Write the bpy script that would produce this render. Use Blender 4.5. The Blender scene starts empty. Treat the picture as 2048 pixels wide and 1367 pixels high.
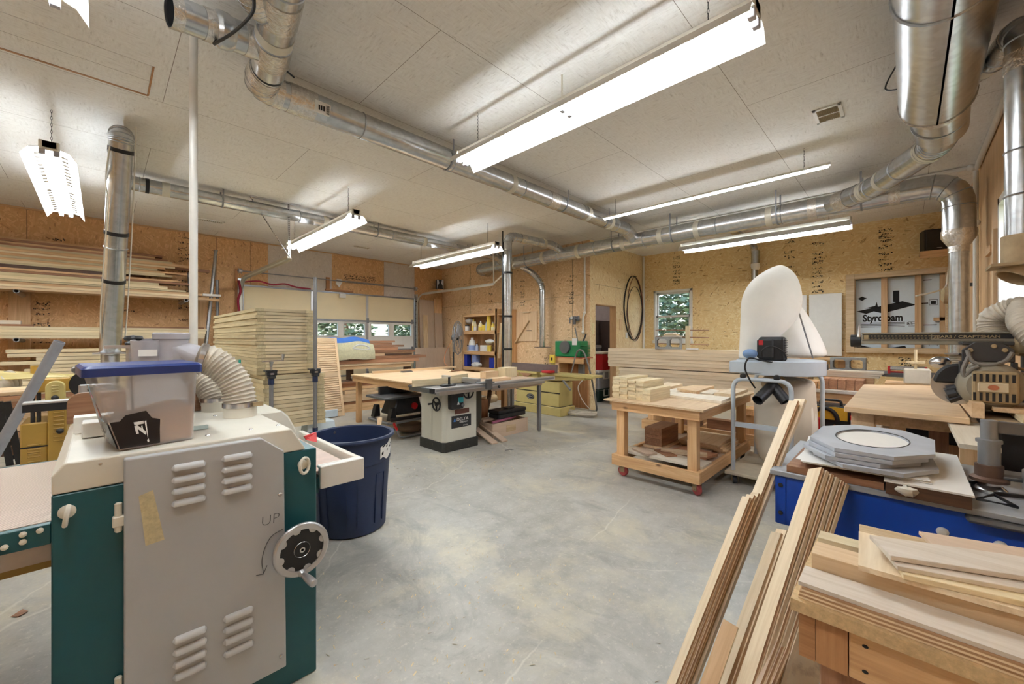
import bpy, bmesh, math, random
from mathutils import Vector, Matrix, Euler
R = random.Random(7)
PI = math.pi
COL = bpy.context.scene.collection
# ---- the place: x runs along the garage-door wall, y towards it, z up; metres.
# camera at x=y=0, 1.52 m up; a pixel of the 2048x1367 photograph meets a real plane at:
F, CX, CY, H, TH = 806.0, 1024.0, 677.0, 1.52, math.radians(44.39)
FW = (math.cos(TH), math.sin(TH)); RT = (math.sin(TH), -math.cos(TH))
def ray(x, y):
    a = (x-CX)/F
    return (FW[0]+a*RT[0], FW[1]+a*RT[1], -(y-CY)/F)
def Zp(x, y, z):
    d = ray(x, y); t = (z-H)/d[2]; return Vector((d[0]*t, d[1]*t, z))
def Up(x, y, u):
    d = ray(x, y); t = u/d[0]; return Vector((u, d[1]*t, H+d[2]*t))
def Vp(x, y, v):
    d = ray(x, y); t = v/d[1]; return Vector((d[0]*t, v, H+d[2]*t))
def Dp(x, y, t):
    d = ray(x, y); return Vector((d[0]*t, d[1]*t, H+d[2]*t))

def V(*a): return Vector(a)
def smooth_path(pts, k=6, closed=False):
    pts = [Vector(p) for p in pts]; n = len(pts); out = []
    rng = range(n) if closed else range(n-1)
    for i in rng:
        p0 = pts[(i-1) % n] if closed or i > 0 else pts[0]
        p1 = pts[i]; p2 = pts[(i+1) % n]
        p3 = pts[(i+2) % n] if closed or i+2 < n else pts[-1]
        for j in range(k):
            t = j/k
            out.append(0.5*((2*p1)+(p2-p0)*t+(2*p0-5*p1+4*p2-p3)*t*t+(3*p1-p0-3*p2+p3)*t**3))
    if not closed: out.append(pts[-1])
    return out

class MB:
    """collects shapes and links them as one mesh object"""
    def __init__(s, M=None):
        s.v = []; s.f = []; s.fm = []; s.mi = 0; s.M = M
    def _add(s, vs, fs):
        b = len(s.v)
        for p in vs:
            p = Vector(p); s.v.append(s.M @ p if s.M else p)
        for f in fs:
            s.f.append([b+i for i in f]); s.fm.append(s.mi)
        return s
    def box(s, x0, x1, y0, y1, z0, z1):
        x0, x1 = min(x0, x1), max(x0, x1); y0, y1 = min(y0, y1), max(y0, y1); z0, z1 = min(z0, z1), max(z0, z1)
        return s._add([(x0,y0,z0),(x1,y0,z0),(x1,y1,z0),(x0,y1,z0),(x0,y0,z1),(x1,y0,z1),(x1,y1,z1),(x0,y1,z1)],
                      [(3,2,1,0),(4,5,6,7),(0,1,5,4),(1,2,6,5),(2,3,7,6),(3,0,4,7)])
    def hexa(s, bot, top):
        return s._add(list(bot)+list(top), [(3,2,1,0),(4,5,6,7),(0,1,5,4),(1,2,6,5),(2,3,7,6),(3,0,4,7)])
    def beam(s, p0, p1, w, h, up=(0,0,1)):
        p0 = Vector(p0); p1 = Vector(p1); d = (p1-p0).normalized(); up = Vector(up)
        a = d.cross(up)
        if a.length < 1e-4: a = d.cross(Vector((1,0,0)))
        a.normalize(); b = a.cross(d).normalized(); a *= w/2; b *= h/2
        return s.hexa([p0-a-b, p0+a-b, p1+a-b, p1-a-b], [p0-a+b, p0+a+b, p1+a+b, p1-a+b])
    def prism(s, pts, off):
        """pts: a closed outline of 3D points; off: thickness vector"""
        off = Vector(off); pts = [Vector(p) for p in pts]; n = len(pts)
        nrm = Vector((0,0,0))
        for i in range(n): nrm += pts[i].cross(pts[(i+1) % n])
        if nrm.dot(off) < 0: pts.reverse()
        return s._add(pts+[p+off for p in pts], [tuple(reversed(range(n))), tuple(range(n, 2*n))] +
                      [(i, (i+1) % n, n+(i+1) % n, n+i) for i in range(n)])
    def tube(s, pts, r, n=10, closed=False, caps=True, hollow=0):
        pts = [Vector(p) for p in pts]; m = len(pts); rs = r if isinstance(r, (list, tuple)) else [r]*m
        tang = []
        for i in range(m):
            if closed: t = pts[(i+1) % m]-pts[i-1]
            else: t = pts[min(i+1, m-1)]-pts[max(i-1, 0)]
            tang.append(t.normalized() if t.length > 1e-9 else Vector((0,0,1)))
        a = tang[0].cross(Vector((0,0,1)))
        if a.length < .05: a = tang[0].cross(Vector((0,1,0)))
        a.normalize(); vs = []
        for i in range(m):
            t = tang[i]; a = (a-t*a.dot(t)).normalized(); b = t.cross(a)
            for k in range(n):
                q = 2*PI*k/n; vs.append(pts[i]+(a*math.cos(q)+b*math.sin(q))*rs[i])
        fs = []
        for i in range(m if closed else m-1):
            j = (i+1) % m
            for k in range(n):
                l = (k+1) % n; fs.append((i*n+k, i*n+l, j*n+l, j*n+k))
        if not closed and caps:
            fs.append(tuple(range(n-1, -1, -1))); fs.append(tuple((m-1)*n+k for k in range(n)))
        return s._add(vs, fs)
    def cyl(s, p0, p1, r, r2=None, n=16, caps=True):
        return s.tube([p0, p1], [r, r if r2 is None else r2], n, False, caps)
    def ring(s, p0, p1, ro, ri, n=20):
        """open-ended pipe with a wall"""
        p0 = Vector(p0); p1 = Vector(p1); t = (p1-p0).normalized()
        a = t.cross(Vector((0,0,1)))
        if a.length < .05: a = t.cross(Vector((0,1,0)))
        a.normalize(); b = t.cross(a); vs = []
        for p, r in ((p0,ro),(p1,ro),(p1,ri),(p0,ri)):
            for k in range(n):
                q = 2*PI*k/n; vs.append(p+(a*math.cos(q)+b*math.sin(q))*r)
        fs = []
        for i in range(4):
            j = (i+1) % 4
            for k in range(n):
                l = (k+1) % n; fs.append((i*n+k, i*n+l, j*n+l, j*n+k))
        return s._add(vs, fs)
    def lathe(s, prof, o, axis=(0,0,1), n=24, sx=1, sy=1):
        o = Vector(o); t = Vector(axis).normalized()
        a = t.cross(Vector((0,0,1)))
        if a.length < .05: a = Vector((1,0,0))
        a.normalize(); b = t.cross(a); vs = []; fs = []
        for r, z in prof:
            for k in range(n):
                q = 2*PI*k/n; vs.append(o+t*z+(a*math.cos(q)*sx+b*math.sin(q)*sy)*r)
        m = len(prof)
        for i in range(m-1):
            for k in range(n):
                l = (k+1) % n; fs.append((i*n+k, i*n+l, (i+1)*n+l, (i+1)*n+k))
        if prof[0][0] > 1e-6: fs.append(tuple(range(n-1, -1, -1)))
        if prof[-1][0] > 1e-6: fs.append(tuple((m-1)*n+k for k in range(n)))
        return s._add(vs, fs)
    def ball(s, c, r, sc=(1,1,1), n=14, m=8, jit=0):
        c = Vector(c); vs = []; fs = []
        for i in range(m+1):
            p = PI*i/m
            for k in range(n):
                q = 2*PI*k/n; rr = r*(1+R.uniform(-jit, jit))
                vs.append(c+Vector((math.sin(p)*math.cos(q)*sc[0], math.sin(p)*math.sin(q)*sc[1], math.cos(p)*sc[2]))*rr)
        for i in range(m):
            for k in range(n):
                l = (k+1) % n; fs.append((i*n+k, (i+1)*n+k, (i+1)*n+l, i*n+l))
        return s._add(vs, fs)
    def grid(s, fn, nu, nv, th=None):
        """surface fn(s,t) -> point, optionally thickened by vector-valued th"""
        vs = [Vector(fn(i/nu, j/nv)) for j in range(nv+1) for i in range(nu+1)]
        fs = [(j*(nu+1)+i, j*(nu+1)+i+1, (j+1)*(nu+1)+i+1, (j+1)*(nu+1)+i) for j in range(nv) for i in range(nu)]
        if th is not None:
            n = len(vs); th = Vector(th); vs += [p+th for p in vs]
            fs += [tuple(n+i for i in reversed(f)) for f in fs]
            b = [i for i in range(nu+1)]+[j*(nu+1)+nu for j in range(1, nv+1)]+[nv*(nu+1)+i for i in range(nu-1, -1, -1)]+[j*(nu+1) for j in range(nv-1, 0, -1)]
            for q in range(len(b)):
                x, y = b[q], b[(q+1) % len(b)]; fs.append((y, x, n+x, n+y))
        return s._add(vs, fs)
    def build(s, name, m, parent=None, sm=False, bev=0, seg=1, fix=True, ang=35):
        me = bpy.data.meshes.new(name)
        if parent is not None: o3 = ORG[parent.name]
        else:
            xs = [p.x for p in s.v]; ys = [p.y for p in s.v]; zs = [p.z for p in s.v]
            o3 = Vector(((min(xs)+max(xs))/2, (min(ys)+max(ys))/2, min(zs)))
        me.from_pydata([p-o3 for p in s.v], [], s.f)
        for x in (m if isinstance(m, (list, tuple)) else [m]): me.materials.append(x)
        me.polygons.foreach_set('material_index', s.fm)
        if fix:
            b = bmesh.new(); b.from_mesh(me); bmesh.ops.recalc_face_normals(b, faces=b.faces); b.to_mesh(me); b.free()
        if sm:
            me.polygons.foreach_set('use_smooth', [True]*len(me.polygons)); me.set_sharp_from_angle(angle=math.radians(ang))
        o = bpy.data.objects.new(name, me); COL.objects.link(o)
        if parent is not None: o.parent = parent
        else: o.location = o3
        ORG[o.name] = o3.copy()
        if bev:
            md = o.modifiers.new('edge', 'BEVEL'); md.width = bev; md.segments = seg; md.limit_method = 'ANGLE'; md.angle_limit = math.radians(40)
        return o
ORG = {}
ORD = 'first second third fourth fifth sixth seventh eighth ninth tenth eleventh twelfth thirteenth fourteenth fifteenth sixteenth seventeenth eighteenth nineteenth twentieth twenty-first twenty-second'.split()
KW = {'tan':'tan','poplar':'pale','olive':'greenish tan','brown':'brown','dark':'dark brown','pine':'orange tan','hem':'light tan','cedar':'reddish','white':'white','maple':'cream','fir':'orange brown','mdf':'buff','board':'whitish','ash':'straw'}
def tag(o, label=None, cat=None, group=None, kind=None):
    if label: o['label'] = label
    if cat: o['category'] = cat
    if group: o['group'] = group
    if kind: o['kind'] = kind
    return o
def thing(name, label, cat, loc=(0,0,0), group=None):
    o = bpy.data.objects.new(name, None); COL.objects.link(o)
    o.location = loc; o.empty_display_size = .1; ORG[o.name] = Vector(loc)
    return tag(o, label, cat, group)
def struct(mb, name, m, parent=None, **k):
    o = mb.build(name, m, parent, **k)
    if parent is None: o['kind'] = 'structure'
    return o
KIDS = {}
def copy_tree(o, parent=None):
    c = o.copy(); COL.objects.link(c)
    if parent is not None:
        c.parent = parent
    for ch in [k for k in ALLOBJ(o)]:
        copy_tree(ch, c)
    return c
def ALLOBJ(o): return list(o.children)
def place(o, loc, rz=0):
    o.location = loc; o.rotation_euler = (0, 0, rz); return o
def text(s, name, m, parent, origin, xdir, ydir, size, depth=.001, align='LEFT', shear=0, wid=1.0, bold=0):
    """raised lettering: mesh made from the built-in font; origin in world, xdir/ydir the reading axes"""
    cu = bpy.data.curves.new(name, 'FONT'); cu.body = s; cu.size = size; cu.extrude = depth; cu.align_x = align; cu.shear = shear
    cu.resolution_u = 3; cu.offset = bold
    t = bpy.data.objects.new(name, cu); COL.objects.link(t)
    dg = bpy.context.evaluated_depsgraph_get()
    me = bpy.data.meshes.new_from_object(t.evaluated_get(dg)); bpy.data.objects.remove(t)
    X = Vector(xdir).normalized(); Y = Vector(ydir).normalized(); N = X.cross(Y)
    og = ORG[parent.name] if parent is not None else Vector((0,0,0))
    M = Matrix(((X.x*wid, Y.x, N.x, origin[0]-og.x), (X.y*wid, Y.y, N.y, origin[1]-og.y), (X.z*wid, Y.z, N.z, origin[2]-og.z), (0,0,0,1)))
    me.transform(M); me.materials.clear(); me.materials.append(m)
    o = bpy.data.objects.new(name, me); COL.objects.link(o)
    if parent is not None: o.parent = parent
    ORG[o.name] = og.copy()
    return o
# ---------------------------------------------------------------- materials
def srgb(r, g, b):
    f = lambda c: (c/12.92 if c <= .04045 else ((c+.055)/1.055)**2.4)
    return (f(r/255), f(g/255), f(b/255), 1)
class NT:
    def __init__(s, name):
        s.m = bpy.data.materials.new(name); s.m.use_nodes = True; s.t = s.m.node_tree; s.n = s.t.nodes
        s.b = s.n['Principled BSDF']
    def new(s, t, **k):
        n = s.n.new(t)
        for a, v in k.items():
            if a.startswith('i_'): n.inputs[a[2:].replace('_', ' ')].default_value = v
            else: setattr(n, a, v)
        return n
    def l(s, a, b): s.t.links.new(a, b)
    def coords(s, scale=(1,1,1), rot=(0,0,0), rnd=0):
        tc = s.new('ShaderNodeTexCoord'); mp = s.new('ShaderNodeMapping')
        mp.inputs['Scale'].default_value = scale; mp.inputs['Rotation'].default_value = rot
        s.l(tc.outputs['Object'], mp.inputs['Vector'])
        if rnd:
            oi = s.new('ShaderNodeObjectInfo'); mu = s.new('ShaderNodeMath', operation='MULTIPLY'); mu.inputs[1].default_value = rnd
            s.l(oi.outputs['Random'], mu.inputs[0]); cb = s.new('ShaderNodeCombineXYZ')
            for k in range(3): s.l(mu.outputs[0], cb.inputs[k])
            s.l(cb.outputs[0], mp.inputs['Location'])
        return mp.outputs['Vector']
    def noise(s, vec, scale, detail=4, rough=.6, dist=0):
        n = s.new('ShaderNodeTexNoise'); n.inputs['Scale'].default_value = scale; n.inputs['Detail'].default_value = detail
        n.inputs['Roughness'].default_value = rough; n.inputs['Distortion'].default_value = dist
        if vec is not None: s.l(vec, n.inputs['Vector'])
        return n.outputs['Fac']
    def ramp(s, fac, stops, interp='LINEAR'):
        n = s.new('ShaderNodeValToRGB'); n.color_ramp.interpolation = interp; e = n.color_ramp.elements
        while len(e) < len(stops): e.new(.5)
        for i, (p, c) in enumerate(stops):
            e[i].position = p; e[i].color = c if not isinstance(c, (int, float)) else (c, c, c, 1)
        s.l(fac, n.inputs['Fac']); return n.outputs['Color']
    def mix(s, fac, a, b, mode='MIX'):
        n = s.new('ShaderNodeMix', data_type='RGBA', blend_type=mode)
        for sock, val in ((n.inputs[0], fac), (n.inputs[6], a), (n.inputs[7], b)):
            if isinstance(val, (int, float, tuple)): sock.default_value = val
            else: s.l(val, sock)
        return n.outputs[2]
    def bump(s, fac, strength=.2, dist=.01):
        n = s.new('ShaderNodeBump'); n.inputs['Strength'].default_value = strength; n.inputs['Distance'].default_value = dist
        s.l(fac, n.inputs['Height']); s.l(n.outputs['Normal'], s.b.inputs['Normal'])
    def col(s, c):
        if isinstance(c, tuple): s.b.inputs['Base Color'].default_value = c
        else: s.l(c, s.b.inputs['Base Color'])
        return s
    def pr(s, rough=.5, metal=0, **k):
        s.b.inputs['Roughness'].default_value = rough; s.b.inputs['Metallic'].default_value = metal
        for a, v in k.items(): s.b.inputs[a.replace('_', ' ')].default_value = v
        return s
_C = {}
def plain(name, c, rough=.5, metal=0, var=.12, scale=9, dirt=None, bump=0):
    """a plain coloured surface with faint unevenness and, if asked, worn or dusty spots"""
    if name in _C: return _C[name]
    t = NT(name); v = t.coords(); n = t.noise(v, scale, 5, .65)
    c = srgb(*c); lo = tuple(x*(1-var) for x in c[:3])+(1,); hi = tuple(min(1, x*(1+var*.6)) for x in c[:3])+(1,)
    k = t.ramp(n, [(.3, lo), (.7, hi)])
    if dirt:
        d = t.noise(v, dirt[2], 6, .7); k = t.mix(t.ramp(d, [(dirt[1], 0), (min(1, dirt[1]+.12), .8)]), k, srgb(*dirt[0]))
    t.col(k); t.pr(rough, metal)
    if bump: t.bump(t.noise(v, scale*12, 3), bump, .003)
    _C[name] = t.m; return t.m
WOODS = {'poplar': ((238,224,192),(226,208,170),(206,186,146)), 'maple': ((236,220,194),(224,204,174),(206,182,148)),
 'pine': ((230,192,146),(214,170,120),(190,142,96)), 'fir': ((206,156,108),(184,132,86),(152,102,62)), 'brown': ((178,134,102),(152,108,78),(120,82,56)),
 'dark': ((118,84,60),(92,64,46),(66,46,34)), 'cedar': ((206,160,124),(186,136,102),(160,110,82)), 'hem': ((234,208,172),(220,190,152),(198,162,124)),
 'olive': ((224,210,172),(206,190,150),(182,164,124)), 'mdf': ((206,182,160),(198,174,152),(190,166,144)), 'board': ((236,228,218),(226,214,200),(204,190,172)),
 'white': ((236,228,212),(226,216,198),(212,200,180)), 'ash': ((228,206,172),(210,182,142),(180,148,108)), 'tan': ((226,190,148),(208,170,126),(184,146,104))}
def wood(kind, axis='x', rough=.55, knots=False):
    key = f'{kind}_wood_{axis}{"_knotty" if knots else ""}'
    if key in _C: return _C[key]
    t = NT(key); a, b, c = [srgb(*q) for q in WOODS[kind]]
    sc = [14, 14, 14]; sc['xyz'.index(axis)] = .9
    v = t.coords(tuple(sc), rnd=7.3)
    n = t.noise(v, 1.6, 5, .62, .8); k = t.ramp(n, [(.28, c), (.5, b), (.72, a)])
    sc2 = [60, 60, 60]; sc2['xyz'.index(axis)] = 3
    f = t.noise(t.coords(tuple(sc2), rnd=3), 1.5, 3); k = t.mix(.22, k, t.ramp(f, [(.35, c), (.62, a)]))
    if knots:
        vo = t.new('ShaderNodeTexVoronoi'); vo.inputs['Scale'].default_value = 1
        s3 = [7, 7, 7]; s3['xyz'.index(axis)] = 3.2; t.l(t.coords(tuple(s3), rnd=5), vo.inputs['Vector'])
        k = t.mix(t.ramp(vo.outputs['Distance'], [(.05, .85), (.13, 0)]), k, srgb(96,58,34))
    oi = t.new('ShaderNodeObjectInfo'); hs = t.new('ShaderNodeHueSaturation'); mr = t.new('ShaderNodeMapRange')
    mr.inputs['To Min'].default_value = .84; mr.inputs['To Max'].default_value = 1.1
    t.l(oi.outputs['Random'], mr.inputs['Value']); t.l(mr.outputs[0], hs.inputs['Value']); t.l(k, hs.inputs['Color'])
    t.col(hs.outputs['Color']); t.pr(rough); t.bump(f, .08, .002)
    _C[key] = t.m; return t.m
def plyedge(name, axis, faces=('board',)):
    """plywood: pale veneer stripes across the thickness axis seen on edges"""
    if name in _C: return _C[name]
    t = NT(name); tc = t.new('ShaderNodeTexCoord'); sp = t.new('ShaderNodeSeparateXYZ'); t.l(tc.outputs['Object'], sp.inputs[0])
    mu = t.new('ShaderNodeMath', operation='MULTIPLY'); mu.inputs[1].default_value = 520; t.l(sp.outputs['xyz'.index(axis)], mu.inputs[0])
    si = t.new('ShaderNodeMath', operation='SINE'); t.l(mu.outputs[0], si.inputs[0])
    st = t.ramp(si.outputs[0], [(.0, srgb(178,140,104)), (.45, srgb(222,198,164)), (1, srgb(236,216,184))])
    n = t.noise(t.coords((3,3,3), rnd=4), 6, 5); k = t.mix(t.ramp(n, [(.55, 0), (.75, .6)]), st, srgb(150,104,74))
    t.col(k); t.pr(.65); _C[name] = t.m; return t.m
def osb(name, nax, c0, c1, c2, painted=False):
    """oriented strand board on a plane whose normal is axis nax"""
    if name in _C: return _C[name]
    t = NT(name); rot = lambda a: tuple(a if i == nax else 0 for i in range(3))
    def layer(ang, sc):
        # rotate the coordinates first, then stretch them into strands
        s = [1.0, 1.0, 1.0]; s[nax] = .001
        v1 = t.coords((1,1,1), rot(ang)); m2 = t.new('ShaderNodeMapping'); q = [sc*.26, sc*.26, sc*.26]; q[(nax+1) % 3] = sc; q[nax] = .5
        m2.inputs['Scale'].default_value = q; t.l(v1, m2.inputs['Vector'])
        ns = t.new('ShaderNodeTexNoise'); ns.inputs['Scale'].default_value = 1.3; ns.inputs['Detail'].default_value = 2; t.l(m2.outputs[0], ns.inputs['Vector'])
        av = t.mix(.18, m2.outputs[0], ns.outputs['Color'])
        vo = t.new('ShaderNodeTexVoronoi'); vo.inputs['Scale'].default_value = 1; t.l(av, vo.inputs['Vector'])
        sep = t.new('ShaderNodeSeparateColor'); t.l(vo.outputs['Color'], sep.inputs[0]); return sep.outputs[0], vo.outputs['Distance']
    a, da = layer(.5, 60); b, db = layer(-.75, 52); c, dc = layer(1.45, 66)
    sel = t.noise(t.coords(), 11, 2); m1 = t.ramp(sel, [(.45, 0), (.48, 1)]); sel2 = t.noise(t.coords((1.3,1.3,1.3)), 8, 2); m2 = t.ramp(sel2, [(.5, 0), (.53, 1)])
    k = t.mix(m2, t.mix(m1, a, b), c)
    cc = t.ramp(k, [(.0, srgb(*c2)), (.05, srgb(*c1)), (.5, srgb(*c1)), (1, srgb(*c0))])
    big = t.noise(t.coords(), .9, 3); cc = t.mix(t.ramp(big, [(.35, 0), (.75, .35)]), cc, srgb(*c0))
    t.col(cc); t.pr(.7)
    t.bump(k, .12, .004); _C[name] = t.m; return t.m
def ceiling_mat():
    t = NT('whitewashed_strand_board'); v = t.coords()
    s1 = t.noise(t.coords((26, 5, 1), (0,0,.5)), 2.2, 5, .75); s2 = t.noise(t.coords((5, 26, 1), (0,0,-.3)), 2.2, 5, .75)
    big = t.noise(v, .8, 4)
    k = t.ramp(t.mix(t.ramp(t.noise(v, 5, 3), [(.4, 0), (.6, 1)]), s1, s2), [(.30, srgb(190,186,180)), (.44, srgb(232,230,226)), (.6, srgb(242,241,238))])
    k = t.mix(t.ramp(big, [(.35, .0), (.75, .30)]), k, srgb(214,206,198))
    sp = t.noise(v, 70, 2); k = t.mix(t.ramp(sp, [(.70, 0), (.76, .5)]), k, srgb(120,110,100))
    br = t.new('ShaderNodeTexBrick'); br.offset = .5; br.inputs['Scale'].default_value = 1; br.inputs['Mortar Size'].default_value = .0022
    br.inputs['Brick Width'].default_value = 2.44; br.inputs['Row Height'].default_value = 1.22; br.inputs['Mortar Smooth'].default_value = .2
    t.l(t.coords((1,1,0)), br.inputs['Vector'])
    k = t.mix(br.outputs['Fac'], k, srgb(140,130,120)); t.col(k); t.pr(.75); t.bump(s1, .1, .004); return t.m
def concrete_mat():
    t = NT('dusty_polished_concrete'); v = t.coords(); w = t.coords((1,1,.01))
    n1 = t.noise(w, .7, 8, .68, .6); n2 = t.noise(w, 5, 8, .72); n3 = t.noise(w, 34, 5, .7)
    k = t.ramp(n1, [(.3, srgb(146,142,134)), (.5, srgb(176,173,166)), (.7, srgb(196,194,189))])
    k = t.mix(.42, k, t.ramp(n2, [(.3, srgb(132,130,120)), (.55, srgb(184,182,176)), (.75, srgb(214,212,206))]))
    k = t.mix(t.ramp(t.noise(w, 1.1, 7, .7, .4), [(.50, 0), (.64, .55)]), k, srgb(214,204,178))
    k = t.mix(t.ramp(n3, [(.56, 0), (.72, .5)]), k, srgb(226,220,206)); k = t.mix(t.ramp(t.noise(w, 60, 3), [(.68, 0), (.74, .35)]), k, srgb(110,104,94))
    dk = t.ramp(t.noise(t.coords((1.2,.7,.01)), 1.7, 6, .75, 1.2), [(.54, 0), (.70, .6)]); k = t.mix(dk, k, srgb(128,128,124))
    nz = t.new('ShaderNodeTexNoise'); nz.inputs['Scale'].default_value = 2.5; nz.inputs['Detail'].default_value = 5; t.l(w, nz.inputs['Vector'])
    vo = t.new('ShaderNodeTexVoronoi', feature='DISTANCE_TO_EDGE'); vo.inputs['Scale'].default_value = .55; t.l(t.mix(.16, w, nz.outputs['Color']), vo.inputs['Vector'])
    cr = t.ramp(vo.outputs['Distance'], [(.0012, .5), (.0032, 0)]); cm = t.mix(1.0, cr, t.ramp(t.noise(w, .6, 2), [(.40, 0), (.5, 1)]), 'MULTIPLY')
    k = t.mix(cm, k, srgb(226,222,210)); t.col(k)
    r = t.ramp(n2, [(.3, .28), (.7, .5)]); t.l(r, t.b.inputs['Roughness']); t.b.inputs['Specular IOR Level'].default_value = .5
    t.bump(n3, .05, .002); return t.m
def galv_mat(name='galvanised_steel', c=(206,208,210), rough=.27):
    if name in _C: return _C[name]
    t = NT(name); vo = t.new('ShaderNodeTexVoronoi'); vo.inputs['Scale'].default_value = 26; t.l(t.coords(rnd=3), vo.inputs['Vector'])
    sep = t.new('ShaderNodeSeparateColor'); t.l(vo.outputs['Color'], sep.inputs[0])
    a = srgb(*c); k = t.ramp(sep.outputs[0], [(0, tuple(x*.82 for x in a[:3])+(1,)), (1, a)])
    d = t.noise(t.coords(), 3.5, 5); k = t.mix(t.ramp(d, [(.55, 0), (.78, .25)]), k, srgb(188,180,164)); t.col(k); t.pr(rough, .97)
    _C[name] = t.m; return t.m
def foil_mat():
    t = NT('crumpled_foil_tape'); n = t.noise(t.coords(), 22, 4, .6, 2.0); t.col(t.ramp(n, [(.3, srgb(196,190,182)), (.7, srgb(236,232,226))])); t.pr(.2, .97); t.bump(n, .45, .015); return t.m
def emis(name, c, s):
    t = NT(name); t.col(c); t.b.inputs['Emission Color'].default_value = c; t.b.inputs['Emission Strength'].default_value = s; t.pr(.4); return t.m
def glass_mat(name, tint=(1,1,1,1), rough=0.02, mixv=.08):
    t = NT(name); out = t.n['Material Output']; tr = t.new('ShaderNodeBsdfTransparent'); tr.inputs[0].default_value = tint
    gl = t.new('ShaderNodeBsdfGlossy'); gl.inputs['Roughness'].default_value = rough; mx = t.new('ShaderNodeMixShader'); mx.inputs[0].default_value = mixv
    t.l(tr.outputs[0], mx.inputs[1]); t.l(gl.outputs[0], mx.inputs[2]); t.l(mx.outputs[0], out.inputs['Surface']); return t.m

M_CEIL = ceiling_mat(); M_FLOOR = concrete_mat(); M_GALV = galv_mat(); M_GALV2 = galv_mat('dull_galvanised_steel', (176,178,180), .42); M_FOIL = foil_mat()
OSB_X = osb('amber_strand_board_x', 0, (240,210,172), (222,186,142), (166,122,84)); OSB_Y = osb('amber_strand_board_y', 1, (226,186,138), (204,160,112), (146,100,62))
OSB_P = osb('yellow_strand_board', 1, (240,222,184), (226,200,154), (176,138,94)); OSB_B = osb('golden_strand_board', 0, (244,222,174), (230,198,140), (168,122,74))
OSB_W = osb('white_painted_strand_board', 1, (214,206,198), (204,195,187), (186,174,164))
M_PLYW = wood('hem', 'z')
M_WHITE = plain('white_enamel', (232,230,224), .4, 0, .04); M_CREAM = plain('cream_machine_paint', (226,221,208), .42, 0, .06, 4, ((206,188,160), .68, 3))
M_GREY = plain('pale_grey_machine_paint', (200,201,202), .42, 0, .05, 3, ((176,160,140), .74, 5)); M_GREEN = plain('dark_teal_machine_paint', (24,84,92), .38, 0, .12, 4, ((110,150,154), .74, 30))
M_BLACK = plain('black_plastic', (26,26,28), .45, 0, .2); M_IRON = plain('cast_iron', (120,122,126), .38, .7, .15, 6, ((150,140,120), .7, 5)); M_DARK = plain('dark_steel', (58,58,60), .45, .5, .2)
M_CHROME = plain('polished_steel', (214,214,216), .22, .95, .05); M_ALU = plain('brushed_aluminium', (198,198,200), .34, .8, .06); M_STEEL = plain('grey_pipe_steel', (146,148,152), .4, .6, .1)
M_RUBBER = plain('black_rubber', (32,31,30), .7, 0, .2); M_RED = plain('red_plastic', (190,30,34), .4, 0, .1); M_GOLD = plain('mustard_machine_paint', (176,140,62), .42, 0, .08, 5)
M_GOLD2 = plain('pale_mustard_machine_paint', (198,180,116), .42, 0, .08, 5, ((214,200,150), .66, 4)); M_BLUE = plain('bright_blue_machine_paint', (8,72,186), .38, 0, .12, 2.5)
M_NAVY = plain('navy_plastic', (32,46,80), .5, 0, .14, 6, ((92,100,120), .7, 12)); M_BLUELID = plain('royal_blue_plastic', (34,54,116), .35, 0, .08); M_PVC = plain('white_pvc', (222,219,212), .4, 0, .05)
M_GRN2 = plain('emerald_machine_paint', (20,126,74), .4, 0, .1); M_CLOTH = plain('cream_filter_cloth', (238,235,228), .9, 0, .05, 3, ((214,200,176), .62, 3), .25); M_DC = plain('ice_blue_grey_paint', (190,200,210), .4, 0, .05)
M_CARD = plain('grey_cardboard', (176,180,188), .8, 0, .1, 5); M_PAPER = plain('white_paper', (236,234,230), .8, 0, .03); M_BLOCK = plain('cement_block', (158,158,154), .9, 0, .14, 40, None, .5)
M_CHIP = plain('particle_board', (206,176,132), .8, 0, .22, 90, None, .3); M_BRASSY = plain('dusty_tan_metal', (166,146,112), .6, .3, .2, 8); M_DUSTY = plain('sawdust_covered_metal', (172,150,118), .85, .1, .2, 14)
M_HOSE = plain('grey_ribbed_hose', (192,182,166), .42, 0, .2, 10, ((160,128,86), .6, 4)); M_CLEAR = plain('smoky_plastic_fitting', (176,174,180), .35, 0, .1); M_FOAM = plain('pale_blue_foam_board', (218,230,238), .7, 0, .04)
M_TOWEL = plain('blue_towel', (74,122,206), .95, 0, .1, 20, None, .5); M_CARPET = plain('olive_carpet_backing', (206,202,170), .95, 0, .18, 30, None, .6); M_INK = plain('black_ink', (24,22,20), .8, 0, .1)
M_PENCIL = plain('pencil_grey', (96,96,98), .8, 0, .05); M_TUBE = emis('lit_fluorescent_tube', (.88, .945, 1, 1), 19.0); M_LED = emis('lit_led_strip', (.90, .95, 1, 1), 22.0)
M_YEL = plain('yellow_plastic', (236,206,84), .45, 0, .08); M_GLASS = glass_mat('window_glass', (.97,.98,.98,1)); M_BELT = None
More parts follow.
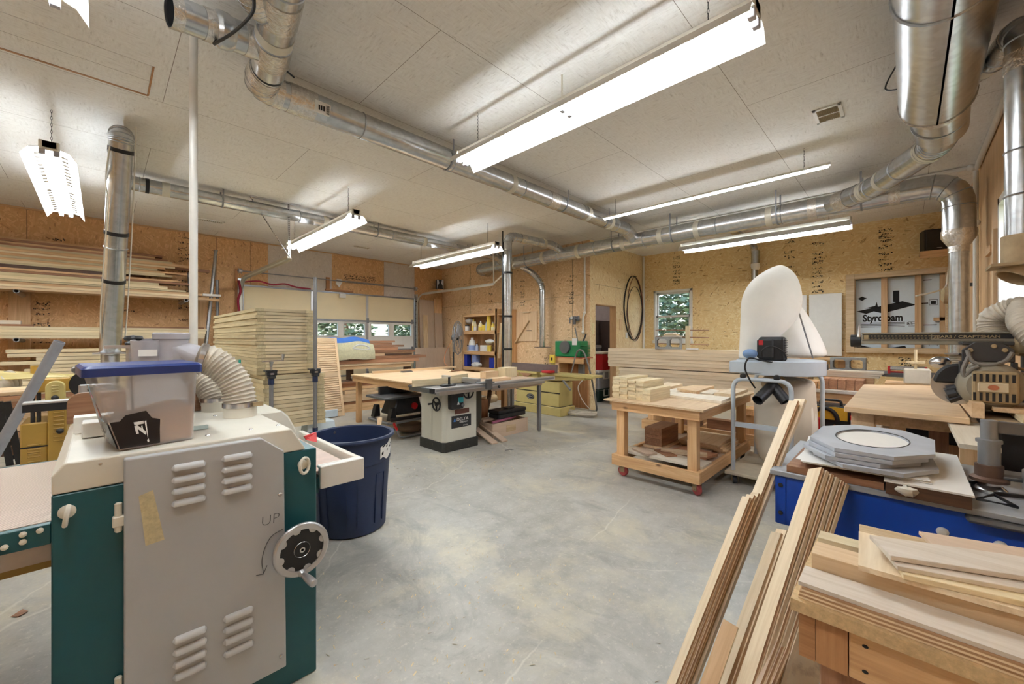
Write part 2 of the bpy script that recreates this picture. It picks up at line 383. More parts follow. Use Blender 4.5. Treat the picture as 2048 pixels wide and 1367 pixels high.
# ---------------------------------------------------------------- the setting
CZ = 3.6
struct(MB().box(-4, 9.75, -.63, 10.0, -.1, 0), 'floor', M_FLOOR)
struct(MB().box(-4.1, 9.75, -.75, 10.12, CZ, CZ+.1), 'ceiling', M_CEIL)
GX0, GX1, GZ = 2.1, 6.2, 2.66            # garage-door opening
w = MB(); w.box(-4.1, GX0, 10, 10.12, 0, CZ); w.box(GX1, 7.2, 10, 10.12, 0, CZ); w.box(GX0, GX1, 10, 10.12, GZ, CZ)
wl = struct(w, 'wall_left', OSB_Y)
for i, (a, b) in enumerate(((2.57, 3.94), (5.31, 6.24))):
    struct(MB().box(a, b, 9.985, 9.999, 2.66, 3.585), f'trim_{i+1}', OSB_W)
struct(MB().box(-4, 7.2, 9.97, 9.999, 3.575, 3.598), 'trim_3', wood('tan', 'x'))
struct(MB().box(1.96, 2.0, 9.96, 9.999, .3, 2.98), 'trim_4', wood('fir', 'z'))
wc = struct(MB().box(7.2, 7.32, 4.76, 10.12, 0, CZ), 'wall_center', OSB_X); struct(MB().box(7.203, 7.32, 4.75, 4.7598, 0, CZ), 'trim_11', OSB_P)
DX0, DX1, DZ = 7.42, 8.27, 2.27
w = MB(); w.box(7.321, DX0, 4.76, 4.9, 0, CZ); w.box(DX1, 9.62, 4.76, 4.9, 0, CZ); w.box(DX0, DX1, 4.76, 4.9, DZ, CZ)
wp = struct(w, 'wall_partition', OSB_P)
struct(MB().box(DX1-.02, DX1, 4.75, 4.91, 0, DZ), 'trim_5', wood('tan', 'z')); struct(MB().box(DX0, DX1, 4.75, 4.91, DZ-.015, DZ), 'trim_6', wood('tan', 'x'))
# store room behind the doorway
struct(MB().box(9.6, 9.7, 4.9, 10.12, 0, CZ), 'wall_far', plain('store_room_paint', (150,142,148), .9))
WY0, WY1, WZ0, WZ1 = 3.54, 4.47, 1.43, 2.69      # the window
OY0, OY1, OZ0, OZ1 = -.45, .67, 1.36, 2.59       # the framed-out opening
w = MB(); w.box(9.6, 9.72, -.75, OY0, 0, CZ); w.box(9.6, 9.72, OY0, OY1, 0, OZ0); w.box(9.6, 9.72, OY0, OY1, OZ1, CZ)
w.box(9.6, 9.72, OY1, WY0, 0, CZ); w.box(9.6, 9.72, WY0, WY1, 0, WZ0); w.box(9.6, 9.72, WY0, WY1, WZ1, CZ); w.box(9.6, 9.72, WY1, 4.9, 0, CZ)
wb = struct(w, 'wall_back', OSB_B)
RX0, RX1, RZ0, RZ1 = 4.35, 5.78, 1.62, 2.8       # window of the wall beside the camera
w = MB(); w.box(-4.1, RX0, -.75, -.63, 0, CZ); w.box(RX1, 9.72, -.75, -.63, 0, CZ); w.box(RX0, RX1, -.75, -.63, 0, RZ0); w.box(RX0, RX1, -.75, -.63, RZ1, CZ)
struct(w, 'wall_right', wood('tan', 'z'))
struct(MB().box(-4.1, -4, -.63, 10, 0, CZ), 'wall_near', OSB_X)
struct(MB().box(9.5, 9.598, -.625, -.55, 0, CZ), 'trim_7', wood('tan', 'z'))
# seams and printed grade stamps of the strand-board sheets
def stamp_col(parent, pt, xd, n, zs, ze, wd, seed, up=True):
    """column of printed grade marks (short ink strokes) lying on a wall sheet"""
    rr = random.Random(seed); b = MB(); xd = Vector(xd); nrm = xd.cross(Vector((0,0,1))); p0 = Vector(pt); z = zs
    while z < ze:
        h = rr.uniform(.05, .10); kind = rr.random()
        for r in range(rr.randint(2, 4)):
            zz = z+h*r/4; x = 0
            while x < wd:
                l = rr.choice((.012, .018, .03))
                if rr.random() < .62:
                    q = p0+xd*x; q.z = zz; tall = rr.choice((.005, .011, .018))
                    c = [q, q+xd*l*.75, q+xd*l*.75+Vector((0,0,tall)), q+Vector((0,0,tall))]
                    b.prism(c, nrm*.0008)
                x += l
        z += h+rr.choice((.015, .03, .12))
    o = b.build('ink_stamp', M_INK, parent); o['kind'] = 'structure'
for x, zs, ze, sd in ((-.75,1.45,2.2,1), (-.58,3.0,3.2,2), (1.05,1.5,3.5,3), (.25,2.0,2.1,4)): stamp_col(wl, (x, 9.998, 0), (1,0,0), 1, zs, ze, .17, sd)
for y, zs, ze, sd in ((6.0,.2,1.05,5), (5.25,.15,.9,6), (6.75,1.5,2.9,7), (5.3,2.1,2.9,8), (7.9,1.9,2.9,9)): stamp_col(wc, (7.199, y, 0), (0,-1,0), 1, zs, ze, .13, sd)
for y, zs, ze, sd in ((1.75,1.5,3.5,10), (1.30,2.4,3.4,11), (.35,2.6,3.55,12), (4.0,2.8,3.5,13), (.1,1.05,1.3,14)): stamp_col(wb, (9.599, y, 0), (0,-1,0), 1, zs, ze, .16, sd)
b = MB()
for x in (-.82, 1.64, 2.24): b.box(x, x+.006, 9.9985, 9.9999, 0, CZ)
b.build('sheet_seam', M_INK, wl)['kind'] = 'structure'
b = MB()
for y in (8.66, 7.03, 5.2): b.box(7.1985, 7.2, y, y+.008, 0, 3.55)
b.box(7.1985, 7.2, 4.76, 10, 2.45, 2.453); b.build('sheet_seam', M_INK, wc)['kind'] = 'structure'
b = MB(); b.box(7.2, 9.6, 4.7585, 4.76, 2.685, 2.689); b.box(8.27, 8.275, 4.7585, 4.76, 2.27, 2.685); b.build('sheet_seam', M_INK, wp)['kind'] = 'structure'
b = MB()
for x in (4.0, 2.78, 6.9): b.box(x, x+.006, -.6295, -.6285, 0, CZ)
# painted lettering on the header above the garage door, illegible stain of old print
stamp_col(wl, (4.25, 9.998, 0), (1,0,0), 1, 3.0, 3.14, .8, 21)
# window of the back wall
def sash_window(nm, yc0, yc1, z0, z1, x, side):
    w = MB(); t = .05
    w.box(x-.03, x+.09, yc0, yc0+t, z0, z1); w.box(x-.03, x+.09, yc1-t, yc1, z0, z1); w.box(x-.03, x+.09, yc0, yc1, z1-t, z1); w.box(x-.05, x+.09, yc0-.02, yc1+.02, z0-.02, z0+t)
    root = struct(w, nm, M_WHITE, bev=.004); zm = z0+(z1-z0)*.5
    for k, (a, c, dx) in enumerate(((z0+t, zm+.02, .01), (zm-.02, z1-t, .045))):
        s = MB(); q = .045; s.box(x+dx, x+dx+.03, yc0+t, yc0+t+q, a, c); s.box(x+dx, x+dx+.03, yc1-t-q, yc1-t, a, c); s.box(x+dx, x+dx+.03, yc0+t, yc1-t, a, a+q); s.box(x+dx, x+dx+.03, yc0+t, yc1-t, c-q, c)
        sa = s.build('sash', M_PVC, root); MB().box(x+dx+.012, x+dx+.017, yc0+t+q, yc1-t-q, a+q, c-q).build('pane', M_GLASS, sa)
    return root
sash_window('window_1', WY0, WY1, WZ0, WZ1, 9.6, 1)
w = MB(); t = .06
for a, b_ in ((RX0, RX0+t), (RX1-t, RX1)): w.box(a, b_, -.74, -.60, RZ0, RZ1)
w.box(RX0, RX1, -.74, -.60, RZ1-t, RZ1); w.box(RX0, RX1, -.74, -.58, RZ0-.02, RZ0+t); w.box((RX0+RX1)/2-.03, (RX0+RX1)/2+.03, -.72, -.68, RZ0, RZ1); w.box(RX0, RX1, -.72, -.68, 2.18, 2.24)
w2 = struct(w, 'window_2', M_WHITE); MB().box(RX0+t, RX1-t, -.705, -.70, RZ0+t, RZ1-t).build('pane', M_GLASS, w2)
# the framed-out opening: box frame, studs and foam board behind
w = MB(); e = .09; w.box(9.5, 9.72, OY0-e, OY0, OZ0-e, OZ1+e); w.box(9.5, 9.72, OY1, OY1+e+.03, OZ0-e, OZ1+e); w.box(9.5, 9.72, OY0, OY1, OZ1, OZ1+e); w.box(9.5, 9.72, OY0, OY1, OZ0-e, OZ0)
of = struct(w, 'trim_8', wood('ash', 'y'), bev=.004)
for y in (.28, -.14, -.43): MB().box(9.63, 9.72, y-.04, y+.04, OZ0, OZ1).build('stud', wood('tan', 'z'), of)
MB().box(9.63, 9.72, -.47, -.32, 1.82, 1.87).build('blocking', wood('tan', 'y'), of)
fb = MB().box(9.72, 9.76, OY0, OY1, OZ0, OZ1).build('foam_board', M_FOAM, of)
XF = 9.7195
text('Styrofoam', 'printed_lettering', M_INK, fb, (XF, .57, 1.835), (0,-1,0), (0,0,1), .17, .0005, wid=.74, bold=.006)
b = MB(); L = lambda y, z: Vector((XF, y, z))
b.prism([L(.66,2.02), L(.05,2.17), L(-.12,2.10), L(.30,1.97), L(.42,2.01), L(.52,1.97)], (-.001,0,0)); b.prism([L(.17,2.17), L(.17,2.36), L(.09,2.36), L(.09,2.12)], (-.001,0,0)); b.prism([L(.55,2.07), L(.40,2.11), L(.38,2.18), L(.36,2.07)], (-.001,0,0))
b.box(XF-.001, XF, .62, .52, 2.24, 2.26); b.prism([L(.64,2.25), L(.58,2.29), L(.52,2.25), L(.58,2.21)], (-.001,0,0))
for z in (1.80, 1.775, 1.75, 1.725): b.box(XF-.001, XF, .60, .02, z, z+.008)
for z in (1.81, 1.775, 1.735): b.box(XF-.001, XF, -.02, -.10, z, z+.006)
b.box(XF-.001, XF, -.20, -.36, 1.745, 1.757); b.box(XF-.001, XF, -.20, -.30, 2.50, 2.512)
for z in (2.08, 1.40): 
    b.box(XF-.001, XF, -.27, -.37, z, z+.006); b.box(XF-.001, XF, -.27, -.37, z+.09, z+.096); b.box(XF-.001, XF, -.27, -.275, z, z+.09); b.box(XF-.001, XF, -.365, -.37, z, z+.09); b.box(XF-.001, XF, -.29, -.35, z+.02, z+.07); b.box(XF-.001, XF, -.18, -.26, z+.03, z+.045)
b.prism([L(.66,1.42), L(.45,1.36), L(.66,1.36)], (-.001,0,0)); b.prism([L(.2,1.36), L(.02,1.40), L(0,1.36)], (-.001,0,0))
b.build('printed_mark', M_INK, fb); text('R3', 'printed_lettering', M_INK, fb, (XF, .0, 1.755), (0,-1,0), (0,0,1), .07, .0005)
# attic hatch: a loose panel with a dark gap, ceiling vents, screw heads
b = MB(); a0 = Zp(0,95,CZ); a1 = Zp(296,190,CZ); y1 = (a0.y+a1.y)/2; x1 = a1.x; y0 = Zp(0,22,CZ).y
b.box(-1.3, x1, y1-.012, y1+.012, 3.594, 3.5999); b.box(x1-.006, x1+.006, y0, y1, 3.594, 3.5999); b.build('trim_9', wood('fir', 'x'))['kind'] = 'structure'
MB().box(-1.3, x1-.008, y0, y1-.014, 3.596, 3.5999).build('trim_10', M_CEIL)['kind'] = 'structure'
def ceiling_vent(x0, x1, y0, y1, lab, ax):
    t = thing('ceiling_vent', lab, 'vent', ((x0+x1)/2, (y0+y1)/2, CZ-.012), 'ceiling air vents')
    b = MB(); e = .028; b.box(x0, x1, y0, y0+e, CZ-.012, CZ); b.box(x0, x1, y1-e, y1, CZ-.012, CZ); b.box(x0, x0+e, y0, y1, CZ-.012, CZ); b.box(x1-e, x1, y0, y1, CZ-.012, CZ)
    b.build('frame', M_WHITE, t, bev=.002)
    if ax == 'x': b = MB().box((x0+x1)/2-.006, (x0+x1)/2+.006, y0+e, y1-e, CZ-.012, CZ)
    else: b = MB().box(x0+e, x1-e, (y0+y1)/2-.006, (y0+y1)/2+.006, CZ-.012, CZ)
    b.build('divider', M_WHITE, t)
    b = MB(); n = 12
    for i in range(n):
        if ax == 'x': y = y0+e+(y1-y0-2*e)*(i+.5)/n; b.beam((x0+e, y, CZ-.008), (x1-e, y, CZ-.008), .012, .0015, (0,.6,.8))
        else: x = x0+e+(x1-x0-2*e)*(i+.5)/n; b.beam((x, y0+e, CZ-.008), (x, y1-e, CZ-.008), .012, .0015, (.6,0,.8))
    b.build('louvres', M_BRASSY, t); MB().box(x0+e, x1-e, y0+e, y1-e, CZ-.003, CZ-.0005).build('opening', M_BLACK, t)
ceiling_vent(4.55, 4.86, .41, .62, 'square white vent in the ceiling near the big round duct', 'x')
ceiling_vent(1.15, 1.56, 8.70, 8.84, 'narrow ceiling vent beside the white upright pole', 'y')
ceiling_vent(3.95, 4.35, 8.75, 8.92, 'small ceiling vent over the garage door', 'y')

# ---------------------------------------------------------------- lights
def tube_light(x, y0, y1, z, w, lab, tubes=2, slots=False, chain=None, lit=True, grp='fluorescent shop lights'):
    t = thing('fluorescent_light', lab, 'ceiling light', (x, (y0+y1)/2, z), grp)
    b = MB(); bw = .062; hw_ = .047
    b.box(x-hw_, x+hw_, y0, y1, z+.045, z+.11); b.box(x-bw, x+bw, y0, y0+.02, z+.03, z+.11); b.box(x-bw, x+bw, y1-.02, y1, z+.03, z+.11); b.build('housing', M_CREAM, t, bev=.006)
    b = MB(); m = 40 if slots else 2
    for sg in (-1, 1):
        xi, xm, xo = x+sg*bw*.9, x+sg*w*.72, x+sg*w
        if not slots:
            for (xa, za, xb, zb) in ((xi, z+.05, xm, z+.03), (xm, z+.03, xo, z-.04)):
                b.hexa([(xa,y0,za),(xb,y0,zb),(xb,y1,zb),(xa,y1,za)], [(xa,y0,za+.004),(xb,y0,zb+.004),(xb,y1,zb+.004),(xa,y1,za+.004)])
        else:
            b.hexa([(xm,y0,z+.03),(xo,y0,z-.04),(xo,y1,z-.04),(xm,y1,z+.03)], [(xm+.001,y0,z+.034),(xo+.002,y0,z-.036),(xo+.002,y1,z-.036),(xm+.001,y1,z+.034)])
            xs = x+sg*w*.36; xq = x+sg*w*.62
            za = lambda xx: z+.05-(abs(xx-x)-bw*.9)/(w*.72-bw*.9)*.02
            for xa, xb in ((xi, xs), (xq, xm)):
                b.hexa([(xa,y0,za(xa)),(xb,y0,za(xb)),(xb,y1,za(xb)),(xa,y1,za(xa))], [(xa,y0,za(xa)+.003),(xb,y0,za(xb)+.003),(xb,y1,za(xb)+.003),(xa,y1,za(xa)+.003)])
            n = 22; p = (y1-y0)/n
            for i in range(n):
                ya = y0+i*p; f = .34 if i not in (0, 10, 11, n-1) else .99
                b.hexa([(xs,ya,za(xs)),(xq,ya,za(xq)),(xq,ya+p*f,za(xq)),(xs,ya+p*f,za(xs))], [(xs,ya,za(xs)+.003),(xq,ya,za(xq)+.003),(xq,ya+p*f,za(xq)+.003),(xs,ya+p*f,za(xs)+.003)])
    b.build('reflector', M_WHITE, t)
    nt = 2; ym = (y0+y1)/2; off = .042 if tubes == 2 else 0
    for sx in ((-off, off) if tubes == 2 else (0,)):
        for a, c in ((y0+.04, ym-.02), (ym+.02, y1-.04)):
            MB().cyl((x+sx, a, z+.012), (x+sx, c, z+.012), .019, n=12).build('tube', M_TUBE if lit else M_PAPER, t, sm=True)
        for yy in (y0+.02, ym, y1-.02): MB().box(x+sx-.02, x+sx+.02, yy-.018, yy+.018, z-.008, z+.047).build('socket', M_CLEAR, t, bev=.003)
    for yy in (y0+.25, y1-.25): hang(x, yy, z+.11, t)
    return t
def hang(x, y, z, t):
    b = MB(); n = max(2, int((CZ-z)/.03)); s = (CZ-z)/n
    for i in range(n):
        c = z+s*(i+.5); d = Vector((.006, 0, 0)) if i % 2 else Vector((0, .006, 0))
        b.tube([Vector((x,y,c-s*.62))-d*.2, Vector((x,y,c))-d, Vector((x,y,c+s*.62))-d*.2, Vector((x,y,c+s*.62))+d*.2, Vector((x,y,c))+d, Vector((x,y,c-s*.62))+d*.2], .0016, 5, True)
    b.build('hanging_chain', M_DARK, t, sm=True)
tube_light(2.43, .56, 3.07, 3.20, .16, 'largest looking bright tube light, hanging overhead above the concrete aisle')
tube_light(7.35, .55, 2.91, 3.12, .15, 'tube light hanging in front of the window wall')
tube_light(-.31, 5.30, 7.86, 3.12, .165, 'tube light with slotted reflector by the lumber racks', slots=True)
tube_light(2.37, 5.20, 7.87, 3.12, .15, 'tube light hanging in front of the garage door track bracket')
tube_light(4.88, 5.14, 7.80, 3.12, .15, 'tube light hanging behind the upright duct of the table saw')
tube_light(-.20, .50, 3.05, 3.18, .16, 'tube light showing only one corner above the open-ended duct', slots=True)
t = thing('led_strip_light', 'slim white LED strip light hung below the ceiling', 'ceiling light', (5.38, 1.94, 3.33))
MB().box(5.36, 5.40, .57, 3.31, 3.35, 3.375).build('housing', M_WHITE, t); MB().tube([(5.38,.59,3.345),(5.38,3.29,3.345)], .018, 10).build('diffuser', M_LED, t, sm=True)
for yy in (.8, 3.1): hang(5.38, yy, 3.375, t)
# unseen lamps added behind the camera to light the room, the same fittings
for x, y in ((-2.9, 5.2),):
    tube_light(x, y, y+2.5, 3.18, .16, f'unseen tube light added behind the viewer to light the room, {"nearer the side wall" if y<1 else "nearer the lumber racks"}')
b = MB(); p = Zp(1124,150,CZ); b.tube([p, p-Vector((0,0,.28))], .008, 6); o = b.build('ceiling_pull_cord', M_CREAM, sm=True); tag(o, 'short cream cord hanging from the ceiling beside the large tube light', 'cord')
# ---------------------------------------------------------------- dust-collection ducts
def arc_corner(pts, rad, n=7):
    """round the corners of a polyline"""
    pts = [Vector(p) for p in pts]; out = [pts[0]]
    for i in range(1, len(pts)-1):
        a = (pts[i-1]-pts[i]); c = (pts[i+1]-pts[i]); q = min(rad, a.length*.48, c.length*.48)
        a.normalize(); c.normalize(); p0 = pts[i]+a*q; p2 = pts[i]+c*q
        for k in range(n+1):
            s = k/n; out.append(p0*(1-s)**2+pts[i]*2*s*(1-s)+p2*s*s)
    out.append(pts[-1]); return out
def along(pts, d):
    pts = [Vector(p) for p in pts]
    for i in range(len(pts)-1):
        l = (pts[i+1]-pts[i]).length
        if d <= l: return pts[i]+(pts[i+1]-pts[i])*(d/l), (pts[i+1]-pts[i]).normalized()
        d -= l
    return pts[-1], (pts[-1]-pts[-2]).normalized()
DG = 'galvanised dust ducts'
def duct(lab, pts, r, foil=(), tape=(), strap=(), rings=(), black=(), bend=.22, n=20, mat=None, name='dust_duct', cat='duct', seam=True):
    base = Vector(pts[0]); t = thing(name, lab, cat, base, DG); path = arc_corner(pts, bend)
    MB().tube(path, r, n).build('pipe', mat or M_GALV, t, sm=True)
    for d in rings:
        p, u = along(path, d); MB().tube([p-u*.006, p, p+u*.006], [r+.001, r+.006, r+.001], n).build('rib', M_GALV2, t, sm=True)
    # rolled ribs where an elbow's gores meet
    if len(path) > len(pts):
        for i in range(1, len(path)-1, 2):
            a = (path[i]-path[i-1]).normalized(); c = (path[i+1]-path[i]).normalized()
            if a.dot(c) < .999:
                u = (a+c).normalized(); MB().tube([path[i]-u*.005, path[i], path[i]+u*.005], [r+.0005, r+.005, r+.0005], n).build('rib', M_GALV2, t, sm=True)
    for d, wd in foil:
        p, u = along(path, d); q, u2 = along(path, d+wd)
        k = 6; prs = [along(path, d+wd*i/k)[0] for i in range(k+1)]
        MB().tube(prs, [r+.003+R.uniform(0,.003) for _ in prs], n).build('foil_tape', M_FOIL, t, sm=True)
    for d in tape:
        p, u = along(path, d); MB().tube([p-u*.04, p+u*.04], r+.003, n).build('clear_tape', M_PAPERY, t, sm=True)
    for d in strap:
        p, u = along(path, d); b = MB(); side = u.cross(Vector((0,0,1))).normalized(); th = []
        for k in range(13):
            a = PI*k/12; th.append(p+side*math.cos(a)*(r+.004)-Vector((0,0,1))*math.sin(a)*(r+.004))
        pl = [p+side*(r+.004)+Vector((0,0,CZ-p.z))]+th+[p-side*(r+.004)+Vector((0,0,CZ-p.z))]
        for k in range(len(pl)-1): b.beam(pl[k], pl[k+1], .02, .0015, (pl[k+1]-pl[k]).cross(u))
        b.build('hanger_strap', M_STEEL, t)
    for d in black:
        p, u = along(path, d); MB().tube([p-u*.018, p+u*.018], r+.005, n).build('black_strap', M_BLACK, t, sm=True)
    return t
M_PAPERY = plain('yellowed_clear_tape', (206,200,184), .4, .3, .06)
MX, MZ = 6.75, 3.28
m = duct('fattest straight round duct running below the ceiling towards the corner elbow', [(MX,-.42,2.70),(MX,-.42,MZ),(MX,7.78,MZ),(MX+.38,7.86,MZ)], .135,
     foil=((.95,.1),(1.75,.1)), tape=(2.3, 3.3, 3.9, 4.6, 5.6, 6.5, 7.4), strap=(1.3, 2.2, 3.7, 4.8, 7.0), rings=(2.15, 3.0, 4.2, 5.2, 6.1, 7.9), bend=.3)
MB().tube([(MX,-.42,2.74),(MX,-.42,2.66),(MX,-.42,2.56)], [.142,.142,.085], 20).build('reducer', M_FOIL, m, sm=True)
c = duct('upright duct dropping to a blast gate in the corner by the arm saw', [(MX-.0,-.42,2.58),(MX,-.42,1.36)], .082, foil=((.0,.09),), rings=(1.0,))
b = MB(); b.box(MX-.13, MX+.1, -.53, -.31, 1.345, 1.357); b.build('blast_gate', M_ALU, c); b = MB()
b.tube([(MX,-.42,1.345-i*.004) for i in range(0, 60)], [.075+.008*math.sin(i*1.3) for i in range(60)], 18); b.build('flexible_sleeve', M_HOSE, c, sm=True)
MB().cyl((MX-.17,-.42,1.35),(MX-.13,-.42,1.35),.012).build('gate_knob', M_BLACK, c)
# ceiling run A: from the Y cluster to the trunk
yA = 3.48; p0 = (.83, yA, 3.42)
A = duct('long round duct crossing the ceiling past the big tube light', [(.83,yA-.25,3.42),(.83,yA,3.42),(6.45,yA+.02,3.43),(MX,yA+.02,MZ)], .108, foil=((.02,.34),(.40,.20),(3.62,.2),(5.75,.2)), tape=(2.9, 4.55, 5.2), strap=(1.95, 3.95, 5.05), rings=(1.0,2.0,3.1,4.4,5.4), bend=.2)
pl = Vp(585,182,yA-.1)
lb = MB(); 
for i in range(10):
    a0 = -.62+i*.085; a1 = a0+.085
    f = lambda x, a: Vector((x, yA-math.cos(a)*.1095, 3.42-math.sin(a)*.1095))
    lb.prism([f(1.20,a0+.62-.1), f(1.32,a0+.62-.1), f(1.32,a1+.62-.1), f(1.20,a1+.62-.1)], (0,-.0006,-.0004))
la = lb.build('paper_label', M_PAPER, A); b = MB()
for i in range(9): b.box(1.285, 1.31, yA-.1105, yA-.1095, 3.345+i*.008, 3.345+i*.008+R.choice((.003,.005)))
for i in range(3): b.box(1.225+.018*i, 1.236+.018*i, yA-.1105, yA-.1095, 3.36, 3.40)
b.build('printed_bars', M_INK, la)
# Y cluster above the sander
N = duct('taped duct stub leaving the ceiling cluster towards the viewer', [(.83,yA-.27,3.42),(.64,2.1,3.42),(.52,1.2,3.42)], .105, foil=((.12,.22),(.55,.22),(.95,.2)), tape=(.4,), rings=(.35,.85,1.0), bend=.05)
O = thing('dust_duct', 'open-ended taped duct branch gaping above the sander', 'duct', (.30,3.05,3.3), DG)
pa, pb = Vector((.785,3.02,3.44)), Zp(338,20,3.36); d = (pb-pa).normalized()
MB().tube([pa, pa+(pb-pa)*.5], .092, 20).build('pipe', M_GALV, O, sm=True); MB().tube([pa+(pb-pa)*.42, pa+(pb-pa)*.47, pa+(pb-pa)*.56, pa+(pb-pa)*.60], [.094,.103,.103,.088], 20).build('coupling', M_GALV, O, sm=True)
MB().ring(pa+(pb-pa)*.55, pb, .086, .083, 22).build('open_sleeve', M_GALV, O, sm=True); MB().tube([pa+(pb-pa)*.60, pa+(pb-pa)*.64, pa+(pb-pa)*.70], [.09,.091,.09], 20).build('foil_tape', M_FOIL, O, sm=True)
MB().ring(pa+(pb-pa)*.90, pa+(pb-pa)*1.0, .09, .084, 22).build('foil_tape', M_FOIL, O, sm=True); MB().tube([pa+(pb-pa)*.2, pa+(pb-pa)*.3], .095, 20).build('foil_tape', M_FOIL, O, sm=True)
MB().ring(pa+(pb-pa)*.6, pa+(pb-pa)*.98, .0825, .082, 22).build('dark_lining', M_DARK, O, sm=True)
Q = duct('short taped duct stub beside the open-ended branch', [(.735,2.66,3.42),(.60,2.60,3.42),(.36,2.05,3.42),(.3,1.3,3.42)], .092, foil=((.10,.22),), rings=(.35,.45), bend=.12)
b = MB(); b.tube(smooth_path([Zp(428,88,3.30), Zp(470,62,3.28), Zp(505,25,3.29), Zp(507,-10,3.34)], 6), .009, 6); o = b.build('hanger_strap', M_DARK, sm=True); tag(o, 'bent brown metal strap looped under the ceiling duct cluster', 'strap')
for (pp, lb_) in ((((555,50),(570,65),(582,90)), 'curled brown strap end hanging beside the ceiling cluster'), (((528,106),(560,130),(588,155)), 'straight brown strap end lying along the long ceiling duct')):
    b = MB(); q = [Zp(x, y, 3.56) for x, y in pp]; b.tube(smooth_path(q, 5), .007, 6); o = b.build('strap_end', M_DARK, sm=True); tag(o, lb_, 'strap', 'loose metal straps')
# ceiling run C above the garage door, turning to the standing duct on the left
yC = 6.86
C_ = duct('round duct running along the garage door side and dropping beside the lumber racks', [(MX,yC,MZ),(6.5,yC,3.45),(.14,yC,3.45),(.14,5.32,3.45),(.14,5.32,3.40),(.075,6.2,1.38)], .088,
     foil=((7.98,.10),), tape=(2.3,4.2,6.2), strap=(1.1,3.3,5.6), black=(6.38,8.25,9.05,9.55), rings=(1.5,3.0,4.6,6.9,7.6,9.2), bend=.2)
pB = Vector((.075,6.2,1.38)); b = MB(); b.box(-.06, .22, 6.08, 6.32, 1.355, 1.37); b.build('blast_gate', M_ALU, C_); MB().tube([pB-Vector((0,0,.03)), pB-Vector((0,.1,.72))], .075, 16).build('drop_pipe', M_GALV2, C_, sm=True)
MB().lathe([(0,0),(.02,0),(.045,.02),(.05,.04),(.03,.06),(0,.065)], (.235,6.2,1.43), (0,0,1), 14).build('gate_knob', M_BLACK, C_, sm=True)
b = MB(); q = [Zp(212,335,3.4)]; 
b.tube(smooth_path([(.06,5.27,3.3),(.035,5.35,3.0),(.05,5.5,2.8),(.02,5.75,2.2),(.0,6.0,1.7),(.02,6.12,1.45)], 6), .006, 6); o = b.build('cable', M_YELCORD if 'M_YELCORD' in globals() else M_CREAM, sm=True); tag(o, 'thin tan cable strapped down the outer side of the standing duct', 'cable')
b = MB(); b.tube(smooth_path([(.24,5.28,3.55),(.235,5.38,3.2),(.225,5.65,2.6),(.205,5.95,1.9),(.19,6.14,1.5)], 6), .006, 6); o = b.build('cable', M_CREAM, sm=True); tag(o, 'thin pale cable strapped down the inner side of the standing duct', 'cable')
# duct standing by the table saw
uc = 5.25; pt = Up(1015,470,uc); yc = pt.y
S_ = duct('upright duct standing behind the table saw with black straps', [(MX,5.12,MZ+.02),(6.5,5.14,3.42),(uc,yc,3.42),(uc,yc,.12)], .083, foil=((1.1,.12),), black=(2.15,2.95,3.55,4.25), tape=(.6,), rings=(.8,1.75), bend=.18)
b = MB(); b.tube([(uc-.075,yc+.05,3.5),(uc-.08,yc+.05,.2)], .012, 6); b.build('cable', M_RUBBER, S_, sm=True)
# drop on the centre wall
D_ = duct('upright duct drop on the wall beside the hinged jig board', [(MX+.02,6.4,MZ-.05),(6.93,6.05,2.98),(6.93,5.83,2.72),(6.93,5.83,1.34)], .066, foil=((.1,.08),), rings=(.75,), bend=.14)
b = MB(); b.box(6.8, 7.06, 5.70, 5.96, 1.325, 1.337); b.build('blast_gate', M_DARK, D_)
# branch to the back wall
B_ = duct('thin duct dropping down the window wall behind the filter bag', [(MX+.1,2.1,MZ),(7.6,2.22,3.46),(9.42,2.24,3.46),(9.42,2.22,1.2)], .06, foil=((2.62,.1),), rings=(2.9,3.4), bend=.16)
MB().tube([(9.42,2.22,3.06),(9.42,2.22,3.0),(9.42,2.22,2.93)], [.085,.085,.062], 16).build('reducer', M_WHITE, B_, sm=True)
MB().tube([(9.42,2.22,3.32),(9.42,2.22,3.05)], .078, 16).build('coupling', M_GALV, B_, sm=True)
# the big drum duct near the camera and its branches
T = thing('dust_duct', 'widest drum-sized duct overhead ending in a taper', 'duct', (3.0,-.15,3.2), DG)
MB().tube([(1.2,-.13,3.28),(4.28,-.155,3.28)], .2, 28).build('drum', M_GALV, T, sm=True); MB().tube([(4.27,-.155,3.28),(4.285,-.155,3.28)], .207, 28).build('rolled_rim', M_FOIL, T, sm=True)
for x in (2.55, 2.9): MB().tube([(x-.008,-.14,3.28),(x,-.14,3.28),(x+.008,-.14,3.28)], [.2,.208,.2], 28).build('rib', M_GALV2, T, sm=True); MB().box(1.3, 4.28, -.165, -.155, 3.079, 3.082).build('lock_seam', M_GALV2, T)
MB().tube([(4.1,-.16,3.25),(4.8,-.2,3.23)], .158, 24).build('neck', M_GALV, T, sm=True); MB().tube([(4.28,-.165,3.245),(4.36,-.17,3.243)], .162, 24).build('foil_tape', M_FOIL, T, sm=True); MB().tube([(4.55,-.18,3.237),(4.57,-.18,3.237)], .163, 24).build('rib', M_GALV2, T, sm=True)
G_ = duct('slanting duct joining the drum-sized duct to the straight trunk', [(4.72,-.2,3.23),(5.1,-.2,3.22),(6.35,.30,3.28),(MX,.75,MZ)], .118, tape=(.5,1.35,1.75), rings=(.35,1.0), foil=((2.0,.15),), bend=.2)
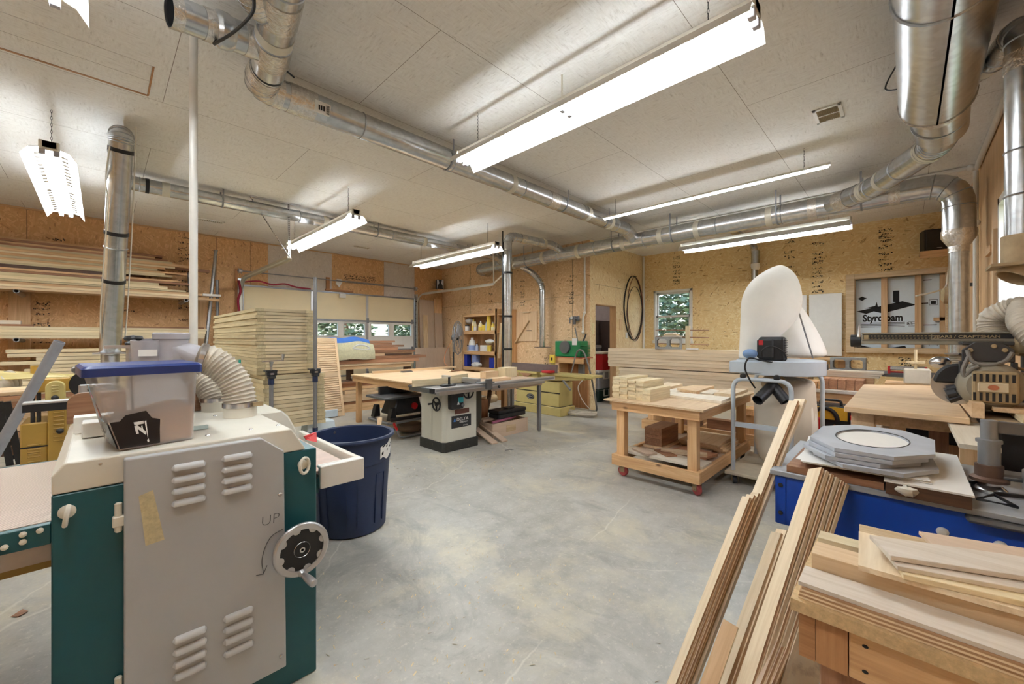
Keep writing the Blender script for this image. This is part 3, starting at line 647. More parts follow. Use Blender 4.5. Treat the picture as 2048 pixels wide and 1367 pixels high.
RB = duct('duct branch bending down the side wall beside the plywood corner', [(4.35,-.18,3.33),(4.15,-.42,3.36),(3.62,-.47,3.28),(3.62,-.47,3.0),(3.62,-.47,2.05)], .072, foil=((.05,.12),(.52,.2),(.95,.1)), tape=(.28,), rings=(1.5,1.75), bend=.16)
b = MB(); b.tube([(3.62,-.47,2.1),(3.62,-.47,1.94)], .085, 18); b.build('coupling', M_DUSTY, RB, sm=True)
b = MB(); b.box(3.50, 3.74, -.60, -.34, 1.925, 1.94); b.build('blast_gate', M_DUSTY, RB); MB().ring((3.62,-.47,1.925),(3.60,-.43,1.86),.075,.068).build('open_mouth', M_DUSTY, RB, sm=True)
b = MB(); b.tube(smooth_path([(4.2,.05,3.59),(4.35,.12,3.5),(4.22,.02,3.4)], 5), .006, 6); o = b.build('strap_end', M_DARK, sm=True); tag(o, 'dark strap end curling from the ceiling beside the drum-sized duct', 'strap', 'loose metal straps')
# pvc air lines
def pvc(lab, pts, r=.022, fit=(), m=None, nm='air_pipe'):
    t = thing(nm, lab, 'pipe', pts[0], 'white pipes'); MB().tube(arc_corner(pts, .04, 4), r, 12).build('pipe', m or M_PVC, t, sm=True)
    for i, f in enumerate(fit): f = Vector(f); MB().ball(f, r*1.7, n=10, m=6).build('fitting', M_WHITE, t, sm=True)
    return t
pvc('white pipe running along the ceiling parallel to the fat trunk duct', [(7.28,4.55,3.57),(7.30,-.58,3.57)], .024, [(7.3,2.2,3.57),(7.3,-.55,3.57)])
pvc('white pipe running along the top edge of the side wall', [(7.28,-.60,3.56),(-3.5,-.60,3.56)], .026)
pvc('white pipe running down the side wall beside the corner duct', [(7.3,-.59,3.52),(7.3,-.59,1.0)], .024, [(7.3,-.59,2.9)])
pvc('white pipe running down the centre wall to the hose coupling', [(7.16,4.86,3.45),(7.16,4.86,2.05),(7.16,4.90,1.98),(7.16,4.90,1.62)], .02, [(7.16,4.86,2.62),(7.16,4.86,2.07),(7.16,4.9,1.66)])
pvc('pale corner pipe where the partition meets the window wall', [(9.57,4.73,3.57),(9.57,4.73,1.2)], .028, m=M_WHITE)
po = Zp(387,62,CZ); t = thing('support_pole', 'white speckled round pole standing from floor to ceiling', 'pole', (po.x, po.y, 0)); MB().tube([(po.x,po.y,0),(po.x,po.y,CZ-.012)], .0235, 16).build('tube', M_PVC, t, sm=True); MB().tube([(po.x,po.y,CZ-.02),(po.x,po.y,CZ)], .027, 16).build('cap', M_CREAM, t, sm=True)
# ---------------------------------------------------------------- garage door
def solo(mb, name, m, lab, cat, group=None, **k): return tag(mb.build(name, m, **k), lab, cat, group)
gd = thing('garage_door', 'closed sectional overhead door with a row of small panes', 'garage door', ((GX0+GX1)/2, 9.95, 0)); YD = 9.955
secs = ((0,.62),(.62,1.24),(1.24,1.99),(1.99,2.66)); M_GDB = plain('cream_door_backing', (238,222,186), .7, 0, .05, 1.5); M_GDW = plain('door_white', (238,234,226), .5, 0, .03)
wins = [(Vp(a,655,9.93).x, Vp(b_,655,9.93).x) for a, b_ in ((500,528),(540,575),(588,624),(636,676),(689,730),(743,778),(789,823))]; WZ = (1.60, 1.90)
for i, (a, c) in enumerate(secs):
    b = MB()
    if i != 2: b.box(GX0+.01, GX1-.01, YD, YD+.04, a+.004, c-.004)
    else:
        b.box(GX0+.01, GX1-.01, YD, YD+.04, a+.004, WZ[0]); b.box(GX0+.01, GX1-.01, YD, YD+.04, WZ[1], c-.004); x = GX0+.01
        for p, q in wins: b.box(x, p, YD, YD+.04, WZ[0], WZ[1]); x = q
        b.box(x, GX1-.01, YD, YD+.04, WZ[0], WZ[1])
    sct = b.build('section', M_GDW if i == 2 else M_GDB, gd)
    if i == 2:
        for p, q in wins:
            f = MB(); e = .025; f.box(p-e, p, YD-.015, YD, WZ[0]-e, WZ[1]+e); f.box(q, q+e, YD-.015, YD, WZ[0]-e, WZ[1]+e); f.box(p, q, YD-.015, YD, WZ[0]-e, WZ[0]); f.box(p, q, YD-.015, YD, WZ[1], WZ[1]+e)
            fr = f.build('pane_frame', M_WHITE, gd); MB().box(p, q, YD+.012, YD+.016, *WZ).build('pane', M_GLASS, fr)
b = MB()
for a, c in secs: b.box(GX0+.01, GX1-.01, YD-.022, YD, c-.035, c+.004 if c < 2.6 else c)
b.build('strut', M_STEEL, gd)
for x in (Vp(625,600,9.93).x, Vp(735,650,9.93).x): MB().box(x-.03, x+.03, YD-.014, YD, 0, 2.64).build('stile', M_ALU, gd)
b = MB()
for z in (.62, 1.24, 1.99):
    for x in (2.15, 3.49, 4.83, 6.14): b.box(x-.03, x+.03, YD-.03, YD-.012, z-.06, z+.06)
b.build('hinge', M_STEEL, gd, bev=.004)
bm_ = Vp(684,585,9.86).x
MB().box(bm_-.05, bm_+.1, 9.86, 9.92, 2.52, 2.62).build('lift_bracket', M_WHITE, gd, bev=.004)
# torsion shaft
ts = thing('door_spring_shaft', 'torsion spring shaft above the overhead door', 'door shaft', (4.1, 9.9, 2.9)); MB().cyl((1.98,9.89,2.93),(6.3,9.89,2.93),.0125,n=10).build('shaft', M_STEEL, ts, sm=True)
xs = Vp(680,573,9.89).x; b = MB()
for i in range(80):
    pass
b.tube([(xs+.12+i*.006, 9.89+.03*math.cos(i*1.1), 2.93+.03*math.sin(i*1.1)) for i in range(200)], .004, 5); b.build('spring', M_GALV2, ts, sm=True)
for x in (2.03, 6.22): MB().lathe([(.012,-.03),(.055,-.03),(.055,-.02),(.045,-.015),(.045,.015),(.055,.02),(.055,.03),(.012,.03)], (x,9.89,2.93), (1,0,0), 20).build('cable_drum', M_ALU, ts, sm=True)
b = MB(); b.prism([(xs-.06,9.93,2.98),(xs+.06,9.93,2.98),(xs+.08,9.93,2.92),(xs,9.93,2.78),(xs-.08,9.93,2.86)], (0,.02,0)); b.build('centre_bracket', M_WHITE, ts)
b = MB(); b.box(xs-.32, xs+.35, 9.94, 9.985, 2.68, 2.72); b.box(xs-.3, xs-.22, 9.95, 9.985, 2.7, 3.0); b.build('backing_board', wood('fir', 'x'), ts)
def gtrack(x, sg, yend, lab, zh=2.765):
    t = thing('door_track', lab, 'door track', (x, 9.85, 0), 'overhead door tracks')
    pts = [(x, 9.90, .05), (x, 9.90, 2.45)]+[(x, 9.90-.34*(1-math.cos(a)), 2.45+.315*math.sin(a)) for a in [PI/2*i/8 for i in range(1, 9)]]+[(x, yend, zh)]
    b = MB(); d = .022
    for k in range(len(pts)-1):
        p, q = Vector(pts[k]), Vector(pts[k+1]); u = (q-p).normalized(); n = Vector((1,0,0)).cross(u)
        b.beam(p, q, .055, .003, n); b.beam(p+n*.018+Vector((sg*.026,0,0)), q+n*.018+Vector((sg*.026,0,0)), .003, .036, n); b.beam(p-n*.018-Vector((sg*.026,0,0))*0+Vector((-sg*.026,0,0)), q-n*.018+Vector((-sg*.026,0,0)), .003, .036, n)
    b.build('rail', plain('door_track_steel', (206,202,190), .4, .5, .08), t)
    b = MB(); b.box(x-.05, x+.05, 9.93, 9.995, .05, 2.78)
    fl = b.build('flag_bracket', M_ALU, t); b = MB()
    for z in [i*.12+.4 for i in range(19)]: b.box(x-.022, x+.018, 9.927, 9.93, z, z+.03)
    b.build('punched_hole', M_BLACK, fl)
    return t
tl = gtrack(2.05, 1, 6.82, 'overhead door track curving away above the lumber racks')
tr = gtrack(6.27, -1, 6.70, 'overhead door track curving out below the corner speaker')
b = MB(); a = Vector((2.05,6.83,2.78)); h1 = Zp(500,392,CZ-.01); h2 = Zp(577,408,CZ-.01); h3 = Zp(601,412,CZ-.01)
b.beam(a, h1, .035, .003); b.build('perforated_hanger', M_ALU, tl); b = MB(); b.beam(a, h2, .035, .003, (0,1,0)); b.build('perforated_hanger', M_ALU, tl); b = MB(); b.beam(h1, h3, .04, .02); b.build('ceiling_angle', M_ALU, tl)
dots = MB(); 
for h in (h1, h2):
    for i in range(26):
        p = a.lerp(h, (i+.5)/26); dots.box(p.x-.006, p.x+.006, p.y-.012, p.y-.002, p.z-.006, p.z+.006)
dots.build('punched_hole', M_DARK, tl)
b = MB(); a = Vector((6.27,6.72,2.78)); b.beam(a, (6.27,6.74,CZ), .035, .003, (0,1,0)); b.beam(a, (6.75,6.3,CZ-.2), .035, .003, (0,1,0)); b.build('hanger', M_WHITE, tr)
b = MB(); b.tube(smooth_path([(2.1,9.80,2.70),(2.35,9.82,2.74),(2.6,9.80,2.69),(2.85,9.82,2.73),(3.1,9.83,2.68),(3.4,9.84,2.67)],5), .018, 6); solo(b, 'red_rope', plain('red_rope_fibre', (150,40,60), .9), 'bunched red rope lying along the top edge of the overhead door', 'rope', sm=True)
b = MB(); b.tube(smooth_path([(1.99,9.82,2.72),(2.02,9.80,2.5),(1.98,9.82,2.3),(2.01,9.8,2.0)],5), .022, 6); solo(b, 'red_rope', plain('red_rope_fibre', (150,40,60), .9), 'red rope hanging beside the door track near the lumber racks', 'rope', sm=True)
# MDF sheets in the corner
def slab(x0, x1, y, z0, z1, th, lean, m, name, lab, cat='panel', grp=None, hole=None):
    b = MB(); f = lambda x, z: (x, y-lean*(1-(z-z0)/(z1-z0)), z)
    b.prism([f(x0,z0), f(x1,z0), f(x1,z1), f(x0,z1)], (0, th, 0)); return solo(b, name, m, lab, cat, grp)
md = wood('mdf', 'z')
slab(6.36, 6.86, 9.93, 0, 2.64, .02, .14, md, 'fibreboard_sheet', 'tallest tan fibreboard sheet leaning in the corner beside the overhead door', grp=None)
slab(6.84, 7.10, 9.89, 0, 2.69, .02, .12, wood('tan', 'z'), 'fibreboard_sheet', 'narrow tall tan sheet leaning against the corner post')
slab(6.80, 7.06, 9.80, 0, 2.27, .018, .10, md, 'fibreboard_sheet', 'narrow fibreboard sheet leaning in front of the tall sheets')
slab(6.43, 6.58, 9.84, 0, 2.20, .018, .12, wood('ash', 'z'), 'fibreboard_sheet', 'thin upright strip leaning on the tallest fibreboard sheet')
slab(6.02, 7.17, 9.60, 0, 1.27, .02, .12, md, 'fibreboard_sheet', 'low wide tan fibreboard sheet standing in the corner behind the fan')
# ---------------------------------------------------------------- lumber racks on the garage-door wall
def rack(z, xs, ln, nm):
    for x in xs:
        b = MB(); b.ring((x, 9.99, z), (x, 9.99-ln, z+.015), .032, .024, 16)
        solo(b, 'pipe_bracket', M_GALV2, f'pipe bracket carrying the {nm}, {"beside the printed sheet seam" if x > 0 else "at the far outer end"}', 'bracket', 'pipe brackets of the lumber racks', sm=True)
Lx = lambda px, y=9.4: Vp(px, 600, y).x
for z, nm, ys in ((2.20, 'upper lumber pile', .72), (1.49, 'four pale boards', .72)): rack(z, (Lx(33, 9.3), Lx(372, 9.3)), ys, nm)
b = MB()
for px in (38, 400): x = Lx(px, 9.9); b.box(x-.09, x+.09, 9.92, 9.97, .1, 2.3)
for i, px in enumerate((38, 400)):
    x = Lx(px, 9.9); solo(MB().box(x-.11, x+.11, 9.95, 9.996, 0, 2.32), 'rack_upright', wood('tan', 'z'), 'flat rack post on the wall ' + ('behind the white pole' if i else 'holding the outer pipe brackets'), 'rack post')
def board(x0, x1, y0, y1, z0, z1, kind, lab, grp=None, ax='x', name='lumber_board', cat='lumber'):
    return solo(MB().box(x0, x1, y0, y1, z0, z1), name, wood(kind, ax), lab, cat, grp)
G1 = 'boards of the upper lumber rack'; z = 2.235
rows = [('tan',.045,440,'pine'),('poplar',.035,395,0),('tan',.04,428,0),('olive',.028,372,0),('poplar',.045,335,0),('olive',.05,318,0),('brown',.032,385,0),('tan',.03,360,0),('dark',.05,250,0),
        ('olive',.03,345,0),('poplar',.03,330,0),('tan',.03,375,0),('olive',.03,315,0),('pine',.035,330,0),('poplar',.03,350,0),('tan',.045,400,0),('olive',.035,345,0),('brown',.03,335,0),('tan',.03,310,0),('brown',.035,325,0),('tan',.03,250,0)]
i = 0
for kind, th, endpx, q in rows:
    y0 = 9.33+.018*i+R.uniform(-.03,.03); 
    board(-2.4, Lx(endpx, y0), y0, y0+.15, z, z+th, kind, f'rough {KW[kind]} board, {ORD[i]} layer up at the front of the upper rack heap', G1)
    k2 = R.choice(['dark','brown','olive','tan']); board(-2.4+R.uniform(0,.5), Lx(endpx-R.uniform(5,90), y0), y0+.16, min(9.95, y0+.36), z+.002, z+th-.002, k2, f'rough {KW[k2]} board, {ORD[i]} layer up at the rear of the upper rack heap', G1)
    z += th+.004; i += 1
board(-2.2, Lx(418, 9.72), 9.66, 9.72, 2.80, 2.85, 'brown', 'reddish brown batten sticking out of the upper lumber heap towards the white pole')
solo(MB().box(Lx(405,9.28), Lx(441,9.28), 9.22, 9.30, 2.31, 2.35), 'white_trim_board', M_PVC, 'white trim board sticking out from the upper rack past the pole', 'trim board')
board(-2.3, Lx(392, 9.4), 9.22, 9.32, 2.235, 2.272, 'hem', 'long pale edge board lying frontmost on the upper wall rack')
z = 1.525
for k in range(4):
    board(-2.4, Lx(408+k*2, 9.3), 9.28+.012*k, 9.62, z, z+.042, 'poplar', f'clean pale board, {ORD[k]} up in the flat pile of four on the middle rack', 'boards of the middle rack'); z += .045
board(-2.3, Lx(66, 9.4), 9.4, 9.55, z, z+.03, 'brown', 'reddish board lying on the pile of four at its outer end'); board(-2.3, Lx(41, 9.4), 9.42, 9.55, z+.032, z+.085, 'white', 'white board topping the middle rack at its outer end')
board(.25, Lx(409, 9.6), 9.63, 9.8, z-.03, z+.03, 'brown', 'dark brown batten at the rear of the middle rack')
# low pile: pale boards whose ends step back
G3 = 'pale boards of the low pile'; z = .10
ends = [5,0,0,2,4,0,1,3,6,20,2,8,30,42,48,60,0,72,14]
solo(MB().box(-2.2, 1.2, 8.95, 9.9, 0, .09), 'pile_bearer', wood('dark', 'x'), 'dark low bearer under the pale boards by the wall', 'bearer')
for k, e in enumerate(ends):
    th = .062 if k < 12 else .05; kind = 'poplar' if k > 8 else R.choice(['brown','hem','cedar','poplar']); y0 = 9.0+.01*k
    board(Lx(e, y0)-(.9 if k < 9 else 0), 1.2+R.uniform(-.3,.1), y0, y0+.5, z, z+th, kind, f'{KW[kind]} board, {ORD[k]} up in the low staggered pile below the wall racks', G3); z += th+.006
board(Lx(12, 9.35), 1.25, 9.3, 9.6, z+.006, z+.055, 'poplar', 'topmost pale board of the low pile with a knot near its end')
# angled steel bars standing at the rack end
def bar(p0, p1, r, m, lab, name='steel_tube', n=10, hollow=False): 
    b = MB(); (b.ring(p0, p1, r, r*.8, 16) if hollow else b.tube([p0, p1], r, n)); return solo(b, name, m, lab, 'pipe', sm=True)
bar(Vp(432,500,9.75), Vp(402,690,9.45)+V(0,0,-.9), .03, M_GALV2, 'long steel tube leaning against the wall beside the white pole', hollow=True)
bar(Vp(434,560,9.9), V(Vp(436,800,9.75).x,9.75,.0), .028, M_STEEL, 'short steel tube standing upright on the wall behind the long leaning tube')
bar(Vp(378,545,9.9), Vp(388,560,9.8)+V(.05,0,-2.1), .03, M_GALV2, 'steel tube end peeking out behind the white pole')
q0, q1 = Dp(119,683,3.15), Dp(-14,915,3.05); bar(q0, q0+(q1-q0)*(q0.z/(q0.z-q1.z)*.995), .034, plain('grey_conduit', (158,160,168), .45), 'grey conduit leaning across the view at the outer edge', 'conduit_pipe', 16, True)
# ---------------------------------------------------------------- clamped stack of doors
def make_door(x0, x1, y0, y1, th, kind, lab, grp):
    t = thing('cabinet_door', lab, 'door', (x0, y0, 0), grp); s = .085
    MB().box(x0, x0+s, y0, y1, 0, th).build('stile', wood('hem' if kind else 'olive', 'y'), t); MB().box(x1-s, x1, y0, y1, 0, th).build('stile', wood('olive', 'y'), t)
    for a, c in ((y0+.003, y0+.12), (y1-.12, y1-.003)): MB().box(x0+s, x1-s, a, c, .001, th-.001).build('rail', wood('poplar', 'x'), t)
    MB().box(x0+s, x1-s, y0+.12, y1-.12, .008, th-.008).build('field_panel', wood('poplar', 'y'), t); return t
def stack(x0, x1, y0, y1, z0, z1, n, lab, grp, lip):
    th = (z1-z0)/n; p = make_door(x0, x1, y0, y1, th-.003, 0, lab, grp)
    for k in range(n):
        c = p if k == 0 else copy_tree(p); dx = R.uniform(-.006,.006)-(.012 if lip and k % 2 and k > n-12 else 0)
        c.location = (x0+dx, y0+R.uniform(-.004,.004), z0+k*th); c['label'] = f'pale unfinished door, {ORD[n-1-k]} from the top of {lab}'
stack(1.22, 1.83, 5.17, 7.57, 1.115, 1.865, 20, 'the upper half of the tall stack', 'doors of the upper clamped stack', True)
stack(1.27, 1.915, 5.06, 7.46, .50, 1.108, 13, 'the lower clamped half of the stack', 'doors of the lower clamped stack', True)
def trestle(x0, x1, y, lab):
    t = thing('foam_support', lab, 'support', ((x0+x1)/2, y, 0), 'pale blue supports')
    b = MB(); b.hexa([(x0,y-.05,0),(x1,y-.05,0),(x1,y+.25,0),(x0,y+.25,0)], [(x0+.05,y,.497),(x1-.05,y,.497),(x1-.05,y+.2,.497),(x0+.05,y+.2,.497)]); b.build('body', M_FOAM, t, bev=.01)
    MB().box(x0+.12, x1-.12, y-.05, y-.03, .12, .34).build('recess', M_WHITE, t)
trestle(1.33, 1.62, 5.12, 'pale blue support block under the stack, nearer the sander'); trestle(1.70, 2.12, 5.16, 'pale blue support block under the stack corner behind the barrel'); trestle(1.4, 1.9, 6.9, 'pale blue support block under the far end of the stack')
def pipe_clamp(x, y, z0, z1, zj, lab, crank=True, zb=.42):
    t = thing('pipe_clamp', lab, 'clamp', (x, y, z0), 'pipe clamps'); MB().tube([(x,y,z0),(x,y,z1)], .0215, 14).build('pipe', M_STEEL, t, sm=True)
    b = MB(); b.box(x-.05, x+.05, y-.04, y+.035, zj-.02, zj+.02); b.box(x-.055, x+.06, y-.02, y+.10, zj+.018, zj+.034); b.box(x-.035, x+.035, y-.045, y+.03, zj-.055, zj-.02); b.build('head_jaw', M_DARK, t, bev=.006); MB().tube([(x,y,zj-.12),(x,y,zj-.056)], .029, 14).build('blue_collar', M_NAVY, t, sm=True)
    b = MB(); b.box(x-.045, x+.05, y-.04, y+.03, zb-.06, zb-.01); b.box(x-.05, x+.055, y-.02, y+.11, zb-.025, zb-.01); b.build('tail_jaw', M_DARK, t, bev=.006); MB().tube([(x,y,zb+.0),(x,y,zb+.06)], .029, 14).build('blue_collar', M_NAVY, t, sm=True)
    b = MB(); b.box(x-.018, x+.018, y-.0425, y-.0405, zj-.012, zj+.008); b.build('badge', M_CHROME, t)
    if crank:
        b = MB(); b.tube([(x,y,zj+.03),(x,y,zj+.13)], .012, 8); b.beam((x-.09,y,zj+.135), (x+.12,y,zj+.14), .022, .012); b.tube([(x-.002,y,zj+.07),(x+.002,y,zj+.13)], [.012,.024], 8); b.tube([(x+.11,y,zj+.14),(x+.115,y,zj+.21)], [.012,.022], 8); b.build('crank_handle', M_CHROME, t, sm=True)
pipe_clamp(1.305, 4.955, .004, 1.06, 1.14, 'pipe clamp with crank handle gripping the lower stack on its inner edge')
pipe_clamp(1.762, 4.955, .004, 2.24, 1.135, 'taller pipe clamp whose pipe rises above the whole stack', False)
# louvred shutter
t = thing('louvred_shutter', 'pale louvred shutter door leaning on the lumber heap', 'shutter', (3.15, 8.1, 0)); b0 = V(2.93, 7.92, 0); e = V(.45,.04,0); up = V(-.03,.33,1.53); nn = e.cross(up).normalized()*.03
def bx(u0, u1, w0, w1, o0=0, o1=1, m=None, nm=None):
    b = MB(); P = lambda u, w, o: b0+e*u+up*w+nn*o; b.hexa([P(u0,w0,o0),P(u1,w0,o0),P(u1,w1,o0),P(u0,w1,o0)], [P(u0,w0,o1),P(u1,w0,o1),P(u1,w1,o1),P(u0,w1,o1)]); return b
for u0, u1 in ((0,.11),(.89,1)): bx(u0,u1,0,1).build('stile', wood('hem','z'), t)
for w0, w1 in ((0,.06),(.5,.56),(.95,1)): bx(.11,.89,w0,w1).build('rail', wood('hem','x'), t)
b = MB(); P = lambda u, w, o: b0+e*u+up*w+nn*o
for w0, w1 in ((.06,.5),(.56,.95)):
    n = 16 if w0 < .3 else 14
    for k in range(n):
        a = w0+(w1-w0)*(k+.1)/n; c = w0+(w1-w0)*(k+1)/n; b.hexa([P(.11,a,.75),P(.89,a,.75),P(.89,c,.15),P(.11,c,.15)], [P(.11,a+.006,1),P(.89,a+.006,1),P(.89,c+.006,.4),P(.11,c+.006,.4)])
b.build('slats', wood('hem','x'), t)
slb = MB().box(2.78,3.22,7.86,7.90,.02,.16).build('plastic_case', plain('clear_blue_plastic',(206,220,232),.3), sm=False, bev=.01); tag(slb, 'pale plastic case standing before the shutter foot', 'case')
# ---------------------------------------------------------------- lumber heap in front of the garage door
def lb(px0, px1, z0, z1, y0, dy, kind, lab, grp=None): return board(Vp(px0,700,y0).x, Vp(px1,700,y0).x, y0, y0+dy, z0, z1, kind, lab, grp)
GH = 'boards of the floor heap'; HL = (f'plain board, {ORD[i]} of its kind counting up the heap before the garage door' for i in range(20))
lb(684,782,.0,.15,8.25,.25,'tan','lowest thick timber of the heap lying on the concrete'); lb(684,800,.155,.20,8.3,.3,'brown',next(HL),GH); lb(680,806,.21,.36,8.28,.2,'hem','deep pale plank second from the floor in the heap before the garage door'); lb(690,752,.365,.43,8.34,.2,'hem',next(HL),GH)
lb(680,770,.44,.49,8.4,.3,'tan',next(HL),GH); lb(676,820,.50,.56,8.5,.4,'cedar',next(HL),GH); lb(672,828,.565,.60,8.45,.5,'brown',next(HL),GH)
for px in (668, 700, 815): x = Vp(px,700,8.75).x; lb(px,px+7,.605,.86,8.7,.2,'dark',f'short dark block propping the upper tier of the heap, {ORD[(668,700,815).index(px)]} from the shutter','spacer blocks of the heap')
lb(668,822,.87,.94,8.4,.5,'tan',next(HL),GH); lb(670,828,.945,.98,8.38,.3,'hem','long pale board edging the upper tier of the heap'); lb(672,838,.985,1.06,8.42,.35,'cedar',next(HL),GH)
lb(700,852,1.065,1.13,8.45,.3,'brown','reddish batten sticking out past the heap towards the fan'); lb(676,826,1.135,1.20,8.5,.3,'hem',next(HL),GH); lb(770,824,1.14,1.185,8.49,.01,'dark','dark strip on the face of the upper heap'); lb(690,830,1.205,1.26,8.48,.3,'brown',next(HL),GH)
lb(735,796,1.265,1.33,8.52,.3,'cedar',next(HL),GH); lb(740,808,1.335,1.375,8.55,.25,'brown',next(HL),GH); lb(735,784,1.38,1.43,8.6,.2,'brown',next(HL),GH); lb(730,790,1.435,1.475,8.62,.2,'cedar','topmost reddish board of the heap below the small panes')
b = MB(); 
for k in range(5): b.ball((3.62+.17*k, 8.75+.05*(k%2), .64+.02*(k%3)), .07+.012*(k%2), (1.1,1,.7), 10, 6)
for k, (xx, nm, mm) in enumerate(((3.45,'red_wire_coil',M_RED),(3.9,'white_jug',M_WHITE),(4.15,'white_cloth',M_PAPER))):
    b = MB(); b.ball((xx,8.62,.68), .075, (1.2,1,.9), 14, 8, .12); solo(b, nm, mm, ['small red tangle of wire in the gap of the heap','white jug lying in the gap of the heap','crumpled white cloth in the gap of the heap'][k], ['wire','jug','cloth'][k], sm=True)
# carpet and towel draped over the heap
def drape(px0, px1, yf, yb, ztop, zfront, m, name, lab, cat, th, wav, roll=False):
    xa, xb = Vp(px0,700,yf).x, Vp(px1,700,yf).x
    def fn(s, q):
        x = xa+(xb-xa)*s; k = math.sin(s*9+q*4)*wav
        if q < .5: y = yb+(yf-yb)*(q/.5); zz = ztop+math.sin(s*3.1)*.05+k
        else: y = yf-.03*math.sin((q-.5)*2*PI)-.02; zz = ztop+(zfront-ztop)*((q-.5)/.5)+k*.6+math.sin(s*3.1)*.05*(1-(q-.5)/.5)
        return (x+.10*(q-.5)*(1 if s > .5 else .4), y, zz)
    b = MB(); b.grid(fn, 22, 16, (0, -.004, th)); return solo(b, name, m, lab, cat, sm=True, fix=True)
drape(668,745,8.36,8.85,1.36,1.08,M_CARPET,'folded_carpet','folded olive carpet draped over the heap of boards','carpet',.05,.018)
drape(660,736,8.42,8.8,1.47,1.29,M_TOWEL,'blue_towel','blue towel lying on the folded carpet','towel',.035,.015)
b = MB(); c0 = Vp(725,694,8.32); b.tube(smooth_path([c0+V(-.22,0,-.02),c0+V(-.1,0,.05),c0+V(.05,0,.04),c0+V(.16,0,-.03),c0+V(.02,0,-.05),c0+V(-.22,0,-.02)],5), .018, 8); solo(b, 'towel_fold', M_GREY, 'rolled grey edge of fabric on the blue towel front', 'fabric roll', sm=True)
# ---------------------------------------------------------------- the wide drum sander in front
def ribbed(pts, r, pitch=.018, amp=.07, n=18):
    path = smooth_path(pts, 10); L = [0]
    for i in range(1, len(path)): L.append(L[-1]+(path[i]-path[i-1]).length)
    out = []; rs = []; m = max(8, int(L[-1]/(pitch/3)))
    j = 0
    for k in range(m+1):
        s = L[-1]*k/m
        while j < len(L)-2 and L[j+1] < s: j += 1
        f = (s-L[j])/max(1e-9, L[j+1]-L[j]); out.append(path[j].lerp(path[j+1], f)); rs.append(r*(1+amp*(1 if k % 3 == 0 else -.6)))
    return MB().tube(out, rs, n)
YF = 1.935; sx0, sx1 = -.109, .694
S = thing('drum_sander', 'large cream and teal drum sander with handwheel, its conveyor reaching off beside it', 'sander', (.29, 2.5, 0))
b = MB(); b.box(sx0, sx1, YF, 3.0, .0, 1.021); b.build('cabinet', M_GREEN, S, bev=.004)
b = MB(); pr = [(sx0,1.023),(sx0,1.082),(-.081,1.12),(.589,1.124),(.645,1.030),(.645,1.023)]
b.prism([(x, YF-.001, z) for x, z in pr], (0, .80, 0)); hood = b.build('hood', M_CREAM, S, bev=.006, seg=2)
b = MB(); b.prism([(x, 2.78, z-.004) for x, z in pr], (0, .22, 0)); b.build('rear_hood', M_CREAM, S, bev=.006)
yD = 1.895; P = lambda x, y: Vp(x, y, yD); q = [P(248,919), P(523.7,877), P(568.3,900.6), P(573,1331.5)]; zb = q[3].z
dp = [(q[0].x, zb), (q[0].x, (q[0].z+q[1].z)/2), (q[1].x, (q[0].z+q[1].z)/2), (q[2].x, q[2].z), (q[3].x, zb)]
b = MB(); b.prism([(x, yD, z) for x, z in dp], (0, YF-yD-.001, 0)); dr = b.build('access_door', plain('mid_grey_door_paint', (180,181,183), .42, 0, .05, 3), S, bev=.005, seg=2)
def louver(xa, xb, zc, nm='louvre'):
    b = MB(); n = 14; m = 6; h = .017
    def fn(s, t):
        x = xa+(xb-xa)*s; e = min(1, min(s, 1-s)/.13); e = math.sqrt(max(0, 1-(1-e)**2)); a = t*PI/2*1.15
        return (x, yD-.016*e*math.sin(min(a, PI/2))*1.0-.0002, zc+h*math.cos(a)*1.0*(.35+.65*e)-.004)
    b.grid(fn, n, m); b.prism([(xa+.008, yD-.0115, zc-.0045), (xb-.008, yD-.0115, zc-.0045), (xb-.004, yD-.0005, zc-.0055), (xa+.004, yD-.0005, zc-.0055)], (0,0,.001)); return b.build(nm, M_GREY, dr, sm=True, fix=False)
for (pa, pb, pc, ys) in ((343,412,378,(931,954.5,977,1001)), (443,505,474,(913,935,957,978)), (345,414,380,(1268,1292,1316,1340)), (446,507,476,(1227,1249,1272,1296))):
    xa, xb = P(pa,1000).x, P(pb,1000).x
    for y in ys: louver(xa, xb, P(pc, y).z)
# latch screws, tape mark, pencilled note
for x, y in ((560,988),(562,1311)):
    p = P(x, y); b = MB(); b.lathe([(.0,.006),(.005,.006),(.008,.003),(.0085,0)], (p.x, yD, p.z), (0,-1,0), 14); b.build('latch_screw', M_CHROME, dr, sm=True)
b = MB(); t_ = [P(277,992), P(306,979), P(313,1010), P(329,1078), P(291,1091), P(283,1030)]; b.prism([(p.x, yD-.0003, p.z) for p in t_], (0, -.0003, 0)); b.build('tape_residue', plain('yellowed_tape_residue', (202,188,150), .7, 0, .22, 60), dr)
pu = P(521,1055); text('UP', 'pencil_note', M_PENCIL, dr, (pu.x, yD-.0004, pu.z+.004), (1,0,0), (.05,0,1), .058, .0002, bold=-.0012)
b = MB(); ar = smooth_path([P(566,1057), P(545,1070), P(532,1090), P(524,1120), P(527,1145)], 6); b.tube([V(p.x, yD-.0005, p.z) for p in ar], .0016, 5); ar = [P(512,1150), P(527,1147), P(534,1130)]; b.tube([V(p.x, yD-.0005, p.z) for p in ar], .0016, 5); b.build('pencil_note', M_PENCIL, dr)
for z in (.912, .32):
    b = MB(); b.cyl((.043,YF-.016,z-.05),(.043,YF-.016,z+.05),.010,n=12); b.box(.028,.06,YF-.028,YF-.004,z-.03,z+.005); b.build('hinge', M_CREAM, S, bev=.003)
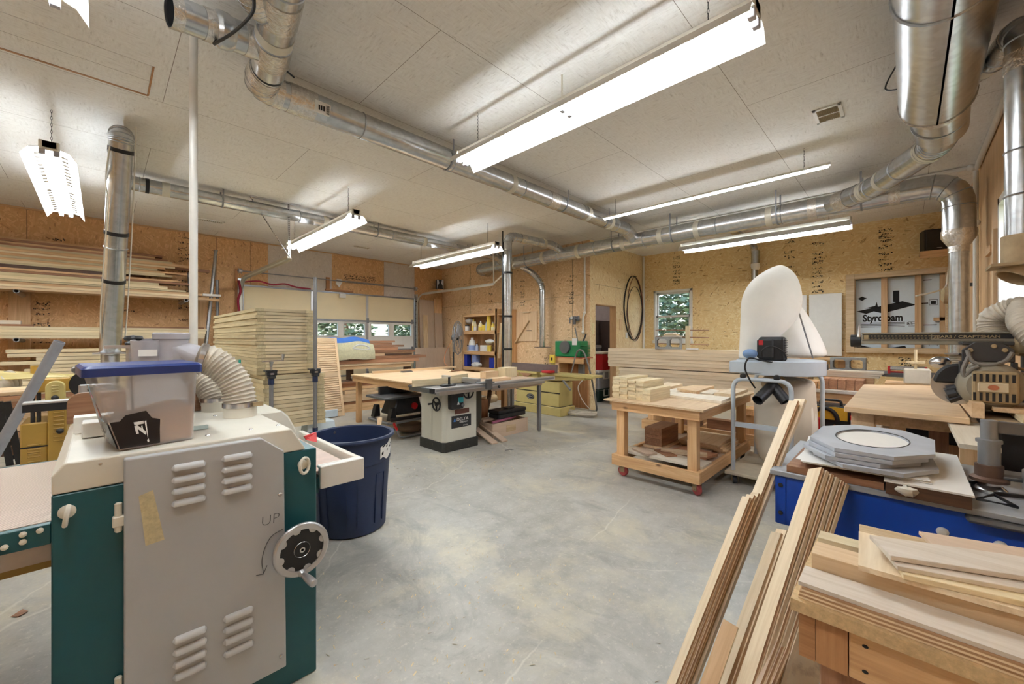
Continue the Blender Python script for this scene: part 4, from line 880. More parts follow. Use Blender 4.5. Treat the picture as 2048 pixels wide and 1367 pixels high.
for x, y, nm in ((134,1022,0),(605,928,1)):
    p = Vp(x, y, YF); b = MB(); b.lathe([(.021,0),(.021,.008),(.012,.014)], (p.x, YF, p.z), (0,-1,0), 16)
    n = Vector((.35,-.94,0)) if nm == 0 else Vector((-.5,-.86,.0)); o_ = Vector((p.x, YF-.012, p.z)); 
    if nm == 0: ring = [o_+Vector((math.sin(a)*.004, -.018+.018*-math.cos(a)*1, math.sin(a)*.030-.006)) for a in [2*PI*i/16 for i in range(16)]]
    else: ring = [o_+Vector((.022*math.cos(a), -.014+.010*math.cos(a), .034*math.sin(a))) for a in [2*PI*i/16 for i in range(16)]]
    b.tube(ring, .0068, 8, True); b.build('lifting_eye', M_CREAM, S, sm=True)
p = Vp(201,927,YF); MB().lathe([(.0,.003),(.0035,.003),(.0055,0)], (p.x,YF-.001,p.z), (0,-1,0), 14).build('screw', M_CHROME, hood, sm=True)
b = MB()
for x, y in ((478+24,858),(415,870),(556,850),(412,851),(430,831)): p = Zp(x,y,1.124); b.lathe([(.009,0),(.009,.003),(.006,.007),(0,.008)], (p.x,p.y,1.121), (0,0,1), 10)
b.build('bolt_head', M_CHROME, hood, sm=True)
# handwheel
wc_ = Vp(604,1098,1.83); wx, wz = wc_.x, wc_.z; A = (0,-1,0); WR = .108
HW = MB(); HW.tube([(wx+(WR-.008)*math.cos(a), 1.833, wz+(WR-.008)*math.sin(a)) for a in [2*PI*i/40 for i in range(40)]], .0115, 12, True)
b = HW; b.lathe([(WR-.005,-.012),(WR-.005,.012),(WR-.022,.010),(WR-.022,-.008)], (wx,1.833,wz), A, 40)
for k in range(8): a = 2*PI*k/8+.25; b.lathe([(.0,-.004),(.017,-.004),(.017,.006),(0,.006)], (wx+(WR-.02)*math.cos(a),1.833,wz+(WR-.02)*math.sin(a)), A, 14)
hw = b.build('handwheel', M_ALU, S, sm=True); b = MB(); b.lathe([(0,-.003),(WR-.018,-.003),(WR-.018,.003),(0,.003)], (wx,1.833,wz), A, 40); b.lathe([(.03,.003),(.032,.006),(.026,.006),(.0,.005)], (wx,1.833,wz), A, 24); b.build('wheel_disc', M_BLACK, hw, sm=True)
b = MB(); b.lathe([(.030,.0055),(.0315,.0075),(.033,.0055)], (wx,1.833,wz), A, 24); b.lathe([(.0,.004),(.011,.004),(.011,.010),(.006,.010),(.006,.005)], (wx,1.833,wz), A, 16); b.build('hub_ring', M_CHROME, hw, sm=True)
b = MB(); b.cyl((wx,1.845,wz),(wx,1.93,wz),.016); b.build('wheel_shaft', M_STEEL, hw)
hp = V(wx-.004, 1.825, wz-WR+.012); b = MB(); b.lathe([(.016,0),(.012,.012),(.010,.016),(.013,.03),(.0155,.06),(.0165,.085),(.015,.10),(.010,.104),(0,.105)], hp, (.16,-1,-.1), 16); b.build('crank_grip', M_ALU, hw, sm=True)
# infeed conveyor (towards the outer side) and outfeed rollers
b = MB(); b.box(-1.6, sx0-.001, 1.97, 2.92, .90, .935); t = NT('pink_rough_belt'); wv = t.new('ShaderNodeTexWave', wave_type='BANDS'); wv.inputs['Scale'].default_value = 26; wv.inputs['Distortion'].default_value = .5
t.l(t.coords((1,1,1),(0,0,.6)), wv.inputs['Vector']); t.col(t.ramp(wv.outputs['Fac'], [(.2, srgb(206,186,172)), (.8, srgb(228,210,196))])); t.pr(.85); t.bump(wv.outputs['Fac'], .6, .004)
b.build('conveyor_belt', t.m, S)
MB().box(-1.6, sx0-.001, 1.945, 1.969, .868, .933).build('conveyor_rail', M_GREEN, S, bev=.002); MB().box(-1.6, sx0-.001, 2.925, 2.95, .868, .933).build('conveyor_rail', M_GREEN, S, bev=.002)
for x, y in ((46,1068),(46,1083),(80,1060),(9,1094)):
    p = Vp(x, y, 1.944); MB().lathe([(.0085,0),(.0085,.004),(0,.008)], (p.x,1.944,p.z), (0,-1,0), 12).build('bolt_head', M_CREAM, S, sm=True)
MB().box(-1.6, sx0-.001, 2.2, 2.26, .70, .80).build('table_stand_bar', M_GOLD, S); MB().box(-.6, sx0-.001, 1.99, 2.9, .80, .868).build('belt_pan', plain('grubby_white', (196,184,176), .7), S)
for x in (-1.5, -1.0): MB().box(x, x+.05, 2.2, 2.26, 0, .70).build('stand_leg', M_GOLD, S)
b = MB(); b.box(.735,.953,2.0,2.03,.80,.908); b.box(.735,.953,2.031,2.05,.895,.908); b.build('outfeed_end_plate', M_WHITE, S, bev=.004)
b = MB(); b.box(.925,.953,2.051,2.9,.82,.905); b.build('outfeed_bar', M_CREAM, S, bev=.003); MB().box(.735,.90,2.051,2.9,.80,.875).build('outfeed_bed', plain('pinkish_bed', (214,192,180), .6), S); MB().box(.698,.734,2.02,2.9,.78,.865).build('outfeed_bracket', M_GREEN, S)
b = MB(); b.cyl((.905,2.06,.845),(.905,2.89,.845),.018); b.build('outfeed_roller', M_DUSTY, S, sm=True)
b = MB(); p1, p2, p3 = Vp(608,872,2.12), Vp(633,864,2.2), Vp(634,884,2.12); b.prism([p1,p2,p3,p1+V(.01,0,-.02)], (0,.012,0)); b.box(.715,.735,2.1,2.3,.875,.95); b.build('red_guard', M_RED, S)
MB().ball((.715,2.03,.86), .02, n=10, m=6).build('guard_knob', M_BLACK, S, sm=True)
for x, y in ((.502,2.44),(.455,2.73)):
    MB().lathe([(.073,0),(.073,.055),(.066,.055),(.066,.0)], (x,y,1.1235), n=28).build('dust_port', M_CREAM, S, sm=True)
# second machine just behind
S2 = thing('wood_shaper', 'cream machine hood with rounded shoulder showing behind the drum sander', 'machine', (.72,3.25,0)); b = MB(); zz = 1.035
b.prism([(x, 3.02, z) for x, z in ((.45,.0),(.45,zz),(.86,zz),(.905,zz-.05),(.955,.88),(.955,0))], (0,.5,0)); b.build('housing', M_CREAM, S2, bev=.01); b = MB(); b.box(.60,.70,3.0,3.02,.99,1.03); b.build('latch', M_BLACK, S2, bev=.004)
b = MB(); p = Vp(455,742,3.45); p2 = Vp(482,719,3.45); b.box(p.x,p2.x,3.45,3.47,1.035,p2.z); b.build('teal_switch_panel', plain('teal_panel',(28,134,120),.5), S2); p = Vp(472,734,3.44); MB().box(p.x-.012,p.x+.012,3.445,3.45,p.z-.012,p.z+.012).build('panel_label', M_WHITE, S2)
# collars and hoses
def hose_thing(lab, pts, r, c0=None, c1=None, pitch=.018):
    t = thing('dust_hose', lab, 'hose', pts[0], 'ribbed dust hoses'); ribbed(pts, r, pitch).build('ribbed_tube', M_HOSE, t, sm=True, ang=70)
    for c in (c0, c1):
        if c:
            p, d, l, rr = c; p = Vector(p); d = Vector(d).normalized(); b = MB(); b.tube([p-d*l/2, p+d*l/2], rr, 22); cl = b.build('hose_clamp', M_CHROME, t, sm=True)
            MB().box(p.x+rr*.5, p.x+rr*1.08, p.y-rr*1.0, p.y-rr*.7, p.z-.008, p.z+.012).build('clamp_screw', M_BRASSY, cl)
    return t
hose_thing('ribbed dust hose arching onto the front port of the drum sander', [(.345,2.52,1.425),(.40,2.5,1.405),(.458,2.47,1.34),(.492,2.45,1.26),(.502,2.44,1.165)], .071, ((.502,2.44,1.185),(0,0,1),.022,.078), ((.355,2.515,1.42),(1,-.2,-.3),.022,.079))
hose_thing('ribbed dust hose bending onto the rear port of the drum sander', [(.25,2.98,1.36),(.35,2.9,1.335),(.425,2.8,1.265),(.452,2.74,1.165)], .068, ((.453,2.733,1.185),(0,0,1),.02,.075))
Y = thing('duct_y_fitting', 'cloudy grey plastic Y fitting above the lidded bin', 'duct fitting', (.22,2.55,1.13)); a_ = Vp(343,690,2.55); c_ = Vp(295,700,2.55)
b = MB(); b.tube([(a_.x,2.55,1.13),(a_.x,2.55,1.52)], .066, 24); b.lathe([(.066,0),(.071,.004),(.071,.03),(.066,.034),(.063,.034),(.062,0)], (a_.x,2.55,1.515), n=24); b.tube([(a_.x+.02,2.55,1.36),(.27,2.54,1.465),(.36,2.515,1.415)], [.066,.066,.064], 20); b.build('body', M_CLEAR, Y, sm=True)
b = MB(); b.ring((c_.x+.015,2.58,1.16),(c_.x,2.55,1.515),.06,.055,22); arm = b.build('tilted_branch', M_CLEAR, Y, sm=True)
d_ = Vp(287,690,2.48); MB().box(c_.x-.035,c_.x+.03,2.488,2.49,1.44,1.47).build('paper_label', M_PAPER, arm)
kn = Vp(268,676,2.6); b = MB(); b.lathe([(0,0),(.012,0),(.012,.02),(.03,.024),(.036,.034),(.03,.046),(0,.05)], (kn.x,2.62,kn.z-.035), n=16); b.tube([(kn.x,2.62,1.13),(kn.x,2.62,kn.z-.03)], .009, 8); solo(b, 'star_knob', M_BLACK, 'black star knob on a post behind the lidded bin', 'knob', sm=True)
p = Vp(230,690,2.6); b = MB(); b.box(p.x-.035,p.x+.13,2.60,2.64,1.475,1.49); b.tube([(p.x+.05,2.62,1.13),(p.x+.05,2.62,1.475)], .014, 10); b.box(p.x+.02,p.x+.08,2.6,2.64,1.37,1.40); solo(b, 'scale_bracket', M_ALU, 'aluminium scale bracket on a threaded post behind the lidded bin', 'bracket')
# brown board and white channels lying on the hood
b = MB(); x0, x1, z0, z1 = Vp(133,830,2.80).x, Vp(415,800,2.80).x, 1.121, 1.262; r_ = .05; o_ = [(x0,z0),(x0,z1-r_)]+[(x0+r_-r_*math.cos(a), z1-r_+r_*math.sin(a)) for a in [PI/2*i/6 for i in range(1,6)]]+[(x0+r_,z1),(x1-r_,z1)]+[(x1-r_+r_*math.sin(a), z1-r_+r_*math.cos(a)) for a in [PI/2*i/6 for i in range(1,6)]]+[(x1,z1-r_),(x1,z0)]
b.prism([(x,2.80,z) for x, z in o_], (0,.03,0)); solo(b, 'rounded_board', wood('brown','x'), 'reddish brown board with rounded corners standing on the drum sander behind the bin', 'board', bev=.002)
b = MB(); xx = Vp(148,840,2.52).x; b.box(xx,xx+.12,2.47,2.475,1.1245,1.19); b.box(xx,xx+.12,2.475,2.56,1.185,1.19); b.box(xx,xx+.12,2.555,2.56,1.1245,1.185); solo(b, 'white_channel', M_WHITE, 'open white channel end lying on the drum sander behind its twin', 'channel')
b = MB(); xx = Vp(163,850,2.33).x; b.box(xx,xx+.12,2.335,2.43,1.1245,1.184); solo(b, 'white_box_channel', M_WHITE, 'closed white channel block lying on the drum sander beside the bin', 'channel', bev=.003)
b = MB(); p = Zp(405,858,1.124); b.hexa([(p.x-.08,p.y-.01,1.1245),(p.x+.02,p.y-.005,1.1245),(p.x+.03,p.y+.06,1.1245),(p.x-.08,p.y+.07,1.1245)], [(p.x-.08,p.y-.01,1.128),(p.x+.02,p.y-.005,1.126),(p.x+.03,p.y+.06,1.130),(p.x-.08,p.y+.07,1.135)]); solo(b, 'sandpaper_sheet', plain('grey_green_sheet',(170,182,176),.8), 'grey green folded sheet lying beside the bin on the sander', 'sheet')
# ---------------------------------------------------------------- lidded bin with kibble
bl, br_ = Zp(238,901,1.126), Zp(388,876,1.126); tl_, tr_ = Vp(172,744,bl.y-.02), Vp(396,729,br_.y-.012); tl_.z = tr_.z = 1.412; bk = V(-.035,.27,0); tk = V(-.02,.30,0)
T_ = thing('storage_bin', 'translucent bin with blue lid half full of pet kibble on the sander', 'bin', ((bl.x+br_.x)/2, bl.y+.14, 1.126))
t = NT('cloudy_clear_plastic'); out = t.n['Material Output']; tr2 = t.new('ShaderNodeBsdfTransparent'); mx = t.new('ShaderNodeMixShader'); mx.inputs[0].default_value = .30; t.col(srgb(226,226,230)); t.pr(.3); t.l(tr2.outputs[0], mx.inputs[1]); t.l(t.b.outputs[0], mx.inputs[2]); t.l(mx.outputs[0], out.inputs['Surface'])
bot = [bl, br_, br_+bk, bl+bk]; top = [tl_, tr_, tr_+tk, tl_+tk]
def rnd_loop(c, r, n=4):
    out = []; m = len(c)
    for i in range(m):
        a = (c[i-1]-c[i]).normalized()*r; d = (c[(i+1) % m]-c[i]).normalized()*r
        for k in range(n+1):
            s = k/n; out.append((c[i]+a)*(1-s)**2+c[i]*2*s*(1-s)+(c[i]+d)*s*s)
    return out
lb0, lb1 = rnd_loop(bot, .014), rnd_loop(top, .018); n = len(lb0); b = MB(); ctr = sum(bot, Vector())/4; ctt = sum(top, Vector())/4
ins0 = [p+(ctr-p).normalized()*.006+V(0,0,.004) for p in lb0]; ins1 = [p+(ctt-p).normalized()*.006 for p in lb1]
b._add(lb0+lb1, [tuple(range(n-1,-1,-1))]+[(i,(i+1)%n,n+(i+1)%n,n+i) for i in range(n)]); tub = b.build('tub', t.m, T_, sm=True)
k0, k1 = .03, .36; lp = lambda f: [lb0[i].lerp(lb1[i], f)+((ctr.lerp(ctt, f))-lb0[i].lerp(lb1[i], f))*.022 for i in range(n)]
t = NT('pet_kibble'); vo = t.new('ShaderNodeTexVoronoi'); vo.inputs['Scale'].default_value = 95; t.l(t.coords((1,1,1.25)), vo.inputs['Vector']); sp = t.new('ShaderNodeSeparateColor'); t.l(vo.outputs['Color'], sp.inputs[0]); k = t.ramp(sp.outputs[0], [(0, srgb(176,132,104)), (.5, srgb(206,168,136)), (1, srgb(226,194,162))]); k = t.mix(t.ramp(vo.outputs['Distance'], [(.35,0),(.6,.7)]), k, srgb(130,96,78)); t.col(k); t.pr(.8); t.bump(vo.outputs['Distance'], -.8, .01)
A_, B_2 = lp(k0), lp(k1); B_2 = [p+V(0,0,.03*math.sin((p.x-bl.x)*9)) for p in B_2]; b = MB(); b._add(A_+B_2, [tuple(range(n-1,-1,-1)), tuple(range(n,2*n))]+[(i,(i+1)%n,n+(i+1)%n,n+i) for i in range(n)]); o = b.build('kibble', t.m, T_); o['kind'] = 'stuff'
# lid
lz = .0; ol = [p+(p-ctt).normalized()*.018 for p in lb1]; b = MB(); il = [p+(p-ctt).normalized()*-.02 for p in lb1]
up_ = V(0,0,.028); b._add([p+V(0,0,-.022) for p in ol]+[p+V(0,0,.006) for p in ol]+[p+(ctt-p).normalized()*.012+V(0,0,.014) for p in ol]+[p+V(0,0,.012) for p in il], [tuple(range(n-1,-1,-1))]+[(j*n+i, j*n+(i+1)%n, (j+1)*n+(i+1)%n, (j+1)*n+i) for j in range(3) for i in range(n)]+[tuple(range(3*n,4*n))])
b.build('lid', M_BLUELID, T_, sm=True)
# wrapper and labels follow the tub faces: f(s along the face, q up)
def face(a, b2, c, d, off):
    nn = ((b2-a).cross(d-a)).normalized()
    return lambda s, q: (a.lerp(b2, s)).lerp(d.lerp(c, s), q)+nn*off
ff = face(bl, br_, tr_, tl_, .0015); fs_ = face(bl+bk, bl, tl_, tl_+tk, .0015); ff2 = face(bl, br_, tr_, tl_, .003); fs2 = face(bl+bk, bl, tl_, tl_+tk, .003)
def patch(f, pts, th): return [f(*p) for p in pts]
b = MB(); b.prism(patch(ff, [(.02,.02),(.52,.02),(.54,.20),(.56,.33),(.47,.36),(.42,.46),(.20,.43),(.12,.36),(.02,.36)], 0), (ff(.5,.5)-face(bl, br_, tr_, tl_, .0)(.5,.5))*.6); 
b.prism(patch(fs_, [(.25,.03),(.98,.02),(.98,.36),(.3,.30)], 0), (fs_(.5,.5)-face(bl+bk, bl, tl_, tl_+tk, 0)(.5,.5))*.6)
cr = rnd_loop(bot, .031); ct_ = rnd_loop(top, .036)
wr = b.build('black_wrapper', plain('black_film', (30,28,32), .25, 0, .3), T_)
b = MB()
for pts in ([(.26,.33),(.37,.335),(.37,.30),(.26,.29)], [(.255,.28),(.36,.15),(.375,.19),(.29,.29)], [(.255,.28),(.285,.28),(.285,.18),(.255,.18)], [(.33,.27),(.345,.28),(.345,.21),(.33,.2)], [(.38,.33),(.40,.335),(.385,.15),(.375,.10)], [(.36,.08),(.385,.10),(.385,.06),(.365,.05)]): b.prism(patch(ff2, pts, 0), (ff2(.5,.5)-ff(.5,.5))*.3)
b.build('wrapper_lettering', M_PAPER, wr)
b = MB(); b.prism(patch(fs_, [(.30,.31),(.70,.31),(.66,.80),(.30,.78)], 0), (fs2(.5,.5)-fs_(.5,.5))*.2); lab = b.build('picture_label', plain('sky_blue_label', (150,196,226), .5), T_); b = MB(); nn = (fs2(.5,.5)-fs_(.5,.5))
b.prism([fs2(.58+.10*math.cos(a), .47+.10*math.sin(a)) for a in [2*PI*i/18 for i in range(18)]], nn*.2); b.build('kibble_picture', plain('red_brown_print', (150,70,50), .5), lab); b = MB(); b.prism([fs2(.5+.06*math.cos(a), .66+.045*math.sin(a)) for a in [2*PI*i/14 for i in range(14)]], nn*.2); b.build('pink_dot', plain('magenta_print',(190,60,130),.5), lab)
xd = (fs_(1,0)-fs_(0,0)).normalized(); yd = (fs_(.5,1)-fs_(.5,0)).normalized()
text('en', 'wrapper_lettering', M_PAPER, wr, fs2(.50,.19), xd, yd, .035, .0004, wid=1.3); text('SCAPE', 'wrapper_lettering', M_PAPER, wr, fs2(.30,.08), xd, yd, .028, .0004, wid=1.3)
# ---------------------------------------------------------------- mustard planer, stand and belt sander behind
yg = 6.8; W = lambda x, y, v=yg: Vp(x, y, v)
Gd = thing('planer', 'mustard yellow planer machine with louvred doors before the low lumber pile', 'planer', (W(90,850).x, yg+.3, 0)); xa, xb, xc = W(40,880).x, W(96,880).x, W(134,880).x
b = MB(); b.box(xa, xb, yg, yg+.6, 0, W(70,846).z); b.build('cabinet', M_GOLD, Gd, bev=.01); b = MB(); b.box(xb, xc, yg-.04, yg+.6, 0, W(110,806).z); b.build('column', M_GOLD, Gd, bev=.01)
b = MB(); x0, x1 = W(90,780,yg-.06).x, W(130,780,yg-.06).x; z0, z1 = W(110,806,yg-.06).z, W(110,762,yg-.06).z; r_ = (x1-x0)/2
b.prism([(x0,yg-.06,z0),(x1,yg-.06,z0)]+[((x0+x1)/2+r_*math.cos(a), yg-.06, z1-r_*.9+r_*.9*math.sin(a)) for a in [PI*i/12 for i in range(13)]], (0,.2,0)); td = b.build('round_topped_door', M_GOLD2, Gd, bev=.008)
b = MB()
for i in range(3): b.box(x0+.045, x1-.045, yg-.072, yg-.06, z0+.13+.03*i, z0+.14+.03*i)
b.build('louvre', M_GOLD2, td, bev=.004); MB().ball(((x0+x1)/2,yg-.075,z0+.06), .03, n=12, m=8).build('door_knob', M_BLACK, td, sm=True)
b = MB()
for zc in (W(70,905).z, W(70,890).z): 
    for i in range(3): b.box(xa+.05, xb-.05, yg-.01, yg, zc-.05*i, zc-.05*i+.014)
b.build('louvre', M_GOLD, Gd, bev=.004); b = MB()
for i in range(8): zc = W(112,825).z-.045*i; b.box(xb+.04, xc-.02, yg-.05, yg-.04, zc, zc+.014)
b.build('louvre', M_GOLD, Gd, bev=.004); MB().box(xa-.005, xb, yg-.004, yg, W(70,893).z-.01, W(70,893).z+.006).build('door_gap', M_BLACK, Gd); MB().ball((xc-.05,yg-.06,W(118,860).z), .03, n=12, m=8).build('door_knob', M_BLACK, Gd, sm=True)
b = MB(); za, zb_ = W(70,786).z, W(70,758).z; b.box(W(58,770).x, W(142,770).x, yg+.05, yg+.55, za, zb_); b.build('cutter_head', M_GOLD, Gd, bev=.012); b = MB(); b.hexa([(xa-.25,yg+.1,zb_),(xc+.1,yg+.1,zb_),(xc+.1,yg+.5,zb_),(xa-.25,yg+.5,zb_)], [(xa-.2,yg+.15,zb_+.09),(xc-.1,yg+.15,zb_+.03),(xc-.1,yg+.45,zb_+.03),(xa-.2,yg+.45,zb_+.09)]); b.build('chip_hood', M_GOLD2, Gd, bev=.01); MB().cyl((W(66,748).x,yg+.2,zb_+.05),(W(66,748).x,yg+.2,zb_+.14),.035).build('crank_hub', M_GOLD, Gd, sm=True)
b = MB()
for px in (64, 76): x = W(px,800).x; b.cyl((x,yg+.08,W(70,850).z),(x,yg+.08,za),.018)
b.build('screw_column', M_DARK, Gd, sm=True)
hose_thing('ribbed hose entering at the outer edge above the mustard planer', [W(-30,775,7.0), W(2,765,7.0), W(28,757,7.05)], .10, pitch=.03)
solo(MB().box(W(-20,785,6.4).x, W(58,780,6.4).x, 6.4, 6.8, W(30,790,6.4).z, W(30,779,6.4).z), 'planer_table', wood('hem','x'), 'pale round-cornered table top beside the mustard planer', 'table top', bev=.02)
sl = thing('step_ladder', 'dark folding step ladder leaning beside the mustard planer', 'ladder', (W(20,900,7.6).x, 7.6, 0)); 
for px0, px1 in ((-2,20),(14,40)): b = MB(); b.beam(W(px0,803,7.5), V(W(px1,915,7.7).x,7.7,0), .06, .03, (0,1,0)); b.build('rail', M_DARK, sl)
for f in (.15,.4,.65,.88): a = W(-2,803,7.5).lerp(V(W(20,915,7.7).x,7.7,0),f); c = W(14,803,7.5).lerp(V(W(40,915,7.7).x,7.7,0),f); MB().beam(a,c,.05,.02,(0,1,0)).build('step', M_DARK, sl)
for i in range(6): board(W(-40,800,8.3).x, W(38+R.randint(-6,6),800,8.3).x, 8.3, 8.7, .12+.1*i, .2+.1*i, R.choice(['cedar','brown','hem']), f'reddish plank, {ORD[i]} up in the short pile behind the step ladder', 'planks behind the step ladder')
solo(MB().box(W(-40,800,8.3).x, W(38,800,8.3).x, 8.32, 8.68, 0, .115), 'pile_bearer', wood('dark','x'), 'dark bearer under the reddish planks behind the step ladder', 'bearer')
yb = 3.5; X = lambda x, y, v=yb: Vp(x, y, v)
BS = thing('belt_sander', 'small belt sander with black oval end behind the reddish brown board', 'sander', (X(165,780).x+.05, yb+.1, 0)); p = X(167,768); b = MB(); b.prism([(p.x+.06*math.cos(a)*1.0, yb, p.z+.072*math.sin(a)) for a in [2*PI*i/24 for i in range(24)]], (0,.12,0)); b.build('oval_cover', M_BLACK, BS, bev=.006)
MB().box(p.x-.02,p.x+.12,yb-.03,yb+.0,p.z-.06,p.z+.0).build('tracking_box', M_ALU, BS, bev=.006); MB().cyl((p.x+.03,yb-.045,p.z-.03),(p.x+.03,yb-.03,p.z-.03),.014).build('tracking_knob', M_BLACK, BS, sm=True); MB().ball((p.x+.0,yb+.06,p.z+.085), .045, (1.2,1,.7), 14, 8).build('motor_cap', M_IRON, BS, sm=True)
MB().box(p.x-.03,p.x+.14,yb+.0,yb+.14,1.02,p.z-.06).build('base', M_CREAM, BS, bev=.01); MB().box(p.x-.02,p.x+.12,yb+.02,yb+.12,0,1.02).build('pedestal', M_DARK, BS)
MB().box(X(43,815,yb-.12).x, p.x-.03, yb-.10, yb+.0, X(90,822,yb-.1).z+.0, X(90,807,yb-.1).z).build('black_extension_bar', M_BLACK, BS); MB().box(X(43,815,yb-.12).x, p.x-.03, yb-.10, yb+.0, X(90,807,yb-.1).z+.001, X(90,807,yb-.1).z+.01).build('ruler_edge', M_ALU, BS)
# ---------------------------------------------------------------- blue barrel
bc = V(1.44,3.24,0); TC = thing('waste_barrel', 'round navy plastic waste barrel with a torn white sticker', 'barrel', bc)
b = MB(); b.lathe([(0,.0),(.245,.0),(.262,.012),(.275,.30),(.287,.52),(.288,.535),(.300,.545),(.308,.70),(.311,.725),(.330,.727),(.334,.738),(.330,.750),(.312,.752),(.302,.745),(.297,.60),(.262,.05),(0,.03)], bc, n=40); body = b.build('body', M_NAVY, TC, sm=True)
b = MB()
for a0 in (PI*1.05, PI*1.32, PI*1.58):
    for rr, dz in ((0,0),):
        pp = [V(bc.x+(.268+.018*q)*math.cos(a0+s), bc.y+(.268+.018*q)*math.sin(a0+s), .08+.38*q) for s, q in ((0,0),(.0,1),(.30,1),(.30,0))]
        for i in range(3): b.beam(pp[i], pp[i+1], .008, .012, (pp[i]-bc))
b.build('moulded_rib', M_NAVY, TC)
def on_can(a, z, off=.002): 
    r_ = .300+(z-.545)/.155*.008+off; return V(bc.x+r_*math.cos(a), bc.y+r_*math.sin(a), z)
aS = math.atan2(-.62, .30)
ang = math.atan2(Zp(752,885,.63).y-bc.y, Zp(752,885,.63).x-bc.x); ang = -.98
b = MB(); b.grid(lambda u, q: on_can(ang-.27+.54*u, .572+.012*math.sin(u*9)+(.112-.02*math.sin(u*5+1))*q), 14, 4, V(math.cos(ang),math.sin(ang),0)*.001)
st = b.build('torn_sticker', M_PAPER, TC); b = MB()
for i, (s, z, l) in enumerate(((-.2,.66,.05),(-.05,.655,.03),(.1,.64,.05),(0,.62,.02),(-.22,.60,.03),(-.22,.61,.03),(.18,.66,.02))): b.prism([on_can(ang+s,z,.0035), on_can(ang+s+l*2,z+.008,.0035), on_can(ang+s+l*2,z+.02,.0035), on_can(ang+s,z+.012,.0035)], V(math.cos(ang),math.sin(ang),0)*.0008)
b.build('sticker_print', M_INK, st)
b = MB(); b.tube([(bc.x-.02,bc.y+.303,.71),(bc.x-.02,bc.y+.295,.71)], .012, 10); b.build('bolt', M_CHROME, TC, sm=True)
pS = Zp(762,838,.78); b = MB(); b.beam((pS.x-.02,pS.y-.02,.80), (bc.x+.10,bc.y-.05,.04), .035, .02); solo(b, 'wood_offcut', wood('hem','z'), 'pale stick standing in the navy waste barrel', 'stick')
# ---------------------------------------------------------------- cabinet table saw and its tables
TS = thing('table_saw', 'grey cabinet table saw with black handwheels standing mid floor', 'table saw', (3.5,4.65,0)); cx0, cx1, cy0, cy1 = 3.19, 3.76, 4.39, 4.93
b = MB(); e = .04; oc = [(cx0,cy0+e),(cx0+e,cy0),(cx1,cy0),(cx1,cy1),(cx0,cy1)]; b.prism([(x,y,.125) for x, y in oc], (0,0,.705)); b.build('cabinet', M_CREAM if False else plain('warm_grey_cabinet',(206,204,192),.45,0,.05,4,((190,176,140),.7,4)), TS, bev=.006)
b = MB(); oc2 = [(x+(-.015 if x < 3.4 else .015), y+(-.015 if y < 4.6 else .015)) for x, y in oc]; b.prism([(x,y,0) for x, y in oc2], (0,0,.13)); b.build('plinth', plain('worn_black_plinth',(46,46,42),.6,0,.3,16,((150,146,120),.62,18)), TS, bev=.004)
b = MB(); b.box(3.02,3.98,4.26,5.0,.845,.872); b.box(3.03,3.97,4.28,4.98,.80,.845); top = b.build('cast_iron_top', M_IRON, TS, bev=.004); b = MB()
for x in (3.28, 3.62): b.box(x-.009,x+.009,4.262,4.998,.8715,.8725)
b.build('mitre_slot', M_DARK, top); MB().box(3.42,3.48,4.45,4.82,.872,.8728).build('blade_insert', M_ALU, top)
b = MB(); b.tube([(3.45,4.62+.12*math.cos(a),.872+.0+.05*max(0,math.sin(a))) for a in [PI*i/16 for i in range(17)]], .0018, 5); b.build('saw_blade', M_CHROME, TS, sm=True)
def wheel(parent, c, ax, r, nm='handwheel'):
    c = Vector(c); ax = Vector(ax).normalized(); s = ax.cross(Vector((0,0,1))).normalized(); u = Vector((0,0,1)); b = MB(); b.tube([c+(s*math.cos(a)+u*math.sin(a))*r for a in [2*PI*i/32 for i in range(32)]], .011, 10, True)
    for k in range(3): a = 2*PI*k/3+.5; b.beam(c+(s*math.cos(a)+u*math.sin(a))*.015, c+(s*math.cos(a)+u*math.sin(a))*r, .012, .022, ax)
    b.lathe([(.0,-.02),(.024,-.02),(.024,.012),(0,.014)], c, ax, 16); b.tube([c-ax*.05, c], .012, 10); b.tube([c+s*r*.98+ax*.01, c+s*r*.98+ax*.07], [.011,.014], 10); return b.build(nm, M_BLACK, parent, sm=True)
wheel(TS, (3.14,4.49,.645), (-1,0,0), .085); wheel(TS, (3.57,4.34,.785), (0,-1,0), .088)
b = MB(); b.box(3.25,3.46,4.30,4.389,.575,.80); sw = b.build('switch_box', M_DARK, TS, bev=.012); b = MB(); b.box(3.36,3.45,4.2985,4.2995,.66,.73); b.build('teal_plate', plain('teal_print',(40,150,160),.5), sw); MB().prism([(3.34,4.2985,.635),(3.385,4.2985,.635),(3.3625,4.2985,.685)], (0,-.001,0)).build('white_triangle', M_PAPER, sw); MB().ball((3.43,4.285,.625), .026, (1,.6,1), 12, 8).build('stop_button', M_IRON, sw, sm=True)
bd = MB().box(3.315,3.655,4.386,4.3895,.305,.47).build('name_plate', plain('charcoal_plate',(44,44,46),.5), TS); MB().box(3.37,3.62,4.386,4.3895,.49,.555).build('warning_plate', plain('maroon_plate',(110,66,52),.6), TS)
text('DELTA', 'plate_lettering', M_PAPER, bd, (3.40,4.3855,.395), (1,0,0), (0,0,1), .06, .0004, wid=1.15); text('UNISAW', 'plate_lettering', M_PAPER, bd, (3.45,4.3855,.362), (1,0,0), (0,0,1), .03, .0004, wid=1.2); text('10 INCH', 'plate_lettering', M_PAPER, bd, (3.51,4.3855,.318), (1,0,0), (0,0,1), .022, .0004)
MB().prism([(3.345,4.3855,.392),(3.39,4.3855,.392),(3.3675,4.3855,.44)], (0,-.0006,0)).build('blue_triangle', plain('blue_print',(60,120,200),.5), bd)
